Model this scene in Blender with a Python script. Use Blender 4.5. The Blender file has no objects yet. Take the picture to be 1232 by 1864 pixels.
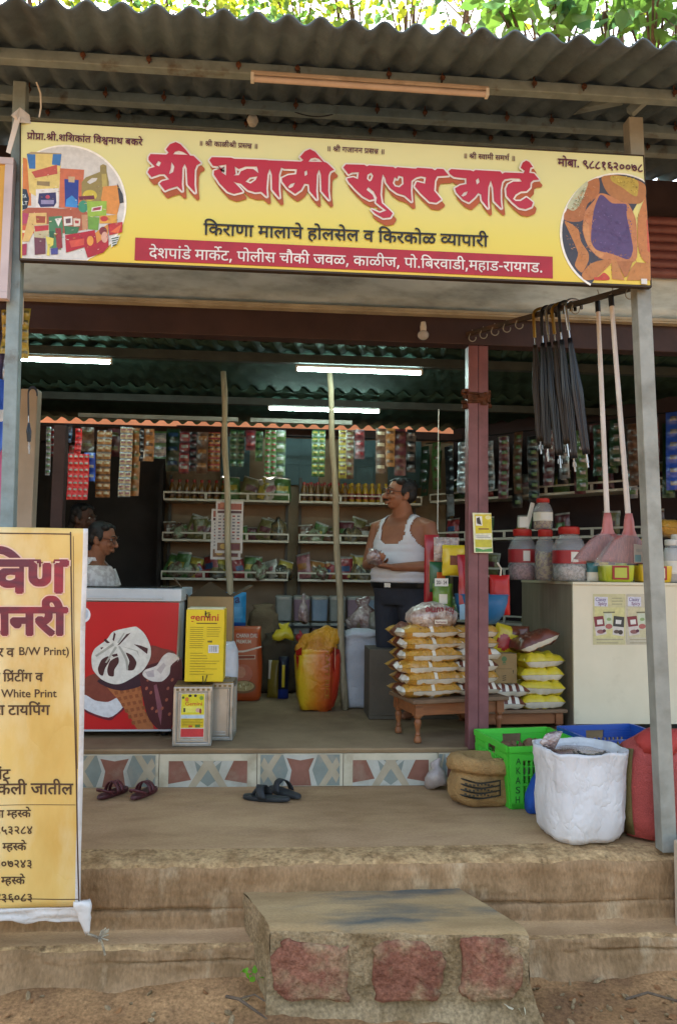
import bpy, bmesh, math, random
from mathutils import Vector, Matrix, noise
from mathutils.geometry import tessellate_polygon
R_ = math.radians
S = bpy.context.scene
COL = S.collection
random.seed(7)

# ------------------------------------------------------------------ camera
W0, H0, F0, ZC = 1232., 1864., 1400., 1.70
cam = bpy.data.cameras.new('camera'); cam.sensor_fit = 'VERTICAL'; cam.sensor_height = 36
cam.lens = F0/H0*36; cam.clip_end = 500; cam.clip_start = .05
camo = bpy.data.objects.new('camera', cam); COL.objects.link(camo); S.camera = camo
RC = Matrix.Rotation(R_(-4.4), 3, 'Z') @ Matrix.Rotation(R_(94.4), 3, 'X') @ Matrix.Rotation(R_(.77), 3, 'Z')
camo.matrix_world = Matrix.Translation((0, 0, ZC)) @ RC.to_4x4()
def ray(px, py): return RC @ Vector(((px-W0/2)/F0, -(py-H0/2)/F0, -1))
def at(px, py, Y):
    d = ray(px, py); t = Y/d.y; return Vector((d.x*t, Y, d.z*t+ZC))
def onz(px, py, z):
    d = ray(px, py); t = (z-ZC)/d.z; return Vector((d.x*t, d.y*t, z))

# ------------------------------------------------------------------ light
SUN_EL, SUN_ROT = R_(58), R_(-20)
w = bpy.data.worlds.new('World'); S.world = w; w.use_nodes = True
nt = w.node_tree; bg = nt.nodes['Background']
sky = nt.nodes.new('ShaderNodeTexSky'); sky.sky_type = 'NISHITA'; sky.sun_disc = False
sky.sun_elevation = SUN_EL; sky.sun_rotation = SUN_ROT; sky.air_density = 1.2; sky.dust_density = 4; sky.ozone_density = 1
tint = nt.nodes.new('ShaderNodeMix'); tint.data_type = 'RGBA'; tint.blend_type = 'MULTIPLY'; tint.inputs[0].default_value = 1; tint.inputs[7].default_value = (1, .95, .86, 1)
nt.links.new(sky.outputs[0], tint.inputs[6]); nt.links.new(tint.outputs[2], bg.inputs[0]); bg.inputs[1].default_value = .15
sl = bpy.data.lights.new('sun', 'SUN'); sl.energy = 3.2; sl.angle = R_(.5); sl.color = (1, .94, .84)
so = bpy.data.objects.new('sun', sl); COL.objects.link(so)
sd = Vector((math.sin(SUN_ROT)*math.cos(SUN_EL), math.cos(SUN_ROT)*math.cos(SUN_EL), math.sin(SUN_EL)))
so.rotation_euler = sd.to_track_quat('Z', 'Y').to_euler(); so.location = sd*60
S.view_settings.view_transform = 'Standard'; S.view_settings.look = 'None'
S.view_settings.exposure = 2.52; S.view_settings.gamma = 1
S.render.engine = 'CYCLES'
S.cycles.use_denoising = True
S.cycles.max_bounces = 7; S.cycles.diffuse_bounces = 4; S.cycles.transparent_max_bounces = 12
S.cycles.caustics_reflective = False; S.cycles.caustics_refractive = False
S.cycles.sample_clamp_indirect = 6

# ------------------------------------------------------------------ materials
def H(h):
    c = [int(h[i:i+2], 16)/255 for i in (0, 2, 4)]
    return tuple(x/12.92 if x < .04045 else ((x+.055)/1.055)**2.4 for x in c)+(1,)
def K(c): return H(c) if isinstance(c, str) else tuple(c)+((1,) if len(c) == 3 else ())
MATS = {}
def mat(name, c1, c2=None, sc=6, rough=.75, bump=0, bsc=60, metal=0, spec=.35, lo=.35, hi=.65, detail=6, dirt=None, dsc=2.5, dlo=.5, dhi=.75, stretch=None, trans=0, alpha=1, coat=0, fine=0, fsc=150, crease=0, csc=6):
    if name in MATS: return MATS[name]
    m = bpy.data.materials.new(name); MATS[name] = m; m.use_nodes = True
    n = m.node_tree.nodes; l = m.node_tree.links; b = n['Principled BSDF']
    b.inputs['Roughness'].default_value = rough; b.inputs['Metallic'].default_value = metal
    b.inputs['Specular IOR Level'].default_value = spec
    if coat: b.inputs['Coat Weight'].default_value = coat; b.inputs['Coat Roughness'].default_value = .2
    if trans: b.inputs['Transmission Weight'].default_value = trans
    if alpha < 1: b.inputs['Alpha'].default_value = alpha
    tc = n.new('ShaderNodeTexCoord'); oi = n.new('ShaderNodeObjectInfo')
    ad = n.new('ShaderNodeVectorMath'); ad.operation = 'ADD'
    ml = n.new('ShaderNodeMath'); ml.operation = 'MULTIPLY'; ml.inputs[1].default_value = 37
    l.new(oi.outputs['Random'], ml.inputs[0]); l.new(tc.outputs['Object'], ad.inputs[0]); l.new(ml.outputs[0], ad.inputs[1])
    vec = ad.outputs[0]
    if stretch:
        mp = n.new('ShaderNodeMapping'); mp.inputs['Scale'].default_value = stretch; l.new(vec, mp.inputs[0]); vec = mp.outputs[0]
    out = None
    c1 = K(c1)
    if c2 is None: c2 = tuple(x*.82 for x in c1[:3])+(1,)
    c2 = K(c2)
    def nz(scale, dt=6):
        t = n.new('ShaderNodeTexNoise'); t.inputs['Scale'].default_value = scale; t.inputs['Detail'].default_value = dt; t.inputs['Roughness'].default_value = .6
        l.new(vec, t.inputs['Vector']); return t.outputs['Fac']
    def ramp(f, a, z):
        r = n.new('ShaderNodeMapRange'); r.inputs[1].default_value = a; r.inputs[2].default_value = z; l.new(f, r.inputs[0]); return r.outputs[0]
    def mix(f, a, bb):
        x = n.new('ShaderNodeMix'); x.data_type = 'RGBA'; l.new(f, x.inputs[0])
        for s, i in ((a, 6), (bb, 7)):
            if isinstance(s, tuple): x.inputs[i].default_value = s
            else: l.new(s, x.inputs[i])
        return x.outputs[2]
    out = mix(ramp(nz(sc, detail), lo, hi), c1, c2)
    if dirt: out = mix(ramp(nz(dsc, 8), dlo, dhi), out, K(dirt))
    if fine:
        fm = n.new('ShaderNodeMix'); fm.data_type = 'RGBA'; fm.blend_type = 'MULTIPLY'; fm.inputs[0].default_value = 1
        rr = n.new('ShaderNodeMapRange'); rr.inputs[1].default_value = .3; rr.inputs[2].default_value = .7; rr.inputs[3].default_value = 1-fine; rr.inputs[4].default_value = 1+fine
        cc = n.new('ShaderNodeCombineColor'); l.new(nz(fsc, 4), rr.inputs[0])
        for k in range(3): l.new(rr.outputs[0], cc.inputs[k])
        l.new(out, fm.inputs[6]); l.new(cc.outputs[0], fm.inputs[7]); out = fm.outputs[2]
    l.new(out, b.inputs['Base Color'])
    prev = None
    if crease:
        a1 = n.new('ShaderNodeMath'); a1.operation = 'SUBTRACT'; a1.inputs[1].default_value = .5; l.new(nz(csc, 3), a1.inputs[0])
        a2 = n.new('ShaderNodeMath'); a2.operation = 'ABSOLUTE'; l.new(a1.outputs[0], a2.inputs[0])
        a3 = n.new('ShaderNodeMath'); a3.operation = 'POWER'; a3.inputs[1].default_value = .6; l.new(a2.outputs[0], a3.inputs[0])
        cb = n.new('ShaderNodeBump'); cb.inputs['Strength'].default_value = crease; cb.inputs['Distance'].default_value = .03
        l.new(a3.outputs[0], cb.inputs['Height']); l.new(cb.outputs[0], b.inputs['Normal']); prev = cb
    if bump:
        bp = n.new('ShaderNodeBump'); bp.inputs['Strength'].default_value = bump; bp.inputs['Distance'].default_value = .01
        l.new(nz(bsc, 8), bp.inputs['Height']); l.new(bp.outputs[0], b.inputs['Normal'])
        if prev: l.new(prev.outputs[0], bp.inputs['Normal'])
    return m
def emis(name, c, s):
    m = bpy.data.materials.new(name); m.use_nodes = True; b = m.node_tree.nodes['Principled BSDF']
    b.inputs['Emission Color'].default_value = K(c); b.inputs['Emission Strength'].default_value = s
    b.inputs['Base Color'].default_value = (.8, .8, .8, 1); return m
def plain(name, c, rough=.6, spec=.3, metal=0):
    return mat(name, c, None, 9, rough, 0, metal=metal, spec=spec)
def clear(name, c, a=.35, rough=.15):
    return mat(name, c, None, 12, rough, .25, 25, spec=.6, alpha=a)

# ------------------------------------------------------------------ mesh builder
class MB:
    def __init__(s): s.v = []; s.f = []; s.m = []
    def add(s, vs, fs, mi=0):
        o = len(s.v); s.v += [tuple(p) for p in vs]
        for k, f in enumerate(fs):
            s.f.append([i+o for i in f]); s.m.append(mi if isinstance(mi, int) else mi[k])
        return s
    def box(s, c, d, mi=0, rz=0, M=None):
        x, y, z = [k/2 for k in d]
        P = [Vector((a*x, b*y, e*z)) for a, b, e in ((-1,-1,-1),(1,-1,-1),(1,1,-1),(-1,1,-1),(-1,-1,1),(1,-1,1),(1,1,1),(-1,1,1))]
        if rz: P = [Matrix.Rotation(rz, 3, 'Z') @ p for p in P]
        if M: P = [M @ p for p in P]
        return s.add([p+Vector(c) for p in P], [(0,3,2,1),(4,5,6,7),(0,1,5,4),(1,2,6,5),(2,3,7,6),(3,0,4,7)], mi)
    def b2(s, a, b, mi=0):
        return s.box([(p+q)/2 for p, q in zip(a, b)], [abs(q-p) for p, q in zip(a, b)], mi)
    def loft(s, rings, mi=0, cap=(True, True), closed=True):
        n = len(rings[0]); o = len(s.v); fs = []
        for i in range(len(rings)-1):
            for j in range(n if closed else n-1):
                k = (j+1) % n; fs.append((i*n+j, i*n+k, (i+1)*n+k, (i+1)*n+j))
        vs = [p for r in rings for p in r]
        mis = [mi]*len(fs) if isinstance(mi, int) else [mi[i] for i in range(len(rings)-1) for j in range(n if closed else n-1)]
        if cap[0]: fs.append(tuple(range(n-1, -1, -1))); mis.append(mi if isinstance(mi, int) else mi[0])
        if cap[1]: fs.append(tuple((len(rings)-1)*n+j for j in range(n))); mis.append(mi if isinstance(mi, int) else mi[-1])
        return s.add(vs, fs, mis)
    def tube(s, pts, r, n=8, mi=0, cap=True, sq=False):
        pts = [Vector(p) for p in pts]; rs = r if isinstance(r, (list, tuple)) else [r]*len(pts)
        up = None; rings = []
        for i, p in enumerate(pts):
            d = (pts[min(i+1, len(pts)-1)]-pts[max(i-1, 0)]).normalized()
            if up is None: up = Vector((0, 0, 1)) if abs(d.z) < .9 else Vector((0, 1, 0))
            x = d.cross(up).normalized(); up = x.cross(d).normalized()
            rings.append([p+rs[i]*(math.cos(a)*x+math.sin(a)*up) for a in [2*math.pi*(k+(.5 if sq else 0))/n for k in range(n)]])
        return s.loft(rings, mi, (cap, cap))
    def limb(s, pts, rs, n=12, mi=0):
        pts = [Vector(p) for p in pts]; P = []; Q = []
        d0 = (pts[0]-pts[1]).normalized(); d1 = (pts[-1]-pts[-2]).normalized()
        for t in (.98, .75, .4): P.append(pts[0]+d0*rs[0]*t); Q.append(rs[0]*math.sqrt(1-t*t))
        for i in range(len(pts)): P.append(pts[i]); Q.append(rs[i])
        for t in (.4, .75, .98): P.append(pts[-1]+d1*rs[-1]*t); Q.append(rs[-1]*math.sqrt(1-t*t))
        return s.tube(P, Q, n, mi)
    def ball(s, c, r, n=14, mi=0, M=None):
        c = Vector(c); r = (r,)*3 if isinstance(r, (int, float)) else r; rings = []
        for i in range(n+1):
            t = math.pi*(i+.02)/(n+.04); ring = []
            for k in range(n*2):
                a = math.pi*k/n; p = Vector((r[0]*math.sin(t)*math.cos(a), r[1]*math.sin(t)*math.sin(a), -r[2]*math.cos(t)))
                ring.append(c+(M @ p if M else p))
            rings.append(ring)
        return s.loft(rings, mi)
    def lathe(s, prof, c=(0, 0, 0), n=20, mi=0, cap=(True, True), M=None):
        c = Vector(c); rings = []
        for r, z in prof:
            ring = [Vector((r*math.cos(2*math.pi*k/n), r*math.sin(2*math.pi*k/n), z)) for k in range(n)]
            rings.append([c+(M @ p if M else p) for p in ring])
        return s.loft(rings, mi, cap)
    def poly(s, pts2, fn, mi=0, flip=False):
        hs = pts2 if isinstance(pts2[0][0], (tuple, list)) else [pts2]
        tri = tessellate_polygon([[Vector((p[0], p[1], 0)) for p in h] for h in hs])
        flat = [p for h in hs for p in h]
        return s.add([fn(*p[:2]) for p in flat], [t[::-1] if flip else t for t in tri], mi)
    def slab(s, pts2, fn, th, mi=0):
        # flat outline with a real thickness: fn(u, v, d) gives a point at depth d
        hs = pts2 if isinstance(pts2[0][0], (tuple, list)) else [pts2]
        s.poly(hs, lambda u, v: fn(u, v, 0), mi); s.poly(hs, lambda u, v: fn(u, v, th), mi, True)
        for h in hs:
            n = len(h); s.add([fn(*p[:2], 0) for p in h]+[fn(*p[:2], th) for p in h], [(i, (i+1) % n, (i+1) % n+n, i+n) for i in range(n)], mi)
        return s
    def grid(s, nu, nv, fn, mi=0):
        vs = [fn(i/nu, j/nv) for j in range(nv+1) for i in range(nu+1)]; fs = []; ms = []
        for j in range(nv):
            for i in range(nu):
                a = j*(nu+1)+i; fs.append((a, a+1, a+nu+2, a+nu+1)); ms.append(mi if isinstance(mi, int) else mi((i+.5)/nu, (j+.5)/nv))
        return s.add(vs, fs, ms)
    def build(s, name, mats, parent=None, loc=(0, 0, 0), rz=0, smooth=False, bevel=0, bseg=2, fix=True, solid=0, sub=0):
        me = bpy.data.meshes.new(name); me.from_pydata(s.v, [], s.f); me.update()
        if fix:
            bm = bmesh.new(); bm.from_mesh(me); bmesh.ops.recalc_face_normals(bm, faces=bm.faces); bm.to_mesh(me); bm.free()
        mats = mats if isinstance(mats, (list, tuple)) else [mats]
        for m in mats: me.materials.append(m)
        if len(me.polygons) == len(s.m): me.polygons.foreach_set('material_index', s.m)
        if smooth:
            me.polygons.foreach_set('use_smooth', [True]*len(me.polygons))
            if smooth != 2: me.set_sharp_from_angle(angle=R_(42))
        o = bpy.data.objects.new(name, me); COL.objects.link(o); o.location = loc; o.rotation_euler.z = rz
        if parent: o.parent = parent
        if solid:
            q = o.modifiers.new('solid', 'SOLIDIFY'); q.thickness = solid; q.offset = 0
        if bevel:
            q = o.modifiers.new('bevel', 'BEVEL'); q.width = bevel; q.segments = bseg; q.limit_method = 'ANGLE'; q.angle_limit = R_(40)
        if sub:
            q = o.modifiers.new('sub', 'SUBSURF'); q.levels = q.render_levels = sub
        return o
def tag(o, label=None, cat=None, group=None, kind=None):
    if label: o['label'] = label
    if cat: o['category'] = cat
    if group: o['group'] = group
    if kind: o['kind'] = kind
    return o
def thing(name, label, cat, loc=(0, 0, 0), rz=0, group=None):
    o = bpy.data.objects.new(name, None); COL.objects.link(o); o.location = loc; o.rotation_euler.z = rz; o.empty_display_size = .1
    return tag(o, label, cat, group)
def dup(root, loc, rz=0, label=None, group=None, sc=None, rot=None):
    def cp(o, par):
        c = o.copy(); COL.objects.link(c); c.parent = par
        for ch in kids.get(o.name, []): cp(ch, c)
        return c
    kids = {}
    for o in list(COL.objects):
        if o.parent: kids.setdefault(o.parent.name, []).append(o)
    r = cp(root, None); r.location = loc; r.rotation_euler = rot or (0, 0, rz)
    if sc: r.scale = sc if isinstance(sc, (tuple, list)) else (sc,)*3
    if label: r['label'] = label
    if group: r['group'] = group
    return r
def N(x, y, z, s=1): return noise.noise(Vector((x*s, y*s, z*s)))
ORD = 'first second third fourth fifth sixth seventh eighth ninth tenth eleventh twelfth thirteenth fourteenth fifteenth sixteenth seventeenth eighteenth nineteenth twentieth'.split()
def srings(spec, N_=40, c=(0, 0, 0), wr=0, seed=0, wsc=8):
    # superellipse rings: (z, rx, ry, exponent[, dx, dy])
    out = []
    for q in spec:
        z, rx, ry, e = q[:4]; dx, dy = (tuple(q[4:6])+(0, 0))[:2]; ring = []
        for k in range(N_):
            a = 2*math.pi*k/N_; ca, sa = math.cos(a), math.sin(a)
            x = math.copysign(abs(ca)**(2/e), ca)*rx; y = math.copysign(abs(sa)**(2/e), sa)*ry
            f = 1
            if wr:
                f += wr*(N(x*wsc+seed*9.1, y*wsc, z*wsc)+.6*N(x*wsc*2.7+seed*3.3, y*wsc*2.7, z*wsc*1.4))
                f -= wr*.9*max(0, .22-abs(N(x*wsc*1.5+seed*5.7+z*3, y*wsc*1.5-z*4, z*wsc*.7)))*2.2
            ring.append((c[0]+x*f+dx, c[1]+y*f+dy, c[2]+z+(wr*.25*N(x*11, y*11, seed+z*3) if wr else 0)))
        out.append(ring)
    return out

# ------------------------------------------------------------------ lettering
def curve_mesh(splines, off=0):
    c = bpy.data.curves.new('tmp', 'CURVE'); c.dimensions = '2D'; c.fill_mode = 'FRONT'
    for P in splines:
        s = c.splines.new('POLY'); s.points.add(len(P)-1); s.use_cyclic_u = True
        for i, p in enumerate(P): s.points[i].co = (p[0], p[1], 0, 1)
    c.offset = off
    o = bpy.data.objects.new('tmp', c); me = o.to_mesh()
    r = ([tuple(v.co) for v in me.vertices], [tuple(p.vertices) for p in me.polygons])
    o.to_mesh_clear(); bpy.data.objects.remove(o); bpy.data.curves.remove(c); return r
def bold(off, n=8):
    # a heavier pen: the same outline struck several times around its place
    return [(0, 0)]+([(off*math.cos(2*math.pi*(i+.5)/n), off*math.sin(2*math.pi*(i+.5)/n)) for i in range(n)] if off else [])
def deva(mb, text, fn, mi=0, off=0, lift=.0002):
    # text laid in units of one em; fn(u, v, layer) places a point
    run, wd = GD['r'][text]; k = 0
    for g, x in zip(run[::2], run[1::2]):
        sp = GD['g'].get(g)
        if not sp: continue
        v, f = curve_mesh([[((a+x)/1000, b/1000) for a, b in zip(P[::2], P[1::2])] for P in sp])
        for i, (dx, dy) in enumerate(bold(off)):
            k += 1; mb.add([fn(a[0]+dx, a[1]+dy, (k % 17)*lift*.25) for a in v], f, mi)
    return wd/1000
def deva_w(text): return GD['r'][text][1]/1000
def latin(text, off=0):
    c = bpy.data.curves.new('tmp', 'FONT'); c.body = text; c.size = 1; c.offset = off; c.fill_mode = 'FRONT'; c.resolution_u = 3
    o = bpy.data.objects.new('tmp', c); me = o.to_mesh()
    v = [tuple(p.co) for p in me.vertices]; f = [tuple(p.vertices) for p in me.polygons]
    o.to_mesh_clear(); bpy.data.objects.remove(o); bpy.data.curves.remove(c)
    return v, f, (max(p[0] for p in v) if v else 1)
def put(mb, text, fn, mi=0, width=None, height=None, off=0):
    # text scaled to width x (cap) height, fn(u, v) -> point
    v, f, wd = latin(text, off); h = .72
    sx = width/wd if width else None; sy = height/h if height else None
    sx = sx or sy; sy = sy or sx
    mb.add([fn(p[0]*sx, p[1]*sy) for p in v], f, mi)
GD = {'g': {
6: [[-185,772,-183,787,-178,801,-168,813,-157,822,-144,828,-130,830,-115,828,-102,822,-91,813,-82,801,-77,787,-75,772,-77,757,-82,743,-91,731,-102,722,-115,716,-130,714,-144,716,-157,722,-168,731,-178,743,-183,757]],
25: [[777,551,452,551,452,349,486,377,525,393,569,399,610,394,645,381,675,358,698,326,711,286,716,239,714,208,709,175,701,141,689,107,672,73,651,39,579,80,595,102,608,127,620,154,629,182,634,210,636,237,634,266,627,289,616,307,602,320,584,327,562,330,526,322,489,298,452,258,452,0,371,0,371,174,354,161,334,148,312,136,286,126,258,120,226,118,195,120,166,126,138,137,112,152,90,171,71,194,57,222,49,254,46,290,52,340,70,382,101,417,141,443,189,459,244,464,260,464,277,462,296,460,313,458,328,456,339,454,333,381,321,384,308,386,292,388,277,390,262,391,249,391,213,388,183,379,159,365,141,345,131,321,127,292,130,260,141,234,158,214,179,199,202,191,228,188,256,190,282,197,306,209,329,224,350,241,371,260,371,551,0,551,0,622,777,622]],
27: [[208,551,208,234,207,218,202,204,196,193,186,185,174,180,160,178,143,180,125,187,106,199,89,214,74,231,60,250,49,270,43,289,41,308,43,322,47,335,54,345,66,353,82,357,102,359,127,359,127,551,0,551,0,622,578,622,578,551,474,551,474,0,393,0,393,551]],
30: [[649,551,545,551,545,0,465,0,465,165,447,154,426,143,403,133,377,125,349,120,317,118,269,123,227,137,190,161,163,193,146,231,141,275,142,294,147,312,154,330,163,345,173,359,185,371,38,369,38,441,331,441,343,441,355,441,367,440,377,440,385,440,389,440,382,370,350,370,314,367,283,359,256,346,237,327,225,303,221,274,224,248,234,226,250,210,270,198,293,190,317,188,349,190,377,198,402,210,425,225,446,242,465,260,465,551,0,551,0,622,649,622]],
32: [[653,551,653,0,572,0,572,370,435,370,410,370,391,371,378,373,400,352,420,329,436,303,448,276,456,247,458,218,456,189,449,163,438,141,422,122,404,107,384,95,360,87,336,82,310,80,275,83,242,94,209,110,177,135,147,169,117,212,88,264,59,327,31,401,102,426,133,344,165,276,198,222,232,184,268,161,306,153,326,155,344,161,358,170,370,184,377,203,379,227,376,256,365,283,348,310,327,335,301,357,273,377,302,441,572,441,572,551,0,551,0,622,757,622,757,551]],
35: [[519,551,371,551,371,349,316,349,286,348,259,345,236,341,216,335,197,327,181,318,150,290,132,255,126,215,128,185,136,158,148,136,164,116,183,101,206,89,230,81,256,76,283,74,317,75,348,80,375,86,401,96,427,107,455,121,482,47,452,34,421,23,388,14,355,6,321,2,286,0,242,3,200,12,162,26,129,46,100,71,77,101,60,136,49,176,46,220,50,261,61,298,80,330,105,357,135,379,170,397,207,410,247,417,288,420,290,420,290,551,0,551,0,622,519,622]],
37: [[358,222,339,221,319,219,300,215,281,210,264,204,248,197,218,217,192,239,169,263,151,290,141,319,137,352,138,370,141,386,147,400,154,413,163,424,174,433,190,443,208,451,228,458,251,462,277,464,308,465,401,465,401,551,0,551,0,622,592,622,592,551,482,551,482,394,298,394,279,394,265,393,254,391,246,389,238,385,232,381,224,372,219,361,217,347,219,332,223,318,231,306,241,296,251,286,261,277,293,286,326,292,362,294,409,290,450,277,485,256,512,228,529,194,534,154,529,112,512,75,485,44,447,19,397,5,337,0,274,5,215,20,162,44,112,76,66,114,25,158,86,207,124,166,163,132,202,106,244,88,289,78,337,74,401,83,440,109,453,152,450,173,442,191,428,204,410,214,386,220]],
39: [[634,551,634,0,553,0,553,551,420,551,420,321,419,294,416,271,412,250,405,231,396,214,385,198,370,183,352,170,331,160,307,152,281,148,251,146,194,153,149,172,114,205,104,222,95,241,88,263,83,288,80,318,79,352,79,551,0,551,0,622,737,622,737,551],[249,217,280,221,304,231,321,249,328,261,332,274,336,288,337,305,339,327,339,353,339,551,160,551,160,353,160,329,162,308,164,291,167,276,172,263,178,251,186,241,195,233,206,226,218,221,232,218]],
40: [[481,551,481,0,400,0,400,328,291,328,254,327,223,325,200,322,180,317,164,309,150,299,137,284,129,263,126,237,130,205,142,173,163,142,191,111,227,77,271,40,217,-12,187,15,159,41,132,68,107,95,86,123,68,151,55,180,48,211,45,242,46,265,51,286,58,305,68,323,80,338,93,351,114,366,137,378,163,388,193,394,230,398,272,399,400,399,400,551,0,551,0,622,584,622,584,551]],
41: [[553,551,553,0,472,0,472,180,451,168,428,157,403,146,375,138,343,134,308,132,254,137,206,154,164,180,128,218,101,265,83,322,140,337,185,356,216,378,238,403,251,433,255,467,252,498,245,523,232,542,214,557,194,565,171,568,155,567,142,563,130,556,121,547,116,535,114,521,123,492,150,472,195,461,187,391,147,399,112,413,84,430,63,454,50,483,46,519,50,553,62,581,82,604,109,619,138,629,172,632,199,630,225,624,250,614,274,601,294,583,312,561,325,535,333,504,336,469,332,423,318,383,296,349,266,320,228,295,182,274,198,252,215,234,234,220,256,211,282,205,314,203,347,205,377,212,403,223,427,238,450,255,472,275,472,551,390,551,390,622,656,622,656,551]],
42: [[413,-58,399,-35,386,-12,373,11,361,33,351,54,342,73,334,72,325,71,316,70,307,69,297,68,287,68,259,69,231,73,202,78,175,87,149,98,124,112,102,130,83,151,68,176,56,204,48,236,46,272,48,300,53,325,62,348,73,367,86,385,102,401,126,419,153,433,183,443,216,450,252,455,290,456,295,456,295,551,0,551,0,622,534,622,534,551,376,551,376,385,327,385,291,384,260,382,234,378,211,372,191,365,173,355,159,344,148,331,138,317,132,301,127,282,126,262,130,229,144,200,166,174,197,155,237,144,287,140,291,140,295,140,299,140,303,140,307,140,312,141,309,154,307,165,306,176,308,197,315,214,327,226,341,234,357,238,373,240,399,237,421,229,438,216,451,199,458,181,461,162,459,142,455,126,446,112,436,102,424,93,410,86,419,70,428,53,438,36,450,18,464,-2,480,-24]],
44: [[0,622,569,622,569,551,466,551,466,0,385,0,385,298,204,298,204,244,202,227,198,213,190,202,180,194,167,190,153,188,137,190,120,197,102,209,85,224,70,241,56,260,45,280,39,299,37,318,38,332,43,345,50,355,62,363,78,367,98,369,385,369,385,551,0,551]],
46: [[479,551,479,0,398,0,398,191,378,179,357,168,335,159,311,152,284,147,254,146,228,148,204,152,182,160,161,169,143,181,128,194,113,213,100,234,91,258,84,285,80,318,79,358,79,551,0,551,0,622,583,622,583,551],[398,551,160,551,160,369,160,344,161,322,163,304,165,289,169,276,172,266,177,256,183,248,190,240,208,227,233,220,263,217,289,219,314,225,338,236,360,249,380,264,398,280]],
48: [[585,551,482,551,482,0,401,0,401,165,382,153,360,143,336,132,308,124,276,120,241,118,205,120,171,127,140,139,113,155,90,174,71,198,57,224,49,254,46,286,53,339,73,383,106,418,151,444,204,459,265,464,275,464,286,463,299,462,312,461,325,460,338,459,351,458,361,456,369,454,363,385,349,388,334,390,318,392,301,394,285,395,268,395,255,395,242,394,230,392,365,224,377,234,389,244,401,256,401,551,0,551,0,622,585,622],[127,287,131,255,142,229,160,210,184,195,212,187,242,184,254,184,265,185,276,187,287,189,298,192,308,195,168,370,145,348,132,321]],
49: [[174,632,198,631,220,627,240,622,259,613,276,601,291,586,302,572,312,554,320,533,327,507,331,475,332,437,332,321,533,321,533,551,402,551,402,622,717,622,717,551,614,551,614,0,533,0,533,250,332,250,332,213,330,193,326,177,318,166,307,157,296,153,283,151,270,152,257,157,243,164,229,173,216,183,204,196,193,209,183,223,175,237,169,251,165,265,164,278,166,289,170,300,178,308,189,315,204,320,224,321,253,321,253,426,252,455,251,479,248,498,244,514,239,527,232,538,216,555,195,565,169,568,152,567,139,562,128,555,120,545,116,534,114,521,117,504,124,489,138,478,157,469,184,463,218,460,210,389,163,396,124,408,90,426,66,450,51,481,46,520,50,556,63,584,84,606,111,620,141,629]],
50: [[509,551,509,0,428,0,428,250,207,250,207,213,205,193,201,177,192,166,182,157,171,153,159,151,146,152,133,157,119,164,105,173,92,183,80,196,69,209,59,223,50,237,44,251,40,265,39,278,41,289,45,300,52,308,64,315,80,320,100,321,126,321,126,551,0,551,0,622,612,622,612,551],[428,551,207,551,207,321,428,321]],
51: [[595,622,595,551,491,551,491,0,410,0,410,179,390,167,368,157,343,146,316,138,286,134,253,132,197,139,148,159,108,192,75,237,52,291,38,353,76,363,106,375,130,390,147,407,157,430,160,457,159,475,155,493,148,509,141,524,132,538,123,551,0,551,0,622],[129,301,144,271,160,247,180,228,202,214,228,206,259,203,291,205,320,212,346,224,370,239,391,256,410,274,410,551,211,551,227,516,237,481,240,445,228,381,191,333]],
52: [[395,42,341,-12,302,21,265,54,230,87,197,120,166,151,138,181,113,209,92,234,75,256,62,275,53,292,46,305,43,317,41,329,40,340,42,352,47,364,55,376,67,385,83,391,104,393,120,392,134,388,148,382,159,373,171,362,181,349,205,363,224,380,238,399,248,420,254,443,256,468,255,483,254,498,251,514,247,528,243,540,239,551,0,551,0,622,424,622,424,551,320,551,329,525,334,494,336,458,334,423,326,392,314,365,298,341,278,319,254,300,227,284,198,268,167,254,199,219,233,183,272,146,312,110,353,75]],
54: [[0,551,0,622,693,622,693,551,589,551,589,0,508,0,508,355,504,356,499,356,494,356,478,355,462,351,445,344,429,334,413,319,397,300,382,276,369,245,356,208,279,232,288,261,299,288,311,313,295,324,279,334,263,342,246,348,228,352,209,353,184,350,164,343,148,330,136,313,128,294,126,271,128,246,136,222,148,198,164,175,185,151,210,126,239,100,272,71,309,40,255,-12,217,21,182,53,149,84,119,114,94,145,73,176,57,207,48,240,45,275,48,308,56,337,70,362,87,382,108,398,131,410,156,419,180,424,204,426,233,424,259,420,284,412,308,400,332,387,354,370,396,401,444,420,499,426,502,426,505,426,508,426,508,551]],
55: [[0,551,0,622,775,622,775,551,594,551,594,432,627,419,655,398,680,370,699,336,710,296,714,250,712,216,704,184,692,154,676,128,656,106,632,88,604,75,572,67,538,64,504,66,472,74,444,86,417,101,391,121,365,143,344,116,321,95,298,80,272,71,245,66,216,64,186,66,157,74,130,86,107,102,86,123,69,149,56,179,49,213,46,252,49,288,56,320,68,350,85,376,106,398,131,416,159,429,189,436,222,439,256,437,288,429,316,418,342,402,368,382,394,360,412,384,430,402,449,416,469,426,490,433,513,437,513,551],[404,214,403,210,401,206,399,203,421,183,442,166,462,152,483,143,505,137,528,135,555,138,579,147,602,162,619,185,630,214,633,252,630,290,621,320,606,342,586,356,565,365,541,368,517,365,495,356,476,342,459,321,442,294,426,262],[127,250,130,213,139,183,154,162,173,147,194,138,218,135,242,138,264,147,283,162,301,182,317,208,333,240,355,289,357,293,359,296,360,299,338,319,317,336,297,350,276,360,255,366,232,368,205,365,181,356,158,340,141,318,130,288]],
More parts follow.
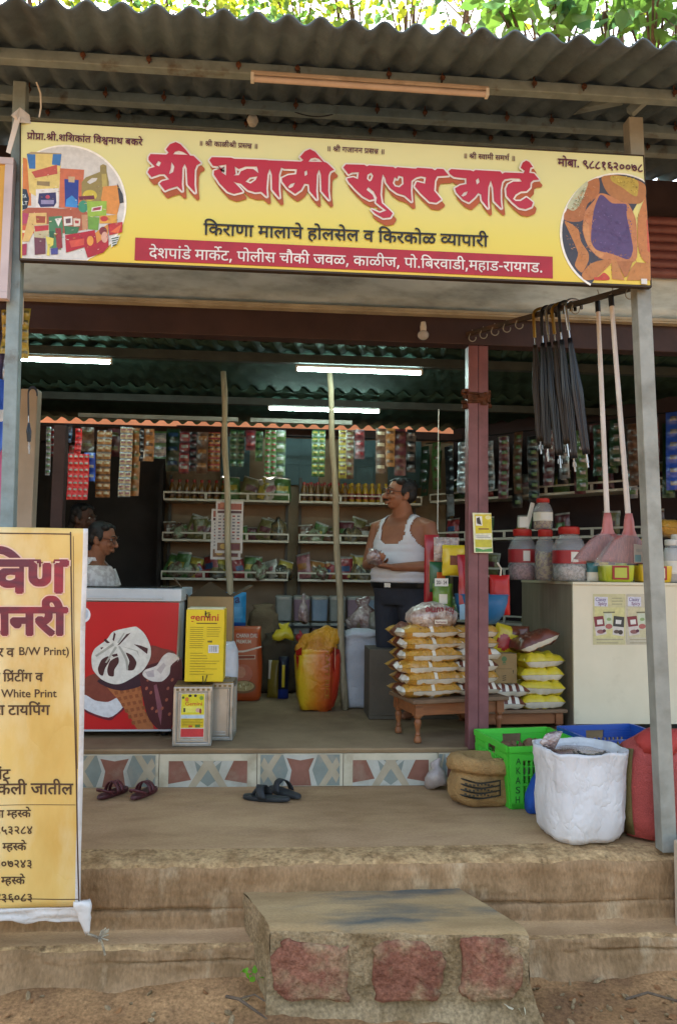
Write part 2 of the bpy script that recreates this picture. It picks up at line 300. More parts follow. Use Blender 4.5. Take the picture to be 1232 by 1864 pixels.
57: [[571,551,467,551,467,0,387,0,387,165,368,153,347,143,324,132,297,124,267,120,233,118,198,120,166,127,137,139,111,155,89,174,70,198,57,224,49,254,46,286,52,339,72,383,104,418,146,444,196,459,255,464,264,464,275,463,288,462,300,461,313,460,326,459,337,458,346,456,354,454,349,381,336,384,321,386,306,388,290,390,274,391,259,391,221,388,188,379,162,364,143,343,131,318,127,287,131,256,141,231,158,212,181,199,206,191,235,188,268,191,298,198,324,210,348,226,369,242,387,260,387,551,0,551,0,622,571,622]],
58: [[122,189,100,191,80,197,64,206,50,220,43,236,40,255,42,273,48,287,58,299,71,307,86,312,104,314,116,313,129,311,142,306,156,300,172,290,191,276,222,290,250,309,273,335,291,366,301,402,305,443,302,478,292,508,276,532,254,551,228,562,199,566,180,565,165,560,153,552,145,542,140,530,138,516,139,506,142,495,148,484,156,472,169,463,186,454,208,447,236,442,270,440,253,370,196,378,149,394,112,418,87,447,71,480,66,517,70,549,82,577,102,600,129,618,163,628,204,632,235,630,264,622,292,610,318,594,340,572,358,546,373,516,381,480,384,440,380,395,369,353,350,312,324,276,292,246,254,221,284,194,313,165,341,134,368,103,392,73,414,43,350,-1,317,44,286,84,258,118,230,147,204,172,179,194,161,191,142,190],[591,551,591,0,510,0,510,551,421,551,421,622,695,622,695,551]],
60: [[587,551,587,0,506,0,506,266,487,261,467,257,448,254,428,252,405,251,380,251,352,252,322,254,292,258,262,264,236,270,212,277,198,269,183,261,167,253,196,218,228,182,264,146,301,110,340,75,380,42,326,-12,289,21,254,54,220,87,189,120,160,151,133,181,109,209,89,234,73,256,60,275,51,292,46,305,42,317,41,329,40,340,42,352,47,364,55,376,67,385,83,391,104,393,120,392,134,388,148,382,159,373,171,362,181,350,194,364,203,380,210,398,214,418,216,438,217,458,217,477,215,495,212,512,209,527,205,540,201,551,0,551,0,622,691,622,691,551],[369,322,394,322,418,324,440,326,462,329,484,334,506,339,506,551,281,551,285,539,289,526,293,511,296,495,297,477,298,458,297,431,294,407,288,385,281,365,272,348,262,333,297,327,333,323]],
61: [[321,69,344,77,363,87,380,98,393,112,400,128,403,148,400,172,390,191,374,208,351,219,319,227,280,229,238,226,202,216,174,200,154,179,142,154,138,124,139,104,143,84,150,64,160,44,176,22,196,0,224,-26,259,-56,302,-89,248,-142,192,-96,145,-51,108,-9,80,34,64,80,58,130,60,154,65,177,74,198,85,216,99,233,115,248,103,261,92,276,82,292,75,310,70,330,69,352,70,370,73,386,79,400,86,413,95,424,106,433,122,443,140,451,158,458,179,462,203,464,229,465,361,465,361,551,0,551,0,622,546,622,546,551,442,551,442,394,230,394,211,394,197,393,186,391,178,389,170,385,164,381,156,372,151,361,149,347,150,334,153,322,159,312,166,302,174,292,183,284,215,293,249,298,284,300,327,298,365,291,396,279,423,264,444,245,460,224,472,202,479,178,481,153,477,117,466,85,447,57,421,34,388,16,348,2]],
66: [[170,551,170,0,89,0,89,551,0,551,0,622,273,622,273,551]],
67: [[89,551,0,551,0,622,80,622,72,637,66,653,60,669,56,686,54,705,53,724,59,773,79,814,111,849,154,875,206,891,266,896,356,888,440,862,516,820,585,763,648,695,704,615,620,615,515,731,402,801,283,824,240,821,203,811,174,794,152,772,138,746,134,714,135,695,138,677,144,662,150,647,157,634,165,622,273,622,273,551,170,551,170,0,89,0]],
68: [[-185,615,-195,638,-204,660,-211,682,-216,704,-219,726,-220,748,-215,789,-201,824,-178,854,-146,878,-107,891,-61,896,-23,893,10,883,39,868,64,845,87,815,108,778,127,734,145,682,163,622,273,622,273,551,170,551,170,0,89,0,89,551,0,551,0,622,87,622,68,685,49,736,28,776,5,803,-23,820,-57,825,-82,822,-102,814,-118,800,-130,782,-137,760,-139,733,-138,711,-135,691,-129,672,-122,653,-114,634,-105,615]],
69: [[-248,-12,-212,1,-174,8,-136,11,-90,7,-51,-6,-20,-28,4,-56,17,-90,22,-129,17,-167,1,-201,-24,-229,-60,-251,-104,-264,-157,-268,-219,-263,-275,-248,-324,-222,-370,-188,-414,-147,-455,-100,-394,-57,-368,-87,-344,-113,-320,-136,-296,-155,-271,-170,-246,-182,-218,-190,-189,-194,-157,-196,-98,-188,-63,-163,-51,-122,-54,-102,-62,-86,-76,-73,-93,-64,-111,-59,-131,-57,-148,-58,-165,-59,-180,-62,-194,-67,-208,-72,-222,-79]],
75: [[-169,615,-183,664,-197,705,-210,740,-225,767,-240,788,-256,804,-274,815,-293,821,-315,823,-329,823,-342,821,-354,818,-365,815,-375,812,-385,809,-409,882,-382,890,-351,894,-318,896,-284,893,-252,885,-224,870,-199,850,-175,820,-154,784,-133,737,-113,681,-94,615]],
79: [[170,551,170,0,89,0,89,551,0,551,0,622,273,622,273,551],[90,615,76,664,62,705,48,740,34,767,19,788,3,804,-15,815,-34,821,-56,823,-70,823,-83,821,-95,818,-106,815,-116,812,-126,809,-150,882,-123,890,-92,894,-59,896,-25,893,7,885,34,870,60,850,84,820,106,784,126,737,146,681,165,615]],
80: [[170,551,170,0,89,0,89,551,0,551,0,622,273,622,273,551],[80,615,63,639,46,659,30,674,16,684,1,692,-14,698,-28,701,-44,702,-61,703,-74,702,-88,700,-102,697,-116,693,-130,688,-143,682,-169,751,-153,757,-137,763,-121,767,-104,770,-86,772,-67,773,-38,771,-11,763,13,752,35,735,55,716,72,692,76,694,63,726,50,753,37,774,24,792,10,805,-4,815,-20,822,-37,826,-57,827,-72,827,-85,825,-97,823,-107,820,-117,817,-127,813,-150,882,-123,890,-92,894,-59,896,-25,893,7,885,34,870,60,850,84,820,106,784,126,737,146,681,165,615]],
105: [[414,622,495,622,495,0,414,0],[194,622,275,622,275,0,194,0]],
106: [[275,121,238,124,203,132,172,146,143,166,120,189,100,218,86,249,78,284,75,321,78,359,86,393,100,424,120,452,143,475,171,494,202,509,237,517,274,520,312,517,347,509,378,494,407,475,430,452,450,424,464,392,473,357,476,319,473,282,465,247,450,216,431,188,408,165,380,146,348,132,313,124],[273,192,306,196,335,208,360,229,379,256,390,287,394,322,390,358,380,388,362,414,338,433,310,445,277,449,244,445,216,433,191,412,172,385,161,354,157,318,161,283,171,253,189,227,213,208,241,196]],
107: [[275,632,320,628,357,615,388,594,411,567,424,535,429,499,427,473,421,448,412,424,397,399,378,373,353,346,322,318,285,288,241,256,362,160,386,139,404,119,418,99,426,78,431,57,433,34,432,14,427,-5,420,-24,411,-41,400,-60,386,-79,321,-30,330,-20,337,-10,342,0,347,10,349,22,350,34,349,47,346,58,342,69,334,79,324,91,310,103,128,254,132,276,197,320,251,360,293,396,324,430,342,464,348,498,346,518,339,534,328,546,313,555,296,560,276,562,257,560,241,556,228,548,218,538,212,525,210,510,212,496,217,483,226,472,238,461,257,452,280,444,231,386,201,401,177,418,158,438,145,461,137,487,134,517,136,535,140,553,148,570,160,587,175,602,194,614,217,624,244,630]],
108: [[477,33,413,-12,351,76,293,150,239,208,222,206,204,204,187,204,165,206,145,212,128,222,115,235,107,251,104,270,106,288,112,302,122,314,135,322,150,327,168,329,181,328,193,325,206,321,220,314,236,304,255,291,282,304,307,322,329,346,346,374,357,406,360,442,356,478,346,508,328,531,304,548,276,558,243,561,220,560,199,557,178,553,157,546,134,537,110,526,84,595,109,607,135,616,162,623,190,628,218,631,247,632,282,630,316,623,346,611,374,595,398,573,417,548,431,517,440,481,443,440,439,395,427,354,408,316,382,283,352,255,316,233,346,202,375,169,404,133,432,97,456,64]],
109: [[90,594,108,603,130,612,155,620,183,627,214,631,248,632,297,628,339,616,372,596,397,568,412,536,417,498,410,452,391,414,358,384,387,370,410,352,428,332,440,309,448,284,450,257,446,224,436,195,418,168,395,144,365,124,329,108,349,88,369,66,388,44,408,21,425,-2,442,-25,377,-67,354,-35,333,-5,312,22,292,47,273,70,254,91,234,89,214,87,193,87,171,89,152,95,135,104,122,118,114,133,111,152,113,170,119,185,129,197,142,205,157,210,175,212,189,211,203,208,218,204,234,196,253,184,274,167,303,175,327,186,344,200,357,217,364,237,367,260,364,282,355,302,340,319,320,333,295,342,264,346,241,343,218,341,193,340,189,411,226,412,257,416,281,422,300,429,315,439,326,451,332,464,337,479,338,495,335,516,327,533,314,546,296,555,276,560,252,562,229,561,207,558,184,552,161,545,138,536,115,525]],
110: [[428,127,424,92,410,62,388,35,357,14,320,2,277,-2,249,0,223,5,198,14,176,27,157,42,142,61,130,82,122,105,120,131,121,149,123,166,128,183,134,201,144,220,157,240,174,264,197,290,225,320,191,354,163,385,138,412,119,437,102,460,90,480,80,499,72,516,68,532,64,548,63,564,62,579,62,587,63,596,64,604,65,614,67,623,69,632,154,617,150,604,148,591,147,579,148,563,151,547,156,530,163,511,175,490,192,467,213,440,241,410,275,375,309,410,336,441,358,468,375,492,387,513,396,531,402,547,405,562,406,576,405,589,403,603,399,617,483,632,487,614,489,596,490,579,489,562,487,545,484,529,478,513,470,495,460,477,447,457,430,435,410,412,387,385,359,355,327,322,356,291,378,263,396,238,408,216,417,196,422,178,426,160,427,143],[200,138,202,121,208,105,217,90,231,78,250,71,274,69,295,71,313,77,328,88,339,102,346,118,348,136,347,146,346,157,343,168,339,180,332,194,322,208,310,225,294,244,274,266,254,245,238,226,226,210,217,195,210,181,205,169,202,158,201,148]],
111: [[477,-67,465,-47,453,-25,441,0,428,25,416,50,404,76,392,102,381,126,371,150,362,172,354,191,348,208,337,207,325,207,312,207,284,208,256,212,228,218,202,226,177,238,154,253,134,272,117,294,103,321,92,352,86,388,84,428,86,460,90,493,98,528,109,564,124,599,143,632,227,611,210,579,194,547,182,516,172,484,166,451,164,417,168,374,180,339,199,312,227,292,263,280,308,276,314,276,320,276,326,277,323,291,321,303,320,313,322,333,330,349,342,362,357,370,373,375,391,377,416,374,436,366,453,352,465,336,473,317,475,298,473,279,468,262,460,248,448,237,434,228,418,221,427,199,439,173,452,143,468,112,484,80,500,48,517,17,533,-10,549,-35]],
112: [[470,-67,459,-48,448,-29,437,-8,426,14,415,35,406,56,397,75,390,92,384,106,376,105,368,105,360,104,351,104,343,104,335,104,293,107,256,114,224,127,196,144,173,165,155,188,142,215,135,243,132,272,133,290,137,308,144,326,153,343,165,359,180,373,158,388,139,406,124,426,112,448,105,473,103,501,109,540,126,573,156,598,194,617,238,628,288,632,306,632,325,631,346,629,365,627,380,625,391,622,385,552,373,555,359,557,344,560,329,561,311,563,292,563,232,555,196,531,184,492,186,473,193,456,204,442,218,431,235,422,254,414,278,419,305,422,333,423,342,423,352,423,361,422,370,421,377,420,384,419,377,350,370,351,362,351,354,352,345,352,335,352,324,352,293,350,266,343,243,331,226,314,215,293,212,266,216,238,228,215,247,197,272,184,300,177,332,174,336,174,340,174,344,174,349,174,353,174,357,175,355,182,354,188,353,194,352,200,352,206,352,210,354,231,361,248,372,260,387,268,402,272,418,274,444,271,466,263,484,250,496,233,504,215,506,196,504,177,499,161,490,148,479,136,466,127,451,120,462,97,475,72,490,44,507,17,524,-10,542,-35]],
113: [[512,270,506,199,490,143,462,101,426,72,383,55,334,49,295,52,258,60,224,74,194,94,165,123,140,158,116,203,96,256,78,319,62,392,49,477,38,573,118,588,127,494,140,410,154,336,173,272,195,219,222,178,252,147,289,129,330,123,366,128,393,141,412,164,423,195,430,232,432,275,431,308,426,340,420,370,410,397,398,421,382,441,365,456,345,465,322,468,307,467,294,462,283,454,275,444,271,432,269,418,270,406,274,395,280,384,289,373,303,364,320,356,342,350,369,345,401,342,384,272,324,281,276,297,239,321,213,350,198,383,193,420,197,453,208,482,228,506,253,524,285,535,322,539,359,535,392,523,422,504,449,478,471,446,488,408,502,366,509,320]],
114: [[273,0,240,2,207,8,176,18,147,32,122,51,101,74,85,102,75,134,72,171,73,192,76,212,82,233,89,254,100,277,114,301,132,327,154,356,180,388,382,632,444,579,233,324,206,290,185,260,170,236,161,213,156,191,154,168,158,137,169,113,187,96,211,84,238,76,268,74,302,76,334,82,366,91,398,104,431,121,465,142,501,68,469,51,435,35,399,20,360,9,318,2]],
115: [[71,470,73,499,80,526,92,552,107,575,127,594,150,610,177,622,207,630,240,632,288,627,328,611,362,586,387,551,402,511,407,465,403,424,391,389,372,358,345,334,311,317,271,307,278,302,286,297,294,292,301,286,309,280,317,274,460,158,482,139,499,119,512,99,520,78,525,57,527,34,526,14,521,-5,514,-24,505,-41,494,-60,480,-79,416,-30,425,-20,432,-10,437,0,441,10,443,22,444,34,443,47,440,58,436,69,428,79,418,91,404,103,166,300,133,330,108,359,91,386,80,413,73,441],[151,464,154,438,162,415,175,396,193,382,213,374,237,371,262,374,284,383,302,398,315,418,323,441,326,467,323,493,316,515,302,534,285,549,264,558,240,561,216,558,194,549,176,534,162,515,154,491]],
181: [[-190,615,-203,639,-215,663,-226,688,-234,713,-238,738,-240,762,-235,803,-220,836,-196,862,-163,881,-127,892,-85,896,-64,895,-45,893,-26,890,-9,885,7,879,21,872,-1,806,-13,812,-25,817,-37,821,-50,824,-64,826,-78,827,-103,825,-123,817,-139,804,-151,788,-158,769,-160,747,-158,725,-154,704,-146,682,-136,661,-123,638,-108,615]],
185: [[208,551,208,234,207,218,202,204,196,193,186,185,174,180,160,178,143,180,125,187,106,199,89,214,74,231,60,250,49,270,43,289,41,308,43,322,47,335,54,345,66,353,82,357,102,359,127,359,127,551,0,551,0,622,296,622,296,551]],
207: [[207,321,428,321,428,250,207,250,207,213,205,193,201,177,192,166,182,157,171,153,159,151,146,152,133,157,119,164,105,173,92,183,80,196,69,209,59,223,50,237,44,251,40,265,39,278,41,289,45,300,52,308,64,315,80,320,100,321,126,321,126,551,0,551,0,622,364,622,364,551,207,551]],
215: [[369,322,389,322,408,323,425,324,442,326,460,329,478,332,486,260,469,257,452,255,435,253,417,252,399,251,380,251,352,252,322,254,292,258,262,264,236,270,212,277,198,269,183,261,167,253,196,218,228,182,264,146,301,110,340,75,380,42,326,-12,289,21,254,54,220,87,189,120,160,151,133,181,109,209,89,234,73,256,60,275,51,292,46,305,42,317,41,329,40,340,42,352,47,364,55,376,67,385,83,391,104,393,120,392,134,388,148,382,159,373,171,362,181,350,194,364,203,380,210,398,214,418,216,438,217,458,217,477,215,495,212,512,209,527,205,540,201,551,0,551,0,622,403,622,403,551,281,551,285,539,289,526,293,511,296,495,297,477,298,458,297,431,294,407,288,385,281,365,272,348,262,333,297,327,333,323]],
274: [[45,53,214,153,180,162,152,175,128,194,113,213,100,234,91,258,84,285,80,318,79,358,79,551,0,551,0,622,583,622,583,551,479,551,479,0,398,0,398,193,92,-13],[398,551,160,551,160,369,160,344,161,322,163,304,165,289,169,276,172,266,177,256,183,248,190,240,208,227,232,220,262,217,288,219,313,225,337,236,360,249,380,264,398,280]],
284: [[243,40,195,107,447,258,410,266,375,275,342,284,312,294,283,304,257,314,228,295,199,276,168,258,138,239,107,220,76,202,28,270,55,284,82,297,108,312,133,326,158,340,183,354,151,379,127,404,110,428,98,452,91,477,89,503,94,537,108,567,132,594,163,615,202,628,247,632,288,628,325,616,356,596,380,569,394,537,399,500,397,472,389,446,376,422,360,400,341,380,319,361,350,350,385,340,423,330,462,322,500,315,537,310,537,551,461,551,461,622,722,622,722,551,618,551,618,0,537,0,537,234],[168,497,170,481,176,464,185,446,200,428,221,410,248,393,268,408,286,425,300,442,310,460,316,480,318,500,316,521,309,537,298,550,283,559,265,564,244,566,225,564,208,558,192,549,178,536,171,518]],
440: [[-185,615,-195,638,-204,660,-211,682,-216,704,-219,726,-220,748,-215,789,-201,824,-178,854,-146,878,-107,891,-61,896,-23,893,10,883,39,868,64,845,87,815,108,778,127,734,145,682,163,622,273,622,273,551,170,551,170,0,89,0,89,551,0,551,0,622,87,622,68,685,49,736,28,776,5,803,-23,820,-57,825,-82,822,-102,814,-118,800,-130,782,-137,760,-139,733,-138,711,-135,691,-129,672,-122,653,-114,634,-105,615],[152,816,154,831,159,845,168,857,180,866,193,872,207,874,222,872,235,866,246,857,255,845,260,831,262,816,260,801,255,787,246,775,235,766,222,760,207,758,193,760,180,766,168,775,159,787,154,801]],
450: [[-169,615,-183,664,-197,705,-210,740,-225,767,-240,788,-256,804,-274,815,-293,821,-315,823,-329,823,-342,821,-354,818,-365,815,-375,812,-385,809,-409,882,-382,890,-351,894,-318,896,-287,894,-261,888,-239,879,-219,865,-200,845,-181,819,-156,862,-114,887,-55,896,-34,895,-15,893,4,890,21,885,37,879,51,872,29,806,17,812,5,817,-7,821,-20,824,-34,826,-48,827,-73,825,-93,817,-109,804,-121,788,-128,769,-130,747,-130,740,-130,733,-129,726,-117,693,-105,656,-94,615]],
545: [[153,235,137,237,120,244,102,256,85,270,70,287,56,306,45,326,39,345,37,364,38,378,43,391,50,401,62,409,78,413,98,415,445,415,445,551,0,551,0,622,630,622,630,551,526,551,526,0,445,0,445,258,311,146,341,112,352,97,358,83,360,69,358,55,351,42,340,32,326,24,307,20,284,18,270,18,258,20,246,22,235,25,223,29,211,33,201,38,190,45,180,54,170,64,165,77,163,91,164,100,167,110,172,119,179,129,190,139,203,151,287,220,342,264,395,304,445,339,445,344,204,344,204,290,202,273,198,259,190,248,180,241,167,236]],
557: [[255,464,264,464,275,463,288,462,300,461,313,460,326,459,337,458,346,456,354,454,349,381,336,384,321,386,306,388,290,390,274,391,259,391,221,388,188,379,162,364,143,343,131,318,127,287,131,256,141,231,159,212,182,199,209,191,240,188,269,191,298,198,326,210,354,228,378,249,400,274,392,299,385,325,380,353,418,363,448,375,472,390,489,407,499,430,502,457,501,475,497,493,490,509,483,524,474,538,465,551,0,551,0,622,937,622,937,551,833,551,833,0,752,0,752,179,732,167,710,157,685,146,658,138,628,134,595,132,563,134,534,140,507,151,482,165,460,183,440,204,424,190,406,176,388,162,368,150,346,140,322,130,295,124,266,119,233,118,199,120,168,127,138,139,112,155,90,174,71,198,57,224,49,254,46,286,52,339,72,383,104,418,146,444,196,459],[471,301,486,271,502,247,522,228,544,214,570,206,601,203,633,205,662,212,688,224,712,239,733,256,752,274,752,551,553,551,569,516,579,481,582,445,570,381,533,333]],
559: [[607,551,607,-137,526,-137,526,-61,509,-70,490,-78,469,-85,446,-91,421,-94,395,-95,364,-93,334,-86,308,-76,284,-61,264,-43,247,-21,235,4,227,31,225,61,230,106,247,143,274,174,311,196,354,210,405,214,418,214,434,213,452,212,469,210,483,207,494,204,488,135,477,138,465,140,452,142,440,144,427,146,414,146,382,144,356,136,334,124,318,106,308,84,305,57,308,31,318,10,334,-6,355,-17,379,-24,407,-26,431,-24,453,-20,474,-12,493,-2,510,9,526,21,526,248,479,253,432,261,384,272,338,284,296,299,257,314,228,295,199,276,168,258,138,239,107,220,76,202,28,270,55,284,82,297,108,312,133,326,158,340,183,354,151,379,127,404,110,428,98,452,91,477,89,503,94,537,108,567,132,594,163,615,202,628,247,632,288,628,325,616,356,596,380,569,394,537,399,500,397,472,389,446,376,422,360,400,341,380,319,361,379,342,448,329,526,321,526,551,462,551,462,622,710,622,710,551],[248,393,268,408,286,425,300,442,310,460,316,480,318,500,316,521,309,537,298,550,283,559,265,564,244,566,225,564,208,558,192,549,178,536,171,518,168,497,170,481,176,464,185,446,200,428,221,410]],
799: [[46,-129,56,-89,65,-47,74,-3,83,40,90,80,95,116,192,116,199,105,189,69,177,30,162,-11,146,-52,130,-91,113,-129]],
800: [[49,338,291,338,291,256,49,256]],
801: [[72,54,74,76,80,94,90,106,103,114,117,119,133,121,150,119,164,114,178,106,188,94,194,76,196,54,194,32,188,15,178,2,164,-7,150,-12,133,-14,117,-12,103,-7,90,2,80,15,74,32]],
}, 'r': {
'प्रोप्रा.श्री.शशिकांत विश्वनाथ बकरे': ([274,0,79,568,274,827,66,1395,801,1654,284,1922,68,2629,801,2888,58,3156,67,3836,58,4095,25,4775,66,5537,6,5796,40,5796,3,6366,67,6626,57,6885,559,7441,44,8137,66,8692,41,8951,3,9593,48,9853,25,10424,52,11186,75,11595], 11595),
'॥ श्री काळीश्री प्रसन्न ॥': ([105,0,3,599,284,859,68,1566,3,1825,25,2085,66,2847,55,3106,68,3866,284,4125,68,4832,3,5091,274,5351,60,5919,545,6595,3,7210,105,7470], 8069),
'॥ श्री गजानन प्रसन्न ॥': ([105,0,3,599,284,859,68,1566,3,1825,27,2085,32,2648,66,3390,44,3649,44,4204,3,4759,274,5019,60,5587,545,6263,3,6878,105,7138], 7737),
'॥ श्री स्वामी समर्थ ॥': ([105,0,3,599,284,859,68,1566,3,1825,215,2085,57,2474,66,3030,50,3289,68,3887,3,4146,60,4406,50,5082,41,5680,181,6322,3,6322,105,6582], 7181),
'मोबा. ९८८१६२००७८': ([50,0,79,598,48,857,66,1428,801,1687,3,1955,115,2215,114,2766,114,3317,107,3868,112,4419,108,4970,106,5521,106,6072,113,6623,114,7174], 7725),
'श्री स्वामी सुपर मार्ट': ([284,0,68,707,3,966,215,1226,57,1615,66,2171,50,2430,68,3028,3,3287,60,3547,69,4223,46,4223,52,4791,3,5200,50,5460,66,6058,35,6317,181,6821], 6821),
'किराणा मालाचे होलसेल व किरकोळ व्यापारी': ([67,0,25,259,52,1021,66,1430,39,1689,66,2412,3,2671,50,2931,66,3529,54,3788,66,4466,30,4725,75,5359,3,5359,61,5619,79,6150,54,6409,60,7087,75,7763,54,7763,3,8441,57,8701,3,9257,67,9517,25,9776,52,10538,25,10947,79,11709,55,11968,3,12728,557,12988,66,13910,46,14169,66,14737,52,14996,68,15405], 15664),
'देशपांडे मार्केट, पोलीस चौकी जवळ, काळीज, पो.बिरवाडी,महाड-रायगड.': ([42,0,75,520,58,520,46,1200,66,1768,6,2027,37,2027,75,2604,3,2604,50,2864,66,3462,25,3721,450,4483,35,4483,799,4987,3,5255,46,5515,79,6083,54,6342,68,7020,60,7279,3,7955,30,8215,80,8849,25,9108,68,9870,3,10129,32,10389,57,11131,55,11687,799,12447,3,12715,25,12975,66,13737,55,13996,68,14756,32,15015,799,15757,3,16025,46,16285,79,16853,801,17112,67,17380,48,17639,52,18210,57,18619,66,19175,37,19434,68,20011,799,20270,50,20538,61,21136,66,21667,37,21926,800,22503,52,22843,66,23252,51,23511,27,24091,37,24654,801,25231], 25499),
'विण': ([67,0,57,259,39,815], 1538),
'शनरी': ([58,0,44,680,52,1235,68,1644], 1903),
'कलर व': ([25,0,54,762,52,1440,3,1849,57,2109], 2665),
'कलर प्रिंटींग व': ([25,0,54,762,52,1440,3,1849,67,2109,274,2368,6,2936,35,2936,440,3440,27,3699,3,4262,57,4522], 5078),
'ग्लिश टायपिंग': ([67,0,185,259,54,540,58,1218,3,1898,35,2158,66,2662,51,2921,67,3501,46,3760,6,4328,27,4328], 4891),
'प्रिंट': ([67,0,274,259,6,827,35,827], 1331),
'कामे केली जातील': ([25,0,66,762,50,1021,75,1619,3,1619,25,1879,75,2641,54,2641,68,3319,3,3578,32,3838,66,4580,40,4839,68,5409,54,5668], 6346),
'भा म्हस्के': ([49,0,66,703,3,962,207,1222,61,1572,215,2103,25,2492,75,3254], 3254),
'८५३२८४': ([114,0,111,551,109,1102,108,1653,114,2204,110,2755], 3306),
'म्हस्के': ([207,0,61,350,215,881,25,1270,75,2032], 2032),
'१०७२४३': ([107,0,106,551,113,1102,108,1653,110,2204,109,2755], 3306),
'४३६०८३': ([110,0,109,551,112,1102,106,1653,114,2204,109,2755], 3306),
}}
# ================================================================== SETTING
M_dirt = mat('dirt', 'a07b54', '7f5f3f', 3, .95, .8, 55, fine=.35, fsc=70, dirt='70533a', dsc=4.5, dlo=.5, dhi=.7, spec=.1)
M_floor = mat('mud_floor', 'a28362', '8a6c4c', 2.6, .9, .3, 90, fine=.14, fsc=110, dirt='b0916a', dsc=1.7, dlo=.45, dhi=.72, spec=.15, stretch=(.7, 1.6, 1))
M_riser = mat('riser_plaster', '9c7d5c', '7d6245', 5, .95, .8, 45, fine=.22, fsc=60, dirt='ab9474', dsc=4, dlo=.56, dhi=.7, spec=.1, stretch=(1.4, 1, .6))
M_lip = mat('worn_lip', 'b3946a', '8a6c4a', 12, .95, 1.3, 35, fine=.35, fsc=50, dirt='6b543b', dsc=20, dlo=.58, dhi=.7, spec=.1)
M_shopfloor = mat('shop_floor', '8c7558', '765f45', 3, .85, .15, 70, spec=.25)

def lin(a, b, n): return [a+(b-a)*i/n for i in range(n+1)]
g = MB()
xs = [-120, -60, -30, -14, -7]+lin(-3.4, 3.4, 110)+[7, 14, 30, 60, 120]
ys = [-120, -60, -30, -14, -6, -2, 0, 1]+lin(1.8, 3.5, 44)+[5, 10, 16, 30, 60, 120]
def gz(x, y):
    if abs(x) > 3.5 or y < 1.2 or y > 3.6: return -.01 if y < 3.6 else -.06
    t = max(0, (y-2.98)/.3); t = min(1, t)
    return -.012+.018*N(x, y, 0, 2.3)+.012*N(x, y, 3, 7)+.007*N(x, y, 5, 23)+.07*t*t*(.55+.8*N(x, 1, 0, 1.9))
g.grid(len(xs)-1, len(ys)-1, lambda u, v: (lambda x, y: (x, y, gz(x, y)))(xs[round(u*(len(xs)-1))], ys[round(v*(len(ys)-1))]))
tag(g.build('ground', M_dirt, smooth=2), kind='structure')

g = MB(); g.b2((-110, -7.5, -.2), (110, -.6, .02)); tag(g.build('unseen_road', mat('asphalt', '55534f', '46443f', 6, .9, .4, 90)), kind='structure')  # unseen grey strip, added to cut warm ground bounce under the canopy

# lower veranda: one swept profile (top, worn lip, riser, ledge, ledge face)
prof = [(4.66, .45, 0), (4.4, .45, 0), (4.2, .45, 0), (4.0, .45, 0), (3.85, .45, 0), (3.7, .449, 0), (3.6, .448, 0), (3.55, .447, 1), (3.51, .445, 1), (3.48, .441, 1), (3.458, .434, 1), (3.445, .424, 1), (3.437, .412, 2), (3.434, .398, 2)]
prof += [(3.433, z, 2) for z in (.385, .37, .355)]+[(3.431, z, 2) for z in lin(.34, .262, 6)]+[(3.436, .257, 2), (3.44, .253, 2), (3.428, .249, 2)]+[(3.426, z, 2) for z in lin(.24, .18, 4)]
prof += [(3.415, .168, 0), (3.38, .165, 0), (3.36, .163, 0), (3.34, .161, 0), (3.325, .157, 1), (3.315, .15, 1), (3.31, .14, 2), (3.308, .13, 2), (3.306, .12, 2), (3.305, .112, 2), (3.322, .106, 2), (3.305, .099, 2), (3.302, .085, 2), (3.3, .07, 2), (3.295, .055, 2), (3.29, .04, 2), (3.28, .02, 2), (3.24, -.01, 2), (3.1, -.06, 2)]
g = MB(); nx = 330
def pv(u, v):
    i = round(v*(len(prof)-1)); x = -4.2+9*u; y, z, m = prof[i]
    a = {0: .0025, 1: .011, 2: .008}[m]
    if 3.43 > y > 3.2 and m == 0: a = .006
    if y < 3.32: a *= 1.6
    n1 = N(x, y*3, z*3, 3)+.7*N(x, y*9, z*9, 13); n2 = N(x+7, y*4, z*4, 6)+.7*N(x, y*11+4, z*11, 21)
    if m == 1 and y > 3.3: n1 += .8*N(x+3, z*20, 1, 34)
    crack = 0
    if .103 < z < .109: crack = .02*max(0, min(1, 3*N(x*1.5, 1, 6)+.3))-.017
    if m == 2 and .245 < z < .26 and N(x, 3, 8, 2.2) > -.05: crack = .014
    return (x, y+a*n1+crack, z+a*.8*n2+(.004*N(x, y, 2, 2) if m == 0 else 0))
g.grid(nx, len(prof)-1, pv, lambda u, v: prof[min(len(prof)-1, int(v*(len(prof)-1))+1)][2])
g.b2((-4.2, 3.6, -.3), (4.8, 4.66, .3), 2)
tag(g.build('veranda_floor', [M_floor, M_lip, M_riser], smooth=2, fix=False), kind='structure')

# upper shop floor
g = MB(); g.b2((-4.2, 4.602, -.2), (6, 12, .66), 0)
g.grid(220, 3, lambda u, v: (-4.2+10.2*u, [4.62, 4.594, 4.59, 4.595][round(3*v)]+.003*N(u*90, v, 0), [.664, .664, .655, .636][round(3*v)]+.003*N(u*60, 2, v)), 0)
tag(g.build('shop_floor', M_shopfloor), kind='structure')

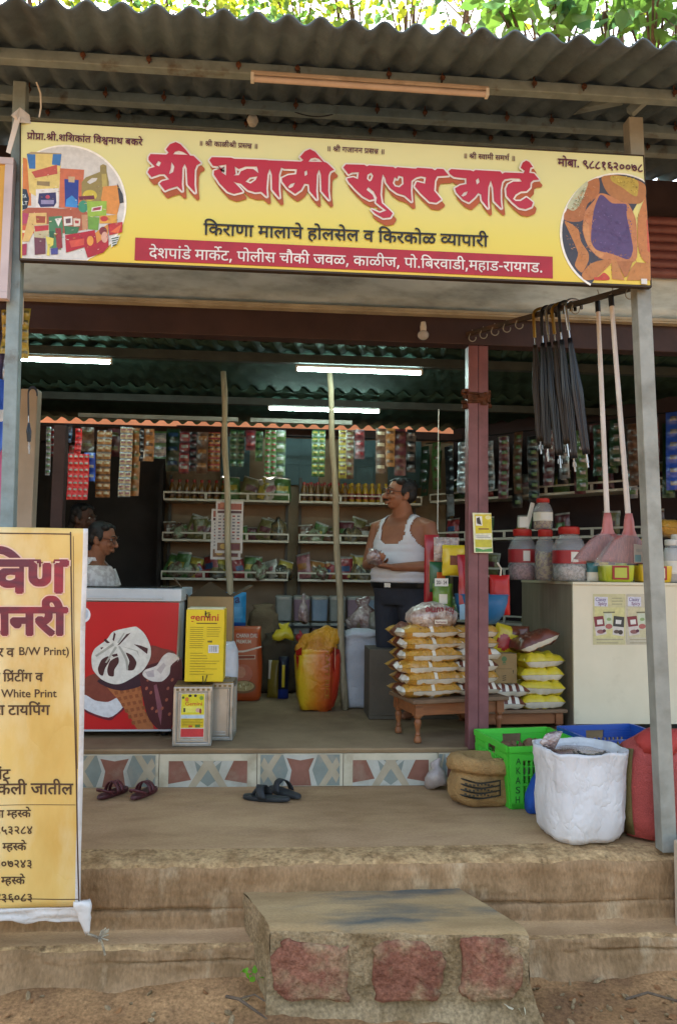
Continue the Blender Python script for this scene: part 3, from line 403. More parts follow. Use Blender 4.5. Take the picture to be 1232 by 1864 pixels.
# approach step with laterite stones set in mortar
M_mort = mat('mortar', '9c8767', '7c6548', 5, .95, 1.6, 50, fine=.4, fsc=70, dirt='7a6648', dsc=5, dlo=.5, dhi=.68, spec=.1)
M_step = mat('step_top', 'a58b64', '8c7350', 3, .9, .5, 70, fine=.15, dirt='5c5a52', dsc=2.2, dlo=.5, dhi=.66, spec=.15, stretch=(.6, 2.4, 1))
M_lat = mat('laterite', '8f604c', '754a3a', 8, .95, 2, 38, fine=.35, fsc=60, dirt='9a8262', dsc=7, dlo=.47, dhi=.66, spec=.08)
g = MB(); nu, nv = 70, 40
def stp(u, v):
    # v: 0 back top -> front lip -> foot
    if v < .5:
        t = v/.5; y = 3.47-(.335+.085*u)*t; z = .322-.012*t
        if t > .9: z -= .02*((t-.9)/.1)**2
    else:
        t = (v-.5)/.5; y = 3.131-.085*u-.02*t-(.09*max(0, t-.75)/.25)*(.4+.6*u); z = .294-.34*t
    xl = -.135+.135*min(1, (3.47-y)/.33); xr = .80+.2*min(1, (3.47-y)/.41)
    if v > .5: xl -= .02*t; xr += .12*max(0, t-.45)**1.3
    a = .005 if v < .42 else .012
    x = xl+(xr-xl)*u
    return (x+a*N(x, y, z, 9), y+a*(N(x, y, z+4, 8)+.6*N(x, y, z+4, 25)), z+a*.7*N(x+5, y, z, 9))
g.grid(nu, nv, stp, lambda u, v: 0 if v < .49 else 1)
for s, e in ((0, 1), (1, 0)):   # side cheeks
    g.grid(16, 12, lambda u, v: (lambda p: (p[0]+.008*N(p[1]*9, v*5, s), p[1], p[2]*(1-v)-.06*v+.006*N(u*7, v*7, s)))(stp(s, u*.5)), 1)
step = tag(g.build('approach_step', [M_step, M_mort], smooth=2), kind='structure')
for x0, x1, z0, z1, e in ((.02, .325, .05, .265, .0), (.40, .665, .06, .262, .01), (.72, .965, .07, .275, .0)):
    g = MB(); r = []
    for k in range(40):
        a = 2*math.pi*k/40; ca, sa = math.cos(a), math.sin(a)
        r.append((math.copysign(abs(ca)**.5, ca)*(1+.3*N(ca*1.6, sa*1.6, x0*7)+.1*N(ca*6, sa*6, x0)), math.copysign(abs(sa)**.5, sa)*(1+.34*N(ca*1.4, 5+sa*1.4, x0*9)+.1*N(ca*7, sa*7, x0+3))))
    xc, zc, hx, hz = (x0+x1)/2, (z0+z1)/2, (x1-x0)/2, (z1-z0)/2
    rings = []
    for s, d in ((1.02, 3.14), (1, 3.124), (.97, 3.117), (.85, 3.113), (.6, 3.112), (.35, 3.112), (.1, 3.112)):
        rings.append([(xc+s*hx*p[0], d-.085*(xc+s*hx*p[0])-.02*(.3-zc-s*hz*p[1])/.3+.008*(N(p[0]*s*3, p[1]*s*3, x0*5)+.8*N(p[0]*s*9, p[1]*s*8, x0)), zc+s*hz*p[1]) for p in r])
    g.loft(rings); g.build('laterite_stone', M_lat, step, smooth=2)

# ================================================================== SHOP BUILDING
M_plast = mat('beige_plaster', 'b5a48c', 'a39178', 3, .85, .2, 90, dirt='8d7c66', dsc=1.5, dlo=.55, dhi=.8)
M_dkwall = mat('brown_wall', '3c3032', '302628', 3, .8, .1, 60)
M_maroon = mat('maroon_paint', '74494a', '653c3e', 9, .5, .12, 60, dirt='50302f', dsc=6, dlo=.58, dhi=.75, spec=.4)
M_brownbeam = mat('brown_beam', '3c2a2a', '302121', 5, .6, .1, 60)
M_asb = mat('asbestos_sheet', '606e76', '4e5a60', 5, .95, .35, 120, dirt='434648', dsc=2.2, dlo=.5, dhi=.75, spec=.1)
M_asb2 = mat('green_asbestos', '3a5248', '2e4239', 5, .9, .3, 110, dirt='1e2a25', dsc=2.4, dlo=.5, dhi=.75, spec=.15)
M_galv = mat('galvanised_steel', '939389', '83837a', 8, .55, .1, 50, metal=.15, dirt='6c6a5f', dsc=5, dlo=.5, dhi=.75, spec=.4)
M_pipe = mat('grey_steel_pipe', '84918f', '717c7a', 10, .6, .15, 60, metal=.2, dirt='5d5347', dsc=7, dlo=.58, dhi=.72)
M_zinc = mat('zinc_sheet', 'c3cecd', 'abb6b5', 2, .5, .08, 12, metal=.15, dirt='878d88', dsc=2.5, dlo=.48, dhi=.7, stretch=(1, 1, 3), spec=.5)
M_teal = mat('teal_shutter', '4d6a70', '415c62', 4, .6, .1, 50)
M_rust = mat('rust', '5f3822', '3c2518', 25, .9, .8, 60)
M_black = plain('black_plastic', '17181b', .4)
M_white = mat('white_paint', 'cfccc4', 'bcb9b0', 6, .5, .05)
M_tubeon = emis('lit_tube', (.7, 1, .94), 15)
shop = thing('shop_building', 'open-fronted grocery shop with brown steel posts and a corrugated roof behind the yellow sign', 'shop', (0, 4.6, .66))
off = (0, -4.6, -.66)
def part(g, name, m, **k):
    o = g.build(name, m, shop, **k); o.location = off; return o
g = MB(); g.b2((-2.9, 8.3, .6), (1.9, 8.42, 3.14)); part(g, 'back_wall', mat('rear_plaster', '857560', '74654f', 3, .85, .2, 90, dirt='5f523f', dsc=1.5, dlo=.55, dhi=.8))
for x0, x1 in ((.04, .40), (.66, 1.02), (1.18, 1.52), (-.62, -.34)):
    g = MB(); g.b2((x0, 8.26, 2.62), (x1, 8.298, 3.13)); wpane = part(g, 'window', M_teal)
    g = MB()
    for xx in (x0, (x0+x1)/2, x1): g.b2((xx-.012, 8.245, 2.62), (xx+.012, 8.258, 3.13))
    g.b2((x0+.014, 8.25, 2.84), (x1-.014, 8.257, 2.87))
    o = g.build('frame', M_teal, wpane)
g = MB()
def wall2(g, a, b, z0, z1, t=.1):
    a, b = Vector((*a, 0)), Vector((*b, 0)); n = (b-a).normalized().cross(Vector((0, 0, 1)))*t
    P = [a, b, b+n, a+n]; g.add([(p.x, p.y, z) for z in (z0, z1) for p in P], [(0,3,2,1),(4,5,6,7),(0,1,5,4),(1,2,6,5),(2,3,7,6),(3,0,4,7)])
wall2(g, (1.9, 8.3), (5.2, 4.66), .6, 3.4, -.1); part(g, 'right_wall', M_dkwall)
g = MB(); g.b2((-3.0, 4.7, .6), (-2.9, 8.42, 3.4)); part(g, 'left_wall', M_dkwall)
g = MB(); g.b2((-1.665, 5.0, .66), (-1.56, 5.09, 2.84)); part(g, 'partition', mat('grey_beige_panel', '9c9284', '8d8375', 3, .8, .1), bevel=.004)
g = MB(); g.b2((-1.62, 5.6, .66), (-1.54, 5.68, 2.72)); part(g, 'door_frame', M_brownbeam)
M_void = mat('shade_board', '2b2624', '1f1b1a', 3, .85, .1)
g = MB(); g.b2((-2.88, 8.2, .67), (-1.22, 8.26, 3.12)); g.b2((-2.88, 5.7, .67), (-2.82, 8.19, 3.3)); g.b2((-1.24, 8.0, .67), (-1.2, 8.19, 2.75)); part(g, 'shade_screen', M_void)  # near-black panels stand in for the deep shade of the back room
g = MB(); g.b2((-2.9, 8.12, 3.13), (1.95, 8.24, 3.2)); g.b2((-2.9, 8.06, 3.0), (-.6, 8.118, 3.12)); part(g, 'rear_beam', M_brownbeam)
# front lintel and posts
g = MB(); g.b2((-2.9, 4.56, 3.10), (5.2, 4.66, 3.27)); part(g, 'front_beam', M_brownbeam, bevel=.004)
g = MB(); g.b2((-2.9, 4.6, 3.272), (5.2, 4.64, 4.235)); part(g, 'gable_shade', M_dkwall)  # dark sheet added to keep the gap above the beam black
g = MB()
for dx in (-.031, .031): g.b2((1.2+dx-.03, 4.565, .66), (1.2+dx+.0302, 4.655, 3.098))
colm = part(g, 'column', M_maroon, bevel=.004)
g = MB()
for k in range(34):
    a = random.random()*6.28; z = 2.72+random.random()*.11
    g.box((1.2+.07*math.cos(a), 4.61+.06*math.sin(a), z), (.02+.03*random.random(), .02+.02*random.random(), .012+.02*random.random()), 0, a)
g.tube([(1.135, 4.56, 2.80), (1.265, 4.558, 2.79)], .008); g.tube([(1.13, 4.56, 2.74), (1.268, 4.557, 2.75)], .007)
g.b2((1.132, 4.549, 2.75), (1.27, 4.563, 2.785))
g.build('rusty_joint', M_rust, colm, smooth=True)
# inner roof: three runs of skewed corrugated sheet
def wave(x, y, k, y0, lam=.15, A=.024): return A*math.cos(2*math.pi*(x+k*(y-y0))/lam)
g = MB()
for ya, yb, zb in ((4.58, 5.55, 3.318), (5.3, 6.98, 3.306), (6.72, 8.36, 3.294)):
    n = 760; rows = lin(ya, yb, 5); x0, x1 = -2.95, 5.2
    def f(u, v):
        x = x0+(x1-x0)*u; y = ya+(yb-ya)*v; return (x, y, zb+wave(x, y, .8, 4.5))
    g.grid(n, 6, f)
part(g, 'inner_roof', M_asb2, smooth=2, solid=.007, fix=False)
g = MB()
for y, z, x0, x1 in ((5.5, 3.235, -2.9, 5), (6.92, 3.225, -2.9, 5)):
    g.b2((x0, y-.03, z-.035), (x1, y+.03, z+.028))
part(g, 'purlin', mat('dark_purlin', '3a4240', '2c3331', 6, .7, .1))
for x0, x1 in ((-1.95, -.42), (-.3, .7)):
    g = MB(); g.b2((x0, 7.5, 3.15), (x1, 7.56, 3.19)); part(g, 'conduit_rail', M_galv)
# fascia sheet above the opening, with its light flange
g = MB(); zt = 3.86
g.grid(60, 6, lambda u, v: (-2.9+8*u, 4.535+.008*N(u*14, v*2, 3)+.005*N(u*40, v*3, 3), 3.29+(zt-3.29)*v))
fas = part(g, 'fascia_sheet', M_zinc, smooth=2, solid=.003)
g = MB(); g.b2((-2.9, 4.50, 3.262), (5.1, 4.556, 3.285)); g.b2((-2.9, 4.49, 3.272), (5.1, 4.4995, 3.288)); o = g.build('flange', mat('pale_flange', 'b0a893', '958d79', 6, .6, .1), fas)
g = MB()
for k in range(7): g.tube([(1.6, 4.5, 3.58+k*.055), (5, 4.5, 3.58+k*.055)], .032, 10)
part(g, 'rolled_shutter', M_maroon, smooth=True)

# wall of the house behind, seen through the corrugation gaps
g = MB(); g.b2((-4, 9.4, 0), (4, 9.6, 3.9)); o = g.build('rear_house_wall', mat('terracotta_wall', 'd98a5c', 'c57a50', 2, .9, .2), loc=(0, 0, 0))
tag(o, 'terracotta painted wall of the house behind, glimpsed under the wavy roof edge at the back', 'wall')

# ================================================================== VERANDA CANOPY
canopy = thing('veranda_canopy', 'grey corrugated sheet canopy on steel pipes projecting over the shop front', 'canopy', (0, 3.45, .45))
cof = (0, -3.45, -.45)
def cpart(g, name, m, **k):
    o = g.build(name, m, canopy, **k); o.location = cof; return o
def zs(y): return 3.878+.227*(y-2.9)
g = MB()
def f(u, v):
    x = -4+9*u; y = 2.9+.015*N(x*1.1, 0, 0)+1.78*v
    return (x, y, zs(y)+wave(x, y, 1.15, 2.9, .131, .021)+.008*N(x, y, 0, 1.3))
g.grid(1000, 7, f)
cpart(g, 'roof_sheet', M_asb, smooth=2, solid=.008, fix=False)
for y in (3.3, 3.72, 4.02):
    g = MB(); z = zs(y)-.021-.027
    g.b2((-4, y-.025, z-.025), (5, y+.025, z+.025)); pl = cpart(g, 'purlin', M_pipe, bevel=.003)
    for k in range(16):
        x = -1.9+k*.33+.05*math.sin(k*3); g = MB()
        g.tube([(x, y-.03, z+.04), (x, y-.03, z-.012)], .0035, 6); g.lathe([(.012, 0), (.012, .008), (.006, .012)], (x, y-.034, z+.004), 8, M=Matrix.Rotation(R_(90), 3, 'X')); g.build('hook_bolt', M_rust, pl)
def pipe(a, b, sx, sy, name, m):
    a, b = Vector(a), Vector(b); g = MB()
    ring = lambda p: [p+Vector((i*sx/2, j*sy/2, 0)) for i, j in ((-1, -1), (1, -1), (1, 1), (-1, 1))]
    g.loft([ring(a), ring(b)]); return cpart(g, name, m, bevel=.004)
pL = pipe((at(20, 960, 3.45).x-.0, 3.49, .45), (at(37, 125, 3.45).x, 3.475, 3.91), .058, .05, 'post', M_pipe)
pR = pipe((at(1218, 1555, 3.47).x-.005, 3.49, .45), (at(1153, 190, 3.46).x, 3.475, 3.91), .07, .07, 'post', M_galv)
a, b = at(1130, 178, 3.42), at(800, 248, 4.4); g = MB(); g.tube([a, b], .034, 4, sq=True); cpart(g, 'brace', M_pipe)
a, b = at(1215, 140, 3.36), at(1145, 205, 3.44); g = MB(); g.tube([a, b], .03, 4, sq=True); cpart(g, 'brace', M_pipe)
for x in (2.6, -2.7, -3.9, 4.6):
    pipe((x, 3.46, .45), (x, 3.42, 3.9), .06, .06, 'post', M_pipe)
# right pillar at the edge of the frame
g = MB(); a = at(1212, 1690, 3.36)
g.b2((1.775, 3.32, .1), (2.15, 3.405, .53)); tag(g.build('plinth_pillar', M_plast, bevel=.01), 'low beige plastered pillar at the right end of the veranda edge', 'pillar')

# ================================================================== TREES
def leafmat(name, c1, c2):
    m = mat(name, c1, c2, 3, .5, spec=.3); n, l = m.node_tree.nodes, m.node_tree.links
    b = n['Principled BSDF']; t = n.new('ShaderNodeBsdfTranslucent'); mx = n.new('ShaderNodeMixShader'); mx.inputs[0].default_value = .5
    src = b.inputs['Base Color'].links[0].from_socket; hs = n.new('ShaderNodeHueSaturation'); hs.inputs['Value'].default_value = 1.5; hs.inputs['Saturation'].default_value = 1.1
    l.new(src, hs.inputs['Color']); l.new(hs.outputs[0], t.inputs[0]); l.new(b.outputs[0], mx.inputs[1]); l.new(t.outputs[0], mx.inputs[2]); l.new(mx.outputs[0], n['Material Output'].inputs[0]); return m
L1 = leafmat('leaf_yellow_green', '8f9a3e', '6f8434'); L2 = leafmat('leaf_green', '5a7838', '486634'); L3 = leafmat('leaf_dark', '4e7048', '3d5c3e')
M_bark = mat('bark', '6b5a48', '4c3f33', 9, .95, 1, 40, stretch=(2, 2, .5))
def leaf(g, p, s, mi, rnd):
    d = Vector((rnd.gauss(0, 1), rnd.gauss(0, 1), rnd.gauss(-.5, .6))).normalized(); n = d.cross(Vector((rnd.gauss(0, .5), rnd.gauss(0, .5), 1))).normalized()
    u = d.cross(n); w_ = s*.36
    pts = [p, p+d*s*.3+n*w_*.9+u*s*.05, p+d*s*.65+n*w_*.75+u*s*.04, p+d*s-u*s*.12, p+d*s*.65-n*w_*.75+u*s*.04, p+d*s*.3-n*w_*.9+u*s*.05, p+d*s*.5-u*s*.02]
    g.add(pts, [(0, 1, 6), (1, 2, 6), (2, 3, 6), (0, 6, 5), (6, 3, 4), (6, 4, 5)], mi)
def tree(name, label, base, height, clumps, size, mats, seed, limbs):
    rnd = random.Random(seed); t = thing(name, label, 'tree', base, 0, 'trees behind the shop')
    b = Vector(base); g = MB(); top = Vector((rnd.uniform(-.3, .3), rnd.uniform(-.3, .3), height*.62))
    g.tube([(0, 0, -.1), (.05, .02, height*.2), (-.06, .05, height*.42), top], [.2, .16, .13, .1], 10)
    lg = MB()
    for (c, r, n) in clumps:
        c = Vector(c)-b; mid = top*.7+(c-top*.7)*.55+Vector((0, 0, .25))
        g.tube([top*rnd.uniform(.6, .95), mid, c], [.07, .045, .02], 7)
        for q in range(limbs):
            e = c+Vector((rnd.gauss(0, .5), rnd.gauss(0, .5), rnd.gauss(0, .35)))*r
            g.tube([c+(mid-c)*.3, (c+e)/2+Vector((0, 0, .08)), e], [.018, .011, .005], 5)
        for q in range(n):
            v = Vector((rnd.gauss(0, .48), rnd.gauss(0, .48), rnd.gauss(0, .36)))*r
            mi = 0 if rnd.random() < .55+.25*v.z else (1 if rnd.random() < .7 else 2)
            leaf(lg, c+v, size*rnd.uniform(.6, 1.25), mi, rnd)
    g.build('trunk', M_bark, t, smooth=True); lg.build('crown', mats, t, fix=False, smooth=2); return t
P = lambda px, py, Y: tuple(at(px, py, Y))
tree('leafy_tree', 'bright yellow-green tree behind the left half of the roof', (-2.3, 11, 0), 9, [(P(40, -60, 10), 1.1, 170), (P(240, -10, 10.5), 1.1, 520), (P(400, 5, 10), 1.0, 460), (P(130, -150, 11), 1.4, 300), (P(-120, -80, 11), 1.4, 300), (P(330, -170, 11), 1.5, 300)], .14, [L1, L2, L3], 3, 5)
tree('leafy_tree', 'thin branched light green tree behind the middle of the roof', (1.9, 12.5, 0), 10, [(P(520, 10, 11), 1.05, 330), (P(640, 0, 11.5), 1.0, 180), (P(740, 20, 11), .8, 90), (P(590, -130, 12), 1.5, 320), (P(850, 0, 12), .9, 90), (P(760, -150, 12), 1.4, 220)], .16, [L1, L2, L3], 5, 6)
tree('broadleaf_tree', 'tree with large dark green leaves hanging over the right end of the roof', (4.6, 9.5, 0), 8.5, [(P(1100, 20, 7), .55, 48), (P(1190, 45, 6.8), .5, 50), (P(1000, 10, 7.4), .5, 60), (P(1240, 0, 7), .7, 60), (P(930, 20, 8), .5, 50), (P(1120, -120, 8), .9, 100)], .24, [L2, L2, L3], 9, 6)
tree('leafy_tree', 'distant hazy green tree behind the right half of the roof', (7, 17, 0), 13, [(P(960, -20, 16), 1.5, 130), (P(1120, 10, 17), 1.2, 90), (P(820, -60, 16), 1.5, 130), (P(1250, -40, 17), 1.8, 150)], .24, [L2, L1, L3], 11, 6)
# ================================================================== SHOP SIGN
YS = 3.40
sign = thing('shop_sign', 'long yellow shop sign with red Devanagari lettering above the entrance', 'sign', (.28, YS, 3.06))
sof = (-.28, -YS, -3.06)
def spart(g, name, m, par=None, **k):
    o = g.build(name, m, par or sign, fix=False, **k)
    if not par: o.location = sof
    return o
c = [at(40, 222, YS), at(1169, 284, YS), at(1185, 517, YS), at(38, 472, YS)]
SX0, SX1, SZ0, SZ1 = -1.18, 1.694, (c[2].z+c[3].z)/2, (c[0].z+c[1].z)/2
def shear(g): g.v = [(x+(SZ1-z)*.04*(1 if True else 0)-.004, y, z) for x, y, z in g.v]
def flat(Y):       # photo pixel -> sign face, d metres behind that plane
    return lambda u, v, d=0: (lambda p: (p.x, Y+d, p.z))(at(u, v, YS))
M_sy = bpy.data.materials.new('sign_yellow_print'); M_sy.use_nodes = True
n, l = M_sy.node_tree.nodes, M_sy.node_tree.links; b = n['Principled BSDF']; b.inputs['Roughness'].default_value = .38
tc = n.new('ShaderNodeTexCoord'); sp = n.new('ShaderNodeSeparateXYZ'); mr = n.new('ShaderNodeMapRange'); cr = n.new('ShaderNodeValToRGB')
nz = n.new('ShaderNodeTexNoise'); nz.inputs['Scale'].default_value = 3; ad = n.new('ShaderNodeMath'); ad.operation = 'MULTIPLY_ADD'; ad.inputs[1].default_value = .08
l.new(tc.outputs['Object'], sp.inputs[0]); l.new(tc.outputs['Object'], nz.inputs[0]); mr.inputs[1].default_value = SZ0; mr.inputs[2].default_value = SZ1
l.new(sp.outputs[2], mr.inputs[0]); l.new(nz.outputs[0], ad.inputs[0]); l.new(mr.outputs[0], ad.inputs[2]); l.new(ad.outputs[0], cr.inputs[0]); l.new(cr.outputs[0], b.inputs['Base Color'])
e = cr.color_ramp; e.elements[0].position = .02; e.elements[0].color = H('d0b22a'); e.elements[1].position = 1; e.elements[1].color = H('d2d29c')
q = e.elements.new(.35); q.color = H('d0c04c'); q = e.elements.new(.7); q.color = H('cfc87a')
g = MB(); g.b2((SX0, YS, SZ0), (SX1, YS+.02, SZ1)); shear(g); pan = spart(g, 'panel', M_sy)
g = MB()
for a, bb in (((SX0-.006, YS-.002, SZ0-.01), (SX1+.006, YS+.03, SZ0-.001)), ((SX0-.006, YS-.002, SZ1+.001), (SX1+.006, YS+.03, SZ1+.007)), ((SX0-.006, YS-.002, SZ0), (SX0-.001, YS+.03, SZ1)), ((SX1+.001, YS-.002, SZ0), (SX1+.006, YS+.03, SZ1))): g.b2(a, bb)
shear(g); spart(g, 'frame', plain('dark_frame', '3a2f24', .6))
g = MB()
g.box((SX1-.012, YS-.006, SZ0+.014), (.028, .004, .026), 0)
spart(g, 'corner_clip', M_white)
M_red = plain('sign_red', 'a3242f', .4); M_wht = plain('print_white', 'ddd6cd', .45); M_blk = plain('print_black', '221d1d', .45); M_mag = mat('title_red', 'ab2a42', 'a81f2e', 1.2, .4); M_sha = plain('title_shadow', 'a8552a', .45); M_vio = plain('print_violet', '5b2440', .45)
# headline letters traced as outlines (zoom pixels)
A = lambda L: [(260+x/3.422, 250+y/3.422) for x, y in L]
B = lambda L: [(620+x/3.242, 270+y/3.242) for x, y in L]
T1 = [A([(40,132),(52,113),(150,116),(165,104),(147,84),(172,52),(208,38),(238,52),(272,88),(298,122),(318,124),(364,168),(338,182),(326,212),(324,300),(330,354),(282,302),(276,200),(264,174),(250,200),(246,300),(250,344),(218,312),(160,330),(142,340),(108,296),(122,282),(168,270),(140,238),(110,238),(80,248),(58,256),(34,226),(46,202),(80,192),(66,178),(40,150)]),
      A([(100,155),(117,165),(106,190),(84,180)]), A([(182,162),(200,190),(192,225),(166,238),(178,200)]), A([(192,114),(205,97),(228,92),(255,100),(284,118)])]
T2 = [A([(416,152),(432,132),(552,135),(572,142),(668,145),(765,149),(785,152),(985,160),(1000,150),(978,130),(1008,96),(1040,82),(1072,98),(1125,160),(1146,168),(1190,210),(1165,222),(1155,246),(1153,340),(1160,398),(1112,342),(1108,240),(1097,206),(1083,240),(1079,340),(1084,396),(1038,342),(1034,300),(1006,296),(985,334),(948,360),(902,326),(868,282),(866,262),(905,244),(955,238),(960,206),(880,204),(862,196),(848,240),(847,330),(852,386),(806,332),(804,240),(791,204),(777,240),(770,330),(774,378),(738,346),(700,350),(655,336),(612,296),(590,292),(566,284),(600,318),(624,346),(570,360),(530,346),(482,296),(444,240),(446,216),(472,208),(500,204),(470,188),(440,186)]),
      A([(474,184),(522,178),(520,246),(494,226)]), A([(566,246),(580,236),(574,190),(600,206),(640,190),(712,190),(722,232),(690,206),(650,204),(612,220),(600,244)]), A([(640,284),(668,258),(716,250),(704,274),(672,296)]), A([(904,316),(920,298),(948,290),(934,316),(912,326)]), A([(1005,222),(1022,212),(1024,240),(1008,250)]), A([(1030,160),(1046,140),(1072,134),(1098,144),(1118,162)])]
T3 = [B([(14,120),(30,102),(138,105),(152,114),(166,108),(308,118),(320,126),(332,119),(440,128),(450,122),(536,128),(552,138),(566,128),(602,130),(634,168),(600,170),(566,172),(552,200),(548,258),(590,308),(560,328),(520,322),(468,272),(434,232),(446,205),(494,216),(500,178),(470,172),(440,180),(414,200),(411,262),(416,322),(376,286),(330,272),(292,244),(264,206),(262,186),(246,160),(238,200),(232,280),(240,330),(282,368),(304,390),(290,414),(248,418),(200,390),(178,366),(228,388),(268,374),(236,350),(206,326),(212,300),(192,262),(160,236),(150,252),(186,282),(196,306),(168,312),(128,290),(88,252),(46,206),(36,186),(72,178),(100,190),(106,148),(66,150),(44,160)]),
      B([(152,188),(156,164),(178,150),(190,170),(180,196),(168,204)]), B([(304,212),(316,176),(330,190),(338,168),(366,176),(368,218),(344,238),(316,232)]), B([(450,206),(484,176),(500,172),(498,222)])]
T3[3:] = []
T4 = [B([(632,142),(648,130),(762,138),(778,144),(790,136),(936,144),(948,158),(962,150),(1072,154),(1080,140),(1056,122),(1068,92),(1088,80),(1106,88),(1128,118),(1112,122),(1106,152),(1134,156),(1164,192),(1130,196),(1114,210),(1112,238),(1090,260),(1056,262),(1026,280),(1010,306),(1026,318),(1056,318),(1090,296),(1128,326),(1120,352),(1084,366),(1046,358),(1008,326),(974,288),(970,246),(982,220),(1012,204),(1062,204),(1050,186),(1000,184),(962,190),(946,208),(938,250),(938,310),(944,362),(900,318),(894,240),(880,196),(866,236),(862,310),(866,362),(828,314),(824,280),(806,270),(786,296),(752,326),(718,310),(678,268),(670,244),(700,226),(738,218),(736,184),(690,180),(664,176),(640,160)]),
      B([(706,288),(722,268),(746,260),(736,282),(718,292)]), B([(792,196),(808,182),(814,208),(798,222)])]
g = MB(); gs = MB(); gw = MB(); q = 0
for T in (T1, T2, T3, T4):
    P3 = [[(lambda p: (p.x, p.z))(at(u, v, YS)) for u, v in h] for h in T]
    v, f = curve_mesh(P3); q += 1
    g.add([(p[0], YS-.012-q*.0001, p[1]) for p in v], f)
    for i, (dx, dy) in enumerate(bold(.008, 12)):
        gw.add([(p[0]+dx, YS-.009-q*.0001-i*.00002, p[1]+dy) for p in v], f)
    for i, (dx, dy) in enumerate(bold(.007, 10)):
        gs.add([(p[0]+dx+.012, YS-.006-q*.0001-i*.00002, p[1]+dy-.026) for p in v], f)
spart(gs, 'headline_shadow', M_sha); spart(gw, 'headline_outline', M_wht); spart(g, 'headline', M_mag)
def sline(mb, text, p0, p1, Y, off=0, sy=1, mi=0):
    a, bb = at(*p0, YS), at(*p1, YS); wd = deva_w(text); s = (bb.x-a.x)/wd; dz = (bb.z-a.z)/(bb.x-a.x)
    deva(mb, text, lambda u, v, k: (a.x+u*s, Y-k, a.z+u*s*dz+v*s*sy), mi, off)
g = MB(); a, bb = at(247, 433, YS), at(1005, 503, YS)
g.b2((a.x, YS-.004, at(247, 474, YS).z), (bb.x, YS-.0005, a.z)); spart(g, 'red_band', M_red)
g = MB(); sline(g, 'देशपांडे मार्केट, पोलीस चौकी जवळ, काळीज, पो.बिरवाडी,महाड-रायगड.', (272, 470), (987, 497), YS-.006, .009); spart(g, 'address_line', M_wht)
g = MB(); sline(g, 'किराणा मालाचे होलसेल व किरकोळ व्यापारी', (371, 428), (887, 450), YS-.006, .016); spart(g, 'trade_line', M_blk)
g = MB(); gw = MB()
for t, p, q, o_ in (('प्रोप्रा.श्री.शशिकांत विश्वनाथ बकरे', (50, 254), (260, 266), .018), ('॥ श्री काळीश्री प्रसन्न ॥', (362, 266), (470, 272), .012), ('॥ श्री गजानन प्रसन्न ॥', (594, 276), (700, 282), .012), ('॥ श्री स्वामी समर्थ ॥', (842, 289), (937, 294), .012), ('मोबा. ९८८१६२००७८', (1014, 303), (1169, 314), .02)):
    g = MB(); sline(g, t, p, q, YS-.005, o_, 1.08); spart(g, 'small_lettering', M_vio)
# printed roundels: groceries on the left, grain sacks on the right
def circ(cx, cy, rx, ry, a0, a1, n_=40): return [(cx+rx*math.cos(R_(a0+(a1-a0)*k/n_)), cy+ry*math.sin(R_(a0+(a1-a0)*k/n_))) for k in range(n_+1)]
PAL = {}
def pm(h):
    if h not in PAL: PAL[h] = mat('print_'+h, h, None, 40, .42)
    return PAL[h]
def rounded(P, k=4):
    # closed curve through the given corners
    out = []; n_ = len(P)
    for i in range(n_):
        a, b_, c_, d_ = (Vector(P[(i+j) % n_]) for j in (-1, 0, 1, 2))
        for q in range(k):
            out.append(tuple(hermite(a, b_, c_, d_, q/k)))
    return out
def hermite(a, b_, c_, d_, t):
    m0, m1 = (c_-a)*.38, (d_-b_)*.38
    return (2*t**3-3*t*t+1)*b_+(t**3-2*t*t+t)*m0+(3*t*t-2*t**3)*c_+(t**3-t*t)*m1
class Art:
    # flat print: coloured shapes in layers a fraction of a millimetre apart
    def __init__(s, fn): s.g = MB(); s.mats = []; s.fn = fn; s.k = 0; s.Z = .0007; s.sm = True
    def c(s, h):
        if h not in s.mats: s.mats.append(h)
        return s.mats.index(h)
    def p(s, pts, h):
        if s.sm and not isinstance(pts[0][0], (tuple, list)) and 6 <= len(pts) <= 24: pts = rounded(pts)
        s.k += 1; d = -s.k*.00006-s.Z
        s.g.poly(pts, lambda u, v: s.fn(u, v, d), s.c(h)); return s
    def r(s, x0, y0, x1, y1, h, sk=0): return s.p([(x0, y0), (x1, y0+sk), (x1, y1+sk), (x0, y1)], h)
    def o(s, cx, cy, rx, ry, h, rot=0):
        q = []
        for k in range(22):
            a = 2*math.pi*k/22; x, y = rx*math.cos(a), ry*math.sin(a); q.append((cx+x*math.cos(rot)-y*math.sin(rot), cy+x*math.sin(rot)+y*math.cos(rot)))
        return s.p(q, h)
    def t(s, text, x, y, wd, ht, h, rot=0, off=0):
        s.k += 1; d = -s.k*.00006-s.Z; ca, sa = math.cos(rot), math.sin(rot)
        put(s.g, text, lambda u, v: s.fn(x+u*ca+v*sa, y+u*sa-v*ca, d), s.c(h), wd, ht, off); return s
    def done(s, name, parent, loc=None):
        o = s.g.build(name, [pm(h) for h in s.mats], parent, fix=False)
        if loc: o.location = loc
        return o
ps = lambda u, v, d=0: (lambda p: (p.x, YS-.0015+d, p.z))(at(u, v, YS))
def Z(L, x=30, y=220, s=5.357): return [(x+a/s, y+b_/s) for a, b_ in L]
ar = Art(ps); ar.sm = False
def clipx(L): return [(max(41.5, x), y) for x, y in L]
ar.p(clipx(circ(120, 372, 111, 108, -143, 66)+[(160, 474.5), (41.5, 470)]), 'ece8dc')
ar.p(clipx(circ(119, 372, 108.5, 105, -143, 66)+[(158, 474), (41.5, 469.5)]), 'c9c7c0')
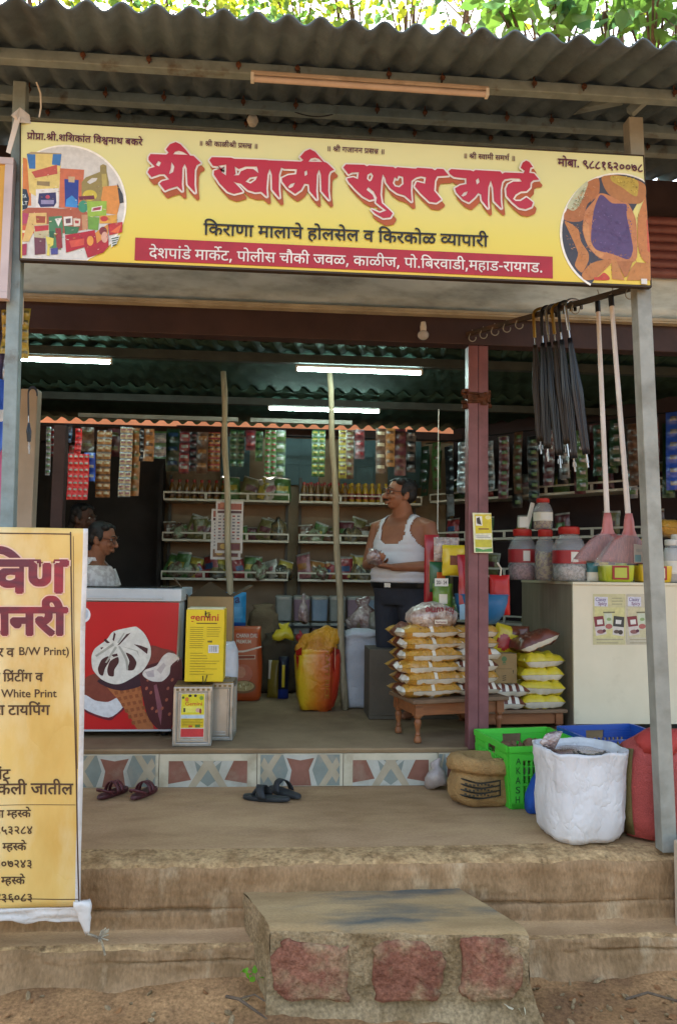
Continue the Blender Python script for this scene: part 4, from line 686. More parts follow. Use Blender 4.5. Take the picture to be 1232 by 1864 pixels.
ar.p(Z([(68,360),(105,370),(140,520),(150,830),(64,830)]), 'c87838'); ar.p(Z([(105,325),(445,325),(435,470),(405,860),(130,700)]), 'd3bd6e'); ar.p(Z([(105,325),(190,330),(190,470),(130,470)]), '3c6fa8'); ar.p(Z([(360,325),(445,325),(432,440),(350,430)]), '3f73ad'); ar.p(Z([(105,325),(150,305),(440,320),(445,328)]), 'a2906a')
ar.p(Z([(150,500),(400,430),(405,520),(190,560)]), 'b5523f'); ar.p(Z([(205,590),(330,595),(330,640),(205,630)]), '8d7a50'); ar.p(Z([(64,665),(105,670),(130,760),(110,860),(64,870)]), '2b3540')
ar.p(Z([(430,465),(665,480),(640,860),(420,850)]), 'c06a45'); ar.p(Z([(472,570),(612,580),(606,850),(478,840)]), '2b3a86'); ar.p(Z([(490,770),(545,730),(600,780),(598,848),(482,840)]), '3d86c4'); ar.p(Z([(510,545),(575,548),(570,605),(512,600)]), 'b8a07a')
ar.p(Z([(195,670),(415,660),(412,850),(195,860)]), 'd7d4cf'); ar.p(Z([(225,710),(390,700),(395,800),(370,840),(240,845),(215,800)]), '35305a'); ar.o(*Z([(310, 745)])[0], 4, 3.5, 'b8475a'); ar.r(*Z([(245, 775)])[0], *Z([(370, 815)])[0], '8d86a8')
ar.p([Z([(820,500),(820,440),(850,425),(882,440),(884,500),(905,600),(905,800),(640,830),(640,600),(680,555)]), Z([(690,600),(740,560),(795,560),(780,590),(720,620)])], '8f8047'); ar.p(Z([(835,520),(880,520),(890,640),(840,650)]), 'b09f55')
ar.o(*Z([(720, 730)])[0], 13, 10, 'c4b23c'); ar.p(Z([(610,740),(760,730),(770,770),(620,775)]), '6d2a33')
ar.p(Z([(850,645),(1000,630),(1020,780),(985,920),(850,900),(830,760)]), 'cf8a3f'); ar.p(Z([(985,610),(1040,720),(1050,800),(1010,810)]), '3c3c3c')
ar.p(Z([(120,850),(330,850),(420,860),(640,850),(700,900),(700,1060),(460,1100),(64,1100),(64,880)]), 'a5583a')
ar.o(*Z([(655, 840)])[0], 9, 11, '3f8a6a'); ar.p(Z([(690,790),(885,785),(880,930),(700,940)]), '8fb03c'); ar.p(Z([(740,850),(840,830),(835,880),(735,890)]), 'e0dccf'); ar.p(Z([(750,855),(830,840),(825,870),(745,882)]), '9a3a4c')
ar.p(Z([(700,935),(815,945),(800,1070),(705,1060)]), '6f9a3a'); ar.p(Z([(815,930),(985,920),(985,1000),(815,1005)]), 'cf9a3c'); ar.o(*Z([(860, 958)])[0], 7, 5, 'b03a30')
ar.p(Z([(64,900),(130,910),(125,1000),(64,1010)]), 'a8405a'); ar.p(Z([(64,1020),(110,1030),(105,1160),(64,1165)]), 'c75a35'); ar.p(Z([(64,1070),(108,1075),(106,1100),(64,1095)]), 'd9cfa5')
ar.p(Z([(130,905),(300,900),(300,1060),(180,1070),(130,1180),(64,1180),(110,1000)]), 'cfae6a'); ar.p(Z([(195,930),(290,935),(285,1000),(200,1000)]), '9a4a2c')
ar.p(Z([(178,1020),(325,1010),(320,1120),(180,1180)]), 'b8b08a'); ar.p(Z([(180,1030),(320,1020),(318,1070),(190,1085)]), 'b03436')
ar.p(Z([(320,940),(450,930),(460,1040),(440,1260),(330,1240)]), '4a7a52'); ar.p(Z([(380,960),(450,950),(415,1035)]), 'd8d8d0'); ar.p(Z([(330,1080),(375,1080),(370,1200),(335,1190)]), '2c5a3c'); ar.p(Z([(385,1050),(440,1050),(455,1240),(400,1260)]), '8a3430')
ar.p(Z([(465,940),(550,935),(552,1020),(470,1030)]), 'd5d2c8'); ar.p(Z([(485,960),(535,955),(535,1000),(488,1005)]), '6a4a4a'); ar.p(Z([(560,955),(630,960),(625,1030),(565,1035)]), 'cfc4b0'); ar.p(Z([(575,975),(615,978),(612,1005),(578,1005)]), 'a04038'); ar.p(Z([(470,1030),(620,1040),(600,1100),(480,1110)]), '3f7048')
ar.p(Z([(640,920),(700,920),(700,1060),(650,1070)]), 'b88a62')
ar.p(Z([(180,1140),(290,1150),(290,1300),(185,1310)]), '6a3a44'); ar.p(Z([(290,1130),(370,1150),(365,1215),(330,1240),(330,1320),(300,1315),(310,1230)]), 'cfc45a'); ar.p(Z([(340,1250),(410,1240),(410,1305),(345,1310)]), '4a4a86')
ar.p(Z([(480,1120),(770,1070),(780,1200),(490,1290)]), 'a81f2a'); ar.p(Z([(520,1175),(680,1150),(670,1215),(540,1240)]), 'c8503a'); ar.p(Z([(770,1100),(820,1060),(900,1010),(900,1100),(860,1200),(780,1220)]), 'c98a3a'); ar.o(*Z([(850, 1080)])[0], 7, 8, '7c2f2c')
ar.p(Z([(900,1010),(1040,990),(1035,1090),(910,1120)]), 'b5322f'); ar.p(Z([(920,1090),(1030,1010),(1000,1100)]), 'd86a3a'); ar.p(Z([(670,1130),(775,1100),(790,1200),(900,1110),(905,1230),(850,1290),(700,1340),(665,1230)]), 'a3222a'); ar.o(*Z([(725, 1175)])[0], 6, 9, 'd8953f'); ar.o(*Z([(865, 1140)])[0], 6, 10, 'cfa08a')
ar.p(Z([(925,1140),(1015,1120),(985,1200),(930,1240)]), 'd5d8d0')
for k in range(4): ar.p(Z([(930+k*4,1150+k*22),(1005-k*6,1135+k*22),(1000-k*6,1146+k*22),(932+k*4,1162+k*22)]), '2f4a38')
ar.p(Z([(64,1210),(110,1200),(105,1310),(64,1320)]), '9a3048')
rnd = random.Random(17)
for k in range(120):
    x, y = rnd.uniform(75, 1000), rnd.uniform(470, 1310)
    if (x-560)**2/470**2+(y-830)**2/520**2 < 1 and not (x > 430 and y < 640): q = Z([(x, y)])[0]; w_, h_ = rnd.uniform(.8, 4.5), rnd.uniform(.4, 1.3); ar.r(q[0], q[1], q[0]+w_, q[1]+h_, rnd.choice(['d9d2c0', 'e0d8b8', '7a2c2c', '3a3a3a', 'c9b04a', '8a5a3a', '5a7a4a', 'd8b8a0']), rnd.uniform(-.6, .6))
ar.t('TA', *Z([(66, 765)])[0], 8, 7, 'd8e0dc'); ar.t('LT', *Z([(66, 832)])[0], 10, 7, 'd8e0dc')
ar.done('groceries_print', sign, sof)
ar = Art(ps); Q = lambda L: Z(L, 1000, 280, 5.31); xr = lambda L: [(min(x, 1168.5+(y-284)*.0735), y) for x, y in L]
ar.p(xr(circ(1122, 424, 104, 109, 118, 312, 50)), 'e8e4d8'); ar.p(xr(circ(1123, 424, 101, 106, 118, 312, 50)), '3f3d44')
ar.p(Q([(165,545),(300,330),(370,270),(470,240),(470,400),(360,490),(320,640),(230,660),(140,640),(138,580)]), 'a86a3a'); ar.p(Q([(165,510),(250,370),(350,270),(365,300),(320,420),(270,520),(220,552)]), 'b9bb98')
ar.p(xr(Q([(500,225),(640,208),(800,240),(930,300),(930,410),(870,480),(740,480),(600,420),(530,340)])), 'a8713c'); ar.p(Q([(590,215),(740,225),(850,270),(840,410),(780,390),(700,330),(600,270)]), 'b39a3a')
ar.p(Q([(140,650),(270,730),(300,850),(370,960),(370,1040),(310,1150),(240,1080),(270,960),(200,790)]), 'b5773f'); ar.p(Q([(480,385),(560,400),(700,470),(760,490),(830,650),(840,1000),(760,1060),(620,1040),(480,1010),(370,900),(315,740),(340,560),(420,460)]), 'b8794a')
ar.p(Q([(475,410),(520,410),(600,480),(735,490),(740,600),(800,900),(780,1000),(735,1020),(600,970),(450,930),(395,830),(420,560)]), '57426a'); ar.p(Q([(330,660),(375,700),(385,820),(430,920),(520,970),(480,1000),(370,890),(320,740)]), 'c48a55')
ar.p(xr(Q([(850,620),(910,440),(940,430),(965,700),(968,1050),(900,1030),(850,900)])), 'b9773f'); ar.p(xr(Q([(930,640),(965,640),(967,960),(940,940)])), 'c05a3a')
ar.p(Q([(310,1160),(400,1060),(560,1020),(590,1060),(430,1210),(330,1218)]), 'b0733c'); ar.p(Q([(590,1030),(640,1030),(720,1225),(600,1215)]), 'b57b42'); ar.p(Q([(640,1040),(800,1040),(750,1180),(720,1200)]), 'a5693a'); ar.p(xr(Q([(830,1050),(968,1060),(970,1225),(740,1225),(780,1110)])), 'b5793c'); ar.p(Q([(430,1195),(470,1190),(520,1150),(570,1190),(565,1222),(430,1222)]), 'b8442e')
rnd = random.Random(3)
for k in range(70):
    x, y = 600+rnd.random()*240, 225+rnd.random()*150
    if y < 240+(x-590)*.62: ar.o(*Q([(x, y)])[0], 1.3, .9, rnd.choice(['8a7428', 'c9b24c', '9a8430']), rnd.random()*3)
for k in range(60):
    x = 190+rnd.random()*150; y = 535-(x-190)*1.45+rnd.random()*100
    if 280 < y < 545: ar.o(*Q([(x, y)])[0], 1.2, .7, rnd.choice(['6f7a5a', 'd5d6bb', '8c8f6a']), rnd.random()*3)
for k in range(420):
    x, y = rnd.uniform(140, 960), rnd.uniform(225, 1215)
    inside = (x-650)**2/505**2+(y-760)**2/545**2 < 1 and x < 930
    if not inside: continue
    purple = 430 < x < 770 and 500 < y < 960 and x > 440-(y-500)*.05
    q = Q([(x, y)])[0]
    if purple: ar.o(q[0], q[1], 1.3, 1.0, rnd.choice(['5f4a72', '4c3a5e', '6a5580', '54406a']), rnd.random()*3)
    elif y > 560 or x < 420: ar.o(q[0], q[1], rnd.uniform(1, 3), .5, rnd.choice(['a0662f', 'c28a54', '8f5a2c', 'b0773f']), rnd.random()*3)
ar.done('grain_sack_print', sign, sof)

# ================================================================== FLEX BANNER (lower left)
YB = 3.22
ban = thing('flex_banner', 'faded yellow printed flex banner with red and black lettering tied at lower left', 'banner', (-.9, YB, .32))
bof = (.9, -YB, -.32)
def bw(x, z): return YB+.012*N(x*1.3, z*1.2, 1, 2.2)+.008*math.sin(z*5+x*3)*(1-.3*z)+.006*N(x, z*.5, 5, 7)
def bfn(u, v, d=0):
    p = at(u, v, YB); return (p.x, bw(p.x, p.z)-.0012+d, p.z)
M_flex = mat('flex_yellow', 'cfae66', 'bd964a', 2.6, .5, .08, 20, dirt='d6c598', dsc=2.2, dlo=.42, dhi=.66, stretch=(1.2, 1, .5), crease=.25, csc=2.5)
M_flexw = mat('flex_white', 'cfc9c2', 'b5aea6', 4, .55, .1, 30, dirt='9c8f80', dsc=5, dlo=.55, dhi=.75, crease=.4, csc=7)
xe = lambda z: at(129+(1.86-z)*7, 1000, YB).x
zt, zb = at(100, 961, YB).z, at(130, 1652, YB).z
g = MB(); NX, NZ = 60, 60
def bf(u, v):
    z = zb+(zt-zb)*v; x1 = at(147+13*(1-v), 1300, YB).x; x = -1.95+(x1+1.95)*u
    zz = z+(.012*math.sin(x*5)*(1-v)**2)+(1-v)**6*.05*max(0, -x-.75)*-1
    return (x, bw(x, z), zz)
g.grid(NX, NZ, bf, lambda u, v: 1 if u > .975 else 0)
sheet = g.build('printed_sheet', [M_flex, M_flexw], ban, smooth=2, solid=.0012, fix=False); sheet.location = bof
g = MB()       # loose, folded bottom hem
g.grid(50, 8, lambda u, v: (lambda x: (x, bw(x, zb)-.004-.02*v*math.sin(9*u+2)-.012*N(u*9, v*3, 0), zb+.004-v*(.045+.02*math.sin(u*7+.6)+.018*N(u*14, 0, 2)+.05*(1-u)*.4)))(-1.95+(at(152, 1652, YB).x+1.95)*u), 0)
o = g.build('hem', M_flexw, ban, smooth=2, solid=.0012, fix=False); o.location = bof
g = MB(); p0 = Vector(bfn(150, 1640)); p1 = at(160, 1700, YB); rings = []
for t in lin(0, 1, 8):
    c0 = p0.lerp(p1, t); r_ = .028*(1-t)**.8+.006+.008*math.sin(t*9)**2*(1-t)
    rings.append([c0+Vector((r_*math.cos(a), .5*r_*math.sin(a), .006*math.sin(3*a))) for a in [k*math.pi/6 for k in range(12)]])
g.loft(rings); o = g.build('gathered_corner', M_flexw, ban, smooth=2); o.location = bof
g = MB(); e0 = at(160, 1700, YB)
g.tube([e0, e0+Vector((.03, -.005, -.008)), e0+Vector((.05, 0, -.02)), e0+Vector((.058, .01, -.05)), e0+Vector((.066, .02, -.09))], .005, 6)
for k in range(14): g.tube([e0+Vector((.045, 0, -.015)), e0+Vector((.05+.035*random.random(), -.03+.05*random.random(), -.03+.045*random.random()))], .003, 5)
o = g.build('tie_rope', mat('rope', 'b8ab90', '6a5f50', 30, .9), ban); o.location = bof
M_dbr = plain('print_brown', '4b3524', .5); M_gred = mat('banner_red', '8e2530', '5c2430', 3.5, .45, stretch=(1, 1, 3), lo=.4, hi=.6)
g = MB()
def bstrip(px0, py0, px1, py1, w_):
    n_ = 24; L = [Vector((px0+(px1-px0)*k/n_, py0+(py1-py0)*k/n_)) for k in range(n_+1)]; d = Vector((px1-px0, py1-py0)).normalized(); q = Vector((-d.y, d.x))*w_/2
    vs = []
    for p in L: vs += [bfn(*(p+q), -.0008), bfn(*(p-q), -.0008)]
    g.add(vs, [(2*k, 2*k+1, 2*k+3, 2*k+2) for k in range(n_)])
bstrip(128, 968, 145, 1640, 2.6); bstrip(-250, 968, 128, 972, 2.2); bstrip(133, 976, 141, 1400, 1); bstrip(-250, 1636, 146, 1636, 1.6); bstrip(-250, 1467, 138, 1465, 1)
o = g.build('printed_border', M_dbr, ban, fix=False); o.location = bof
def bline(text, px1, py, hpx, off=.012, mt=None, name='lettering', lat=False, d=-.0012, sc=1):
    # text set so that it ends at px1 with a letter height of hpx
    g = MB()
    if lat:
        v, f, wd = latin(text, off); s = hpx/.72; g.add([bfn(px1-(wd-p[0])*s*sc, py-p[1]*s, d) for p in v], f)
    else:
        wd = deva_w(text); s = hpx/.62; deva(g, text, lambda u, v, k: bfn(px1-(wd-u)*s*sc, py-v*s, d-k), 0, off)
    return g
gd = MB(); gr = MB(); gw = MB()
def merge(dst, src): dst.add(src.v, src.f)
for t, x, y, h_, of in (('विण', 121, 1077, 55, .045), ('शनरी', 121, 1154, 46, .05)):
    merge(gw, bline(t, x, y, h_, of+.03, d=-.0012, sc=1.1)); merge(gr, bline(t, x, y, h_, of, d=-.0028, sc=1.1))
for t, x, y, h_ in (('कलर व', 27, 1195, 15), ('कलर प्रिंटींग व', 79, 1240, 15), ('ग्लिश टायपिंग', 91, 1301, 17), ('प्रिंट', 19, 1418, 17), ('कामे केली जातील', 133, 1446, 19), ('भा म्हस्के', 56, 1488, 13), ('८५३२८४', 60, 1518, 13), ('म्हस्के', 48, 1548, 13), ('१०७२४३', 60, 1579, 13), ('म्हस्के', 46, 1609, 13), ('४३६०८३', 61, 1640, 13)):
    o = bline(t, x, y, h_, .02).build('lettering', M_dbr, ban, fix=False); o.location = bof
for t, x, y, h_ in (('B/W Print)', 127, 1192, 15), ('White Print', 104, 1269, 15)): o = bline(t, x, y, h_, .012, lat=True).build('lettering', M_dbr, ban, fix=False); o.location = bof
for nm, gg, mm in (('heading_outline', gw, plain('print_pink', 'e0b8a0', .5)), ('heading', gr, M_gred)):
    o = gg.build(nm, mm, ban, fix=False); o.location = bof
# ================================================================== TILED STEP FRONT
M_cream = mat('tile_cream', 'c2b79f', 'aea48c', 6, .5, .1, 60, dirt='8a7c64', dsc=3, dlo=.52, dhi=.72)
M_tw = mat('tile_white', 'b3b0a4', 'a09d90', 8, .5, dirt='8f8676', dsc=6, dlo=.55, dhi=.75); M_tg = mat('tile_grey', '7f857d', '71776f', 8, .5, dirt='8f8676', dsc=6, dlo=.56, dhi=.75); M_tb = mat('tile_brown', '85594a', '744a3a', 8, .5, dirt='8a7260', dsc=6, dlo=.56, dhi=.75); M_tbe = mat('tile_beige', 'a89a82', '978a72', 8, .5)
rowt = thing('tile_riser', 'row of geometric brown, grey and cream tiles on the front of the shop step', 'tiles', (0, 4.59, .45))
x = -1.72; zb, zt = .452, .636; k = 0
while x < 1.09:
    wd = .56 if k % 2 == 0 else .5
    wd = min(wd, 1.10-x); tl = MB(); tl.b2((x+.002, 4.578, zb), (x+wd-.002, 4.589, zt), 0)
    fn = lambda u, v, d=0: (x+u*wd, 4.577-d, zb+v*(zt-zb)); L_ = .0006
    def pl(pts, m, d): tl.poly(pts, lambda u, v: fn(u, v, d), m)
    if k % 2 == 0:
        pl([(.10, .0), (.9, .0), (.9, .8), (.10, .8)], 1, L_)
        for s in (0, 1):
            f_ = lambda P: [(1-a if s else a, b) for a, b in P]
            pl(f_([(.10, .10), (.10, .8), (.24, .8), (.33, .22)]), 3, 2*L_); pl(f_([(.42, .8), (.5, .8), (.5, .62)]), 2, 2*L_)
            pl(f_([(.30, .0), (.38, .0), (.56, .8), (.46, .8)]), 4, (4+.5*s)*L_); pl(f_([(.36, .8), (.39, .45), (.43, .62)]), 2, 2*L_)
        pl([(.37, .30), (.5, .72), (.63, .30), (.5, .02)], 2, 3*L_)
    else:
        pl([(.04, .02), (.96, .02), (.96, .98), (.04, .98)], 1, L_)
        for s in (0, 1):
            f_ = lambda P: [(1-a if s else a, b) for a, b in P]
            pl(f_([(.04, .98), (.30, .98), (.36, .5), (.30, .02), (.04, .02)]), 2, 2*L_)
            pl(f_([(.04, .34), (.2, .98), (.28, .98), (.08, .1)]), 4, (3+.2*s)*L_); pl(f_([(.04, .66), (.2, .02), (.28, .02), (.08, .9)]), 4, 3.5*L_)
        pl([(.37, .02), (.63, .02), (.60, .5), (.66, .88), (.5, .80), (.34, .88), (.40, .5)], 3, 2*L_)
    o = tl.build('tile', [M_cream, M_tw, M_tg, M_tb, M_tbe], rowt, fix=False); o.location = (0, -4.59, -.45)
    x += wd; k += 1
g = MB(); g.b2((1.102, 4.578, .452), (4.5, 4.5895, .636)); o = g.build('plain_border', M_cream, rowt); o.location = (0, -4.59, -.45)

# ================================================================== FREEZER
frz = thing('chest_freezer', 'red and white chest freezer with a big ice cream cone printed on its front', 'freezer', (-1.05, 4.93, .66))
fo = (1.05, -4.93, -.66)
M_fred = mat('freezer_red', 'b81c22', 'ae191f', 2, .35, spec=.5); M_fwht = mat('freezer_white', 'b9bfc2', 'a8aeb2', 4, .35, spec=.5)
def fp(g, name, m, **k):
    o = g.build(name, m, frz, **k); o.location = fo; return o
FX0, FX1 = -1.5, -.612
g = MB(); g.b2((FX0, 4.932, .705), (FX1, 5.5, 1.495)); fp(g, 'body', M_fwht, bevel=.012)
g = MB(); g.slab([(FX0+.01, .71), (FX1-.03, .71), (FX1-.018, .73), (FX1-.004, 1.49), (FX0+.01, 1.49)], lambda u, v, d: (u, 4.922+d, v), .009); fp(g, 'front_panel', M_fred)
g = MB(); g.b2((FX0+.01, 4.918, .698), (FX1-.03, 4.931, .709)); fp(g, 'bottom_trim', M_fwht)
g = MB(); g.b2((FX0-.01, 4.905, 1.497), (FX1+.012, 5.52, 1.575)); g.b2((FX0+.2, 4.898, 1.51), (FX1-.1, 4.9055, 1.525)); fp(g, 'lid', M_fwht, bevel=.014)
g = MB(); g.b2((FX0+.05, 5.0, 1.577), (FX1-.06, 5.42, 1.585)); fp(g, 'lid_glass', plain('dark_glass', '22282b', .1, .6))
for X in (FX0+.08, FX1-.08):
    for Y in (5.0, 5.42):
        g = MB(); g.lathe([(.025, .66), (.025, .69), (.035, .705)], (X, Y, 0), 10); fp(g, 'foot', M_black)
fz = lambda u, v, d=0: (lambda p: (p.x, 4.9215+d, p.z))(at(140+u/3.85, 1040+v/3.85, 4.92))
ar = Art(fz)
ar.o(45, 305, 52, 55, 'dfe4ea'); ar.o(40, 300, 42, 46, 'b9c4d4')
ar.p([(52,760),(120,720),(250,740),(275,880),(200,915),(110,900),(52,860)], '7c4034'); ar.p([(52,870),(120,910),(215,925),(300,890),(335,960),(280,1010),(225,1045),(60,985)], '6a2430'); ar.p([(52,865),(130,905),(220,915),(300,880),(325,950),(225,1025),(56,965)], 'd3d6da')
ar.p([(510,525),(600,540),(690,570),(690,700),(560,760),(460,700)], '7a3b34')
ar.p([(205,800),(300,830),(440,800),(470,960),(540,1100),(430,1108),(380,1030),(290,900)], 'a8673f')
for k in range(6):
    for j in range(5):
        cx_, cy_ = 262+j*40+k*24, 842+k*42-j*7
        if (cx_ < 450+k*16 and cy_ < 1090): ar.p([(cx_, cy_), (cx_+24, cy_-5), (cx_+30, cy_+18), (cx_+8, cy_+24)], '8d5130')
ar.p([(150,760),(450,720),(470,790),(400,820),(310,835),(220,815)], '3a2430')
ar.p([(445,690),(560,640),(725,600),(735,800),(660,1105),(575,1108),(500,1020),(460,860)], '4c1f26'); ar.p([(540,800),(560,790),(600,950),(590,1080),(570,1000)], '8a5560')
for x_, y_ in ((500,760),(520,850),(490,820),(640,820),(670,760),(600,960),(560,980),(630,900),(530,960),(650,1000)): ar.o(x_, y_, 9, 13, 'a05a48', .5)
ar.p([(462,720),(480,690),(560,660),(600,600),(640,570),(690,580),(720,610),(700,640),(660,660),(650,720),(600,770),(530,770),(480,745)], 'd9d3cd'); ar.p([(480,705),(540,690),(545,740),(500,740)], 'b8aeb0'); ar.p([(560,690),(610,640),(625,660),(590,720)], 'bdb3b2'); ar.p([(668,650),(712,615),(700,650),(672,668)], '5a2a30')
ar.p([(430,395),(400,388),(260,420),(210,480),(130,540),(105,600),(115,690),(180,760),(260,790),(330,780),(460,700),(515,610),(520,540),(500,480),(470,430)], 'd9d8d0')
for P_ in ([(262,425),(275,440),(262,490),(252,480)], [(350,440),(380,430),(300,515),(285,520)], [(400,510),(450,520),(500,540),(495,580),(450,545)], [(200,470),(235,500),(215,505),(190,485)], [(165,535),(190,530),(175,548)], [(150,680),(175,620),(220,595),(235,620),(200,680),(185,730),(160,720)], [(215,690),(235,630),(290,600),(295,640),(265,690),(260,735),(225,730)], [(345,570),(390,590),(420,640),(400,690),(355,690),(370,630)], [(240,585),(285,575),(290,592),(260,600)]): ar.p(P_, '4a2a2c')
for P_ in ([(258,500),(130,590),(140,600),(262,520)], [(270,525),(200,640),(212,640),(285,535)], [(295,530),(340,620),(350,690),(362,685),(355,610),(310,530)], [(300,520),(420,560),(440,600),(428,556)], [(285,500),(330,430),(338,436),(296,505)]): ar.p(P_, 'a9aaa0')
ar.done('ice_cream_print', frz, fo)

# ================================================================== OIL TINS + CARTON
M_tin = mat('tin_plate', 'b5b3ab', 'a3a097', 5, .3, .05, 20, metal=.6, dirt='857a66', dsc=6, dlo=.55, dhi=.75); M_tinlid = mat('tin_lid', '8a7650', '6d5c3c', 12, .45, .2, 60, metal=.5)
M_yel = mat('carton_yellow', 'd9bd22', 'd0b31c', 3, .5)
def tin(label, loc, rz, lab=True):
    t = thing('oil_tin', label, 'tin', loc, rz, 'square oil tins')
    g = MB(); w_, d_, h_ = .225, .225, .345
    for z0, z1, e in ((0, .02, .0), (.02, h_-.03, -.008), (h_-.03, h_, 0)): g.box((0, 0, (z0+z1)/2), (w_+2*e, d_+2*e, z1-z0-.0005))
    for s in (-1, 1):
        for q in (-1, 1): g.lathe([(.014, .004), (.014, h_-.004)], (s*(w_/2-.012), q*(d_/2-.012), 0), 10)
        for xx in (.03,):
            g.box((s*(w_/2-.032), -d_/2+.006, h_/2), (.008, .01, h_-.07)); g.box((s*(w_/2-.006), xx, h_/2), (.01, .008, h_-.07)); g.box((s*(w_/2-.006), -xx, h_/2), (.01, .008, h_-.07))
    for zz in (.035, .05): g.box((0, -d_/2+.006, zz), (w_-.09, .01, .006))
    g.build('body', M_tin, t, bevel=.003)
    g = MB(); g.box((0, 0, h_+.004), (w_-.006, d_-.006, .008)); g.lathe([(.03, h_+.008), (.03, h_+.016)], (.05, .04, 0), 14)
    for k in range(7): g.box((-.09+k*.03, -d_/2-.0015, h_-.016), (.016, .002, .012), 0)
    g.build('lid', M_tinlid, t)
    if lab:
        a = Art(lambda u, v, d=0: ((u-.5)*.142, -.1056+d, .05+(1-v)*.255)); a.r(0, 0, 1, 1, 'c9c5b2'); a.r(.03, .01, .97, .48, 'd6c92a'); a.r(.03, .5, .97, .56, 'b9c9d2'); a.r(.03, .57, .97, .78, 'd0b422'); a.r(.03, .80, .97, .985, 'c23a3c')
        a.t('Gemini', .18, .27, .7, .085, 'c2452a', 0, .01); a.r(.1, .29, .9, .43, 'e0d860'); a.o(.72, .38, .1, .05, 'c9a08a'); a.o(.82, .40, .05, .06, '8a3a30'); a.o(.85, .1, .08, .05, '7f9a3a'); a.o(.1, .09, .05, .03, '3f5a2a'); a.o(.38, .05, .07, .03, '3a3426'); a.o(.6, .05, .06, .03, '3a3426'); a.o(.25, .13, .08, .05, 'd0803a')
        for k in range(5): a.r(.08, .585+k*.035, .92-.1*(k % 2), .60+k*.035, 'a08a20')
        a.r(.35, .72, .5, .77, 'b8541c'); a.r(.62, .71, .82, .77, '5a7a2c'); a.r(.12, .33, .2, .42, '4a4a2a')
        a.done('paper_label', t)
    return t
tin('silver oil tin with yellow and red paper label in front of the freezer', (-.49, 4.775, .662), .03)
t2 = tin('silver oil tin half hidden behind the labelled oil tin', (-.365, 4.93, .662), -.05, False)
ct = thing('oil_carton', 'yellow cooking oil carton with red lettering standing on the oil tins', 'carton', (-.43, 4.80, 1.017), .0)
g = MB(); g.box((0, 0, .228), (.228, .2, .43)); g.build('box', M_yel, ct, bevel=.006)
g = MB(); g.box((0, 0, .4465), (.216, .188, .006)); g.build('pale_edge', plain('carton_cream', 'd5cda8', .6), ct)
a = Art(lambda u, v, d=0: ((u-.5)*.222, -.1003+d, .013+(1-v)*.43))
a.t('gemini', .1, .155, .76, .1, 'b8371f', 0, .018); a.r(.27, .185, .82, .2, '6a5a14')
rnd = random.Random(5)
for k in range(11): a.r(.1, .245+k*.028, .5-.06*rnd.random(), .252+k*.028, '8f7f18'); 
for k in range(5): a.r(.55, .245+k*.03, .93-.1*rnd.random(), .252+k*.03, '8f7f18')
for k in range(9): a.r(.12, .6+k*.036, .45+.5*rnd.random(), .607+k*.036, '8f7f18')
a.r(.58, .43, .7, .455, '6d611c'); a.r(.60, .49, .88, .60, 'cfd0cc')
for k in range(12): a.r(.625+k*.019, .505, .625+k*.019+.004+.007*(k % 3 == 0), .585, '5a5a64')
a.t('P', .47, .09, .05, .06, '4a3f18', .3); a.done('print', ct)
g = MB(); g.tube([(.0, -.1035, .435), (.004, -.104, .40), (.02, -.104, .395), (.024, -.1035, .425), (0, -.1035, .42)], .003, 5); g.tube([(-.005, -.1035, .05), (-.002, -.104, .0), (.012, -.104, .02), (.02, -.104, .055)], .003, 5); g.build('strap', plain('dark_strap', '3a3222', .6), ct)
M_card = mat('cardboard', '9a7f58', '8a7049', 4, .85, .1, 60); M_cardin = mat('cardboard_dark', '5c4a34', '4c3d2b', 4, .9)
bx = thing('open_carton', 'tall brown carton with its flaps open behind the yellow oil carton', 'carton', (-.46, 5.32, .66), .12)
g = MB()
for s in (-1, 1): g.box((s*.145, 0, .43), (.006, .3, .86)); g.box((0, s*.147, .43), (.284, .006, .86))
g.box((0, 0, .7), (.28, .28, .02), 1); g.build('box', [M_card, M_cardin], bx)
for s, ang in ((-1, .9), (1, .5)):
    g = MB(); g.box((s*.075*math.cos(ang), 0, .075*math.sin(ang)), (.15, .29, .005), 1, M=Matrix.Rotation(-s*ang, 3, 'Y')); o = g.build('flap', [M_card, M_cardin], bx); o.location = (s*.148-s*.15*(1 if s < 0 else 1)*0, 0, .862)
g = MB(); g.add([(-.142, -.152, .862), (.142, -.152, .862), (.0, -.03, .96)], [(0, 1, 2), (0, 2, 1)]); g.build('flap', M_cardin, bx, fix=False, solid=.004)

# ================================================================== SOFT PACKS AND SACKS
def pack(g, L, D, h, seed=0, mi=0, nu=18, nv=14, crimp=.025, M=None, c=(0, 0, 0), wr=.14, pw=3):
    # pillow bag lying on its broad side: long axis x, depth y, thickness z
    c = Vector(c)
    for s in (1, -1):
        def f(u, v):
            a, b = u*2-1, v*2-1
            k = math.sqrt(max(0, (1-abs(a)**pw)*(1-abs(b)**pw)))
            x = a*L/2*(1-.05*k)+(crimp*a*abs(a)**8 if crimp else 0); y = b*D/2*(1-.06*k)
            n = N(x*14+seed*5.3, y*14, s+seed, 1)+.6*N(x*34+seed, y*30, s, 1)
            z = s*h/2*k*(1+wr*n)+(s*.0008)+.004*N(x*30, y*9, seed)*(1-k)+.012*abs(a)**6*N(seed*3.3, b*2.5, 0)
            p = Vector((x, y, z+h/2)); return c+(M @ p if M else p)
        def m(u, v): return mi(u, v, s) if callable(mi) else mi
        g.grid(nu, nv, f, m)
    return g
XR = Matrix.Rotation(R_(90), 3, 'X')
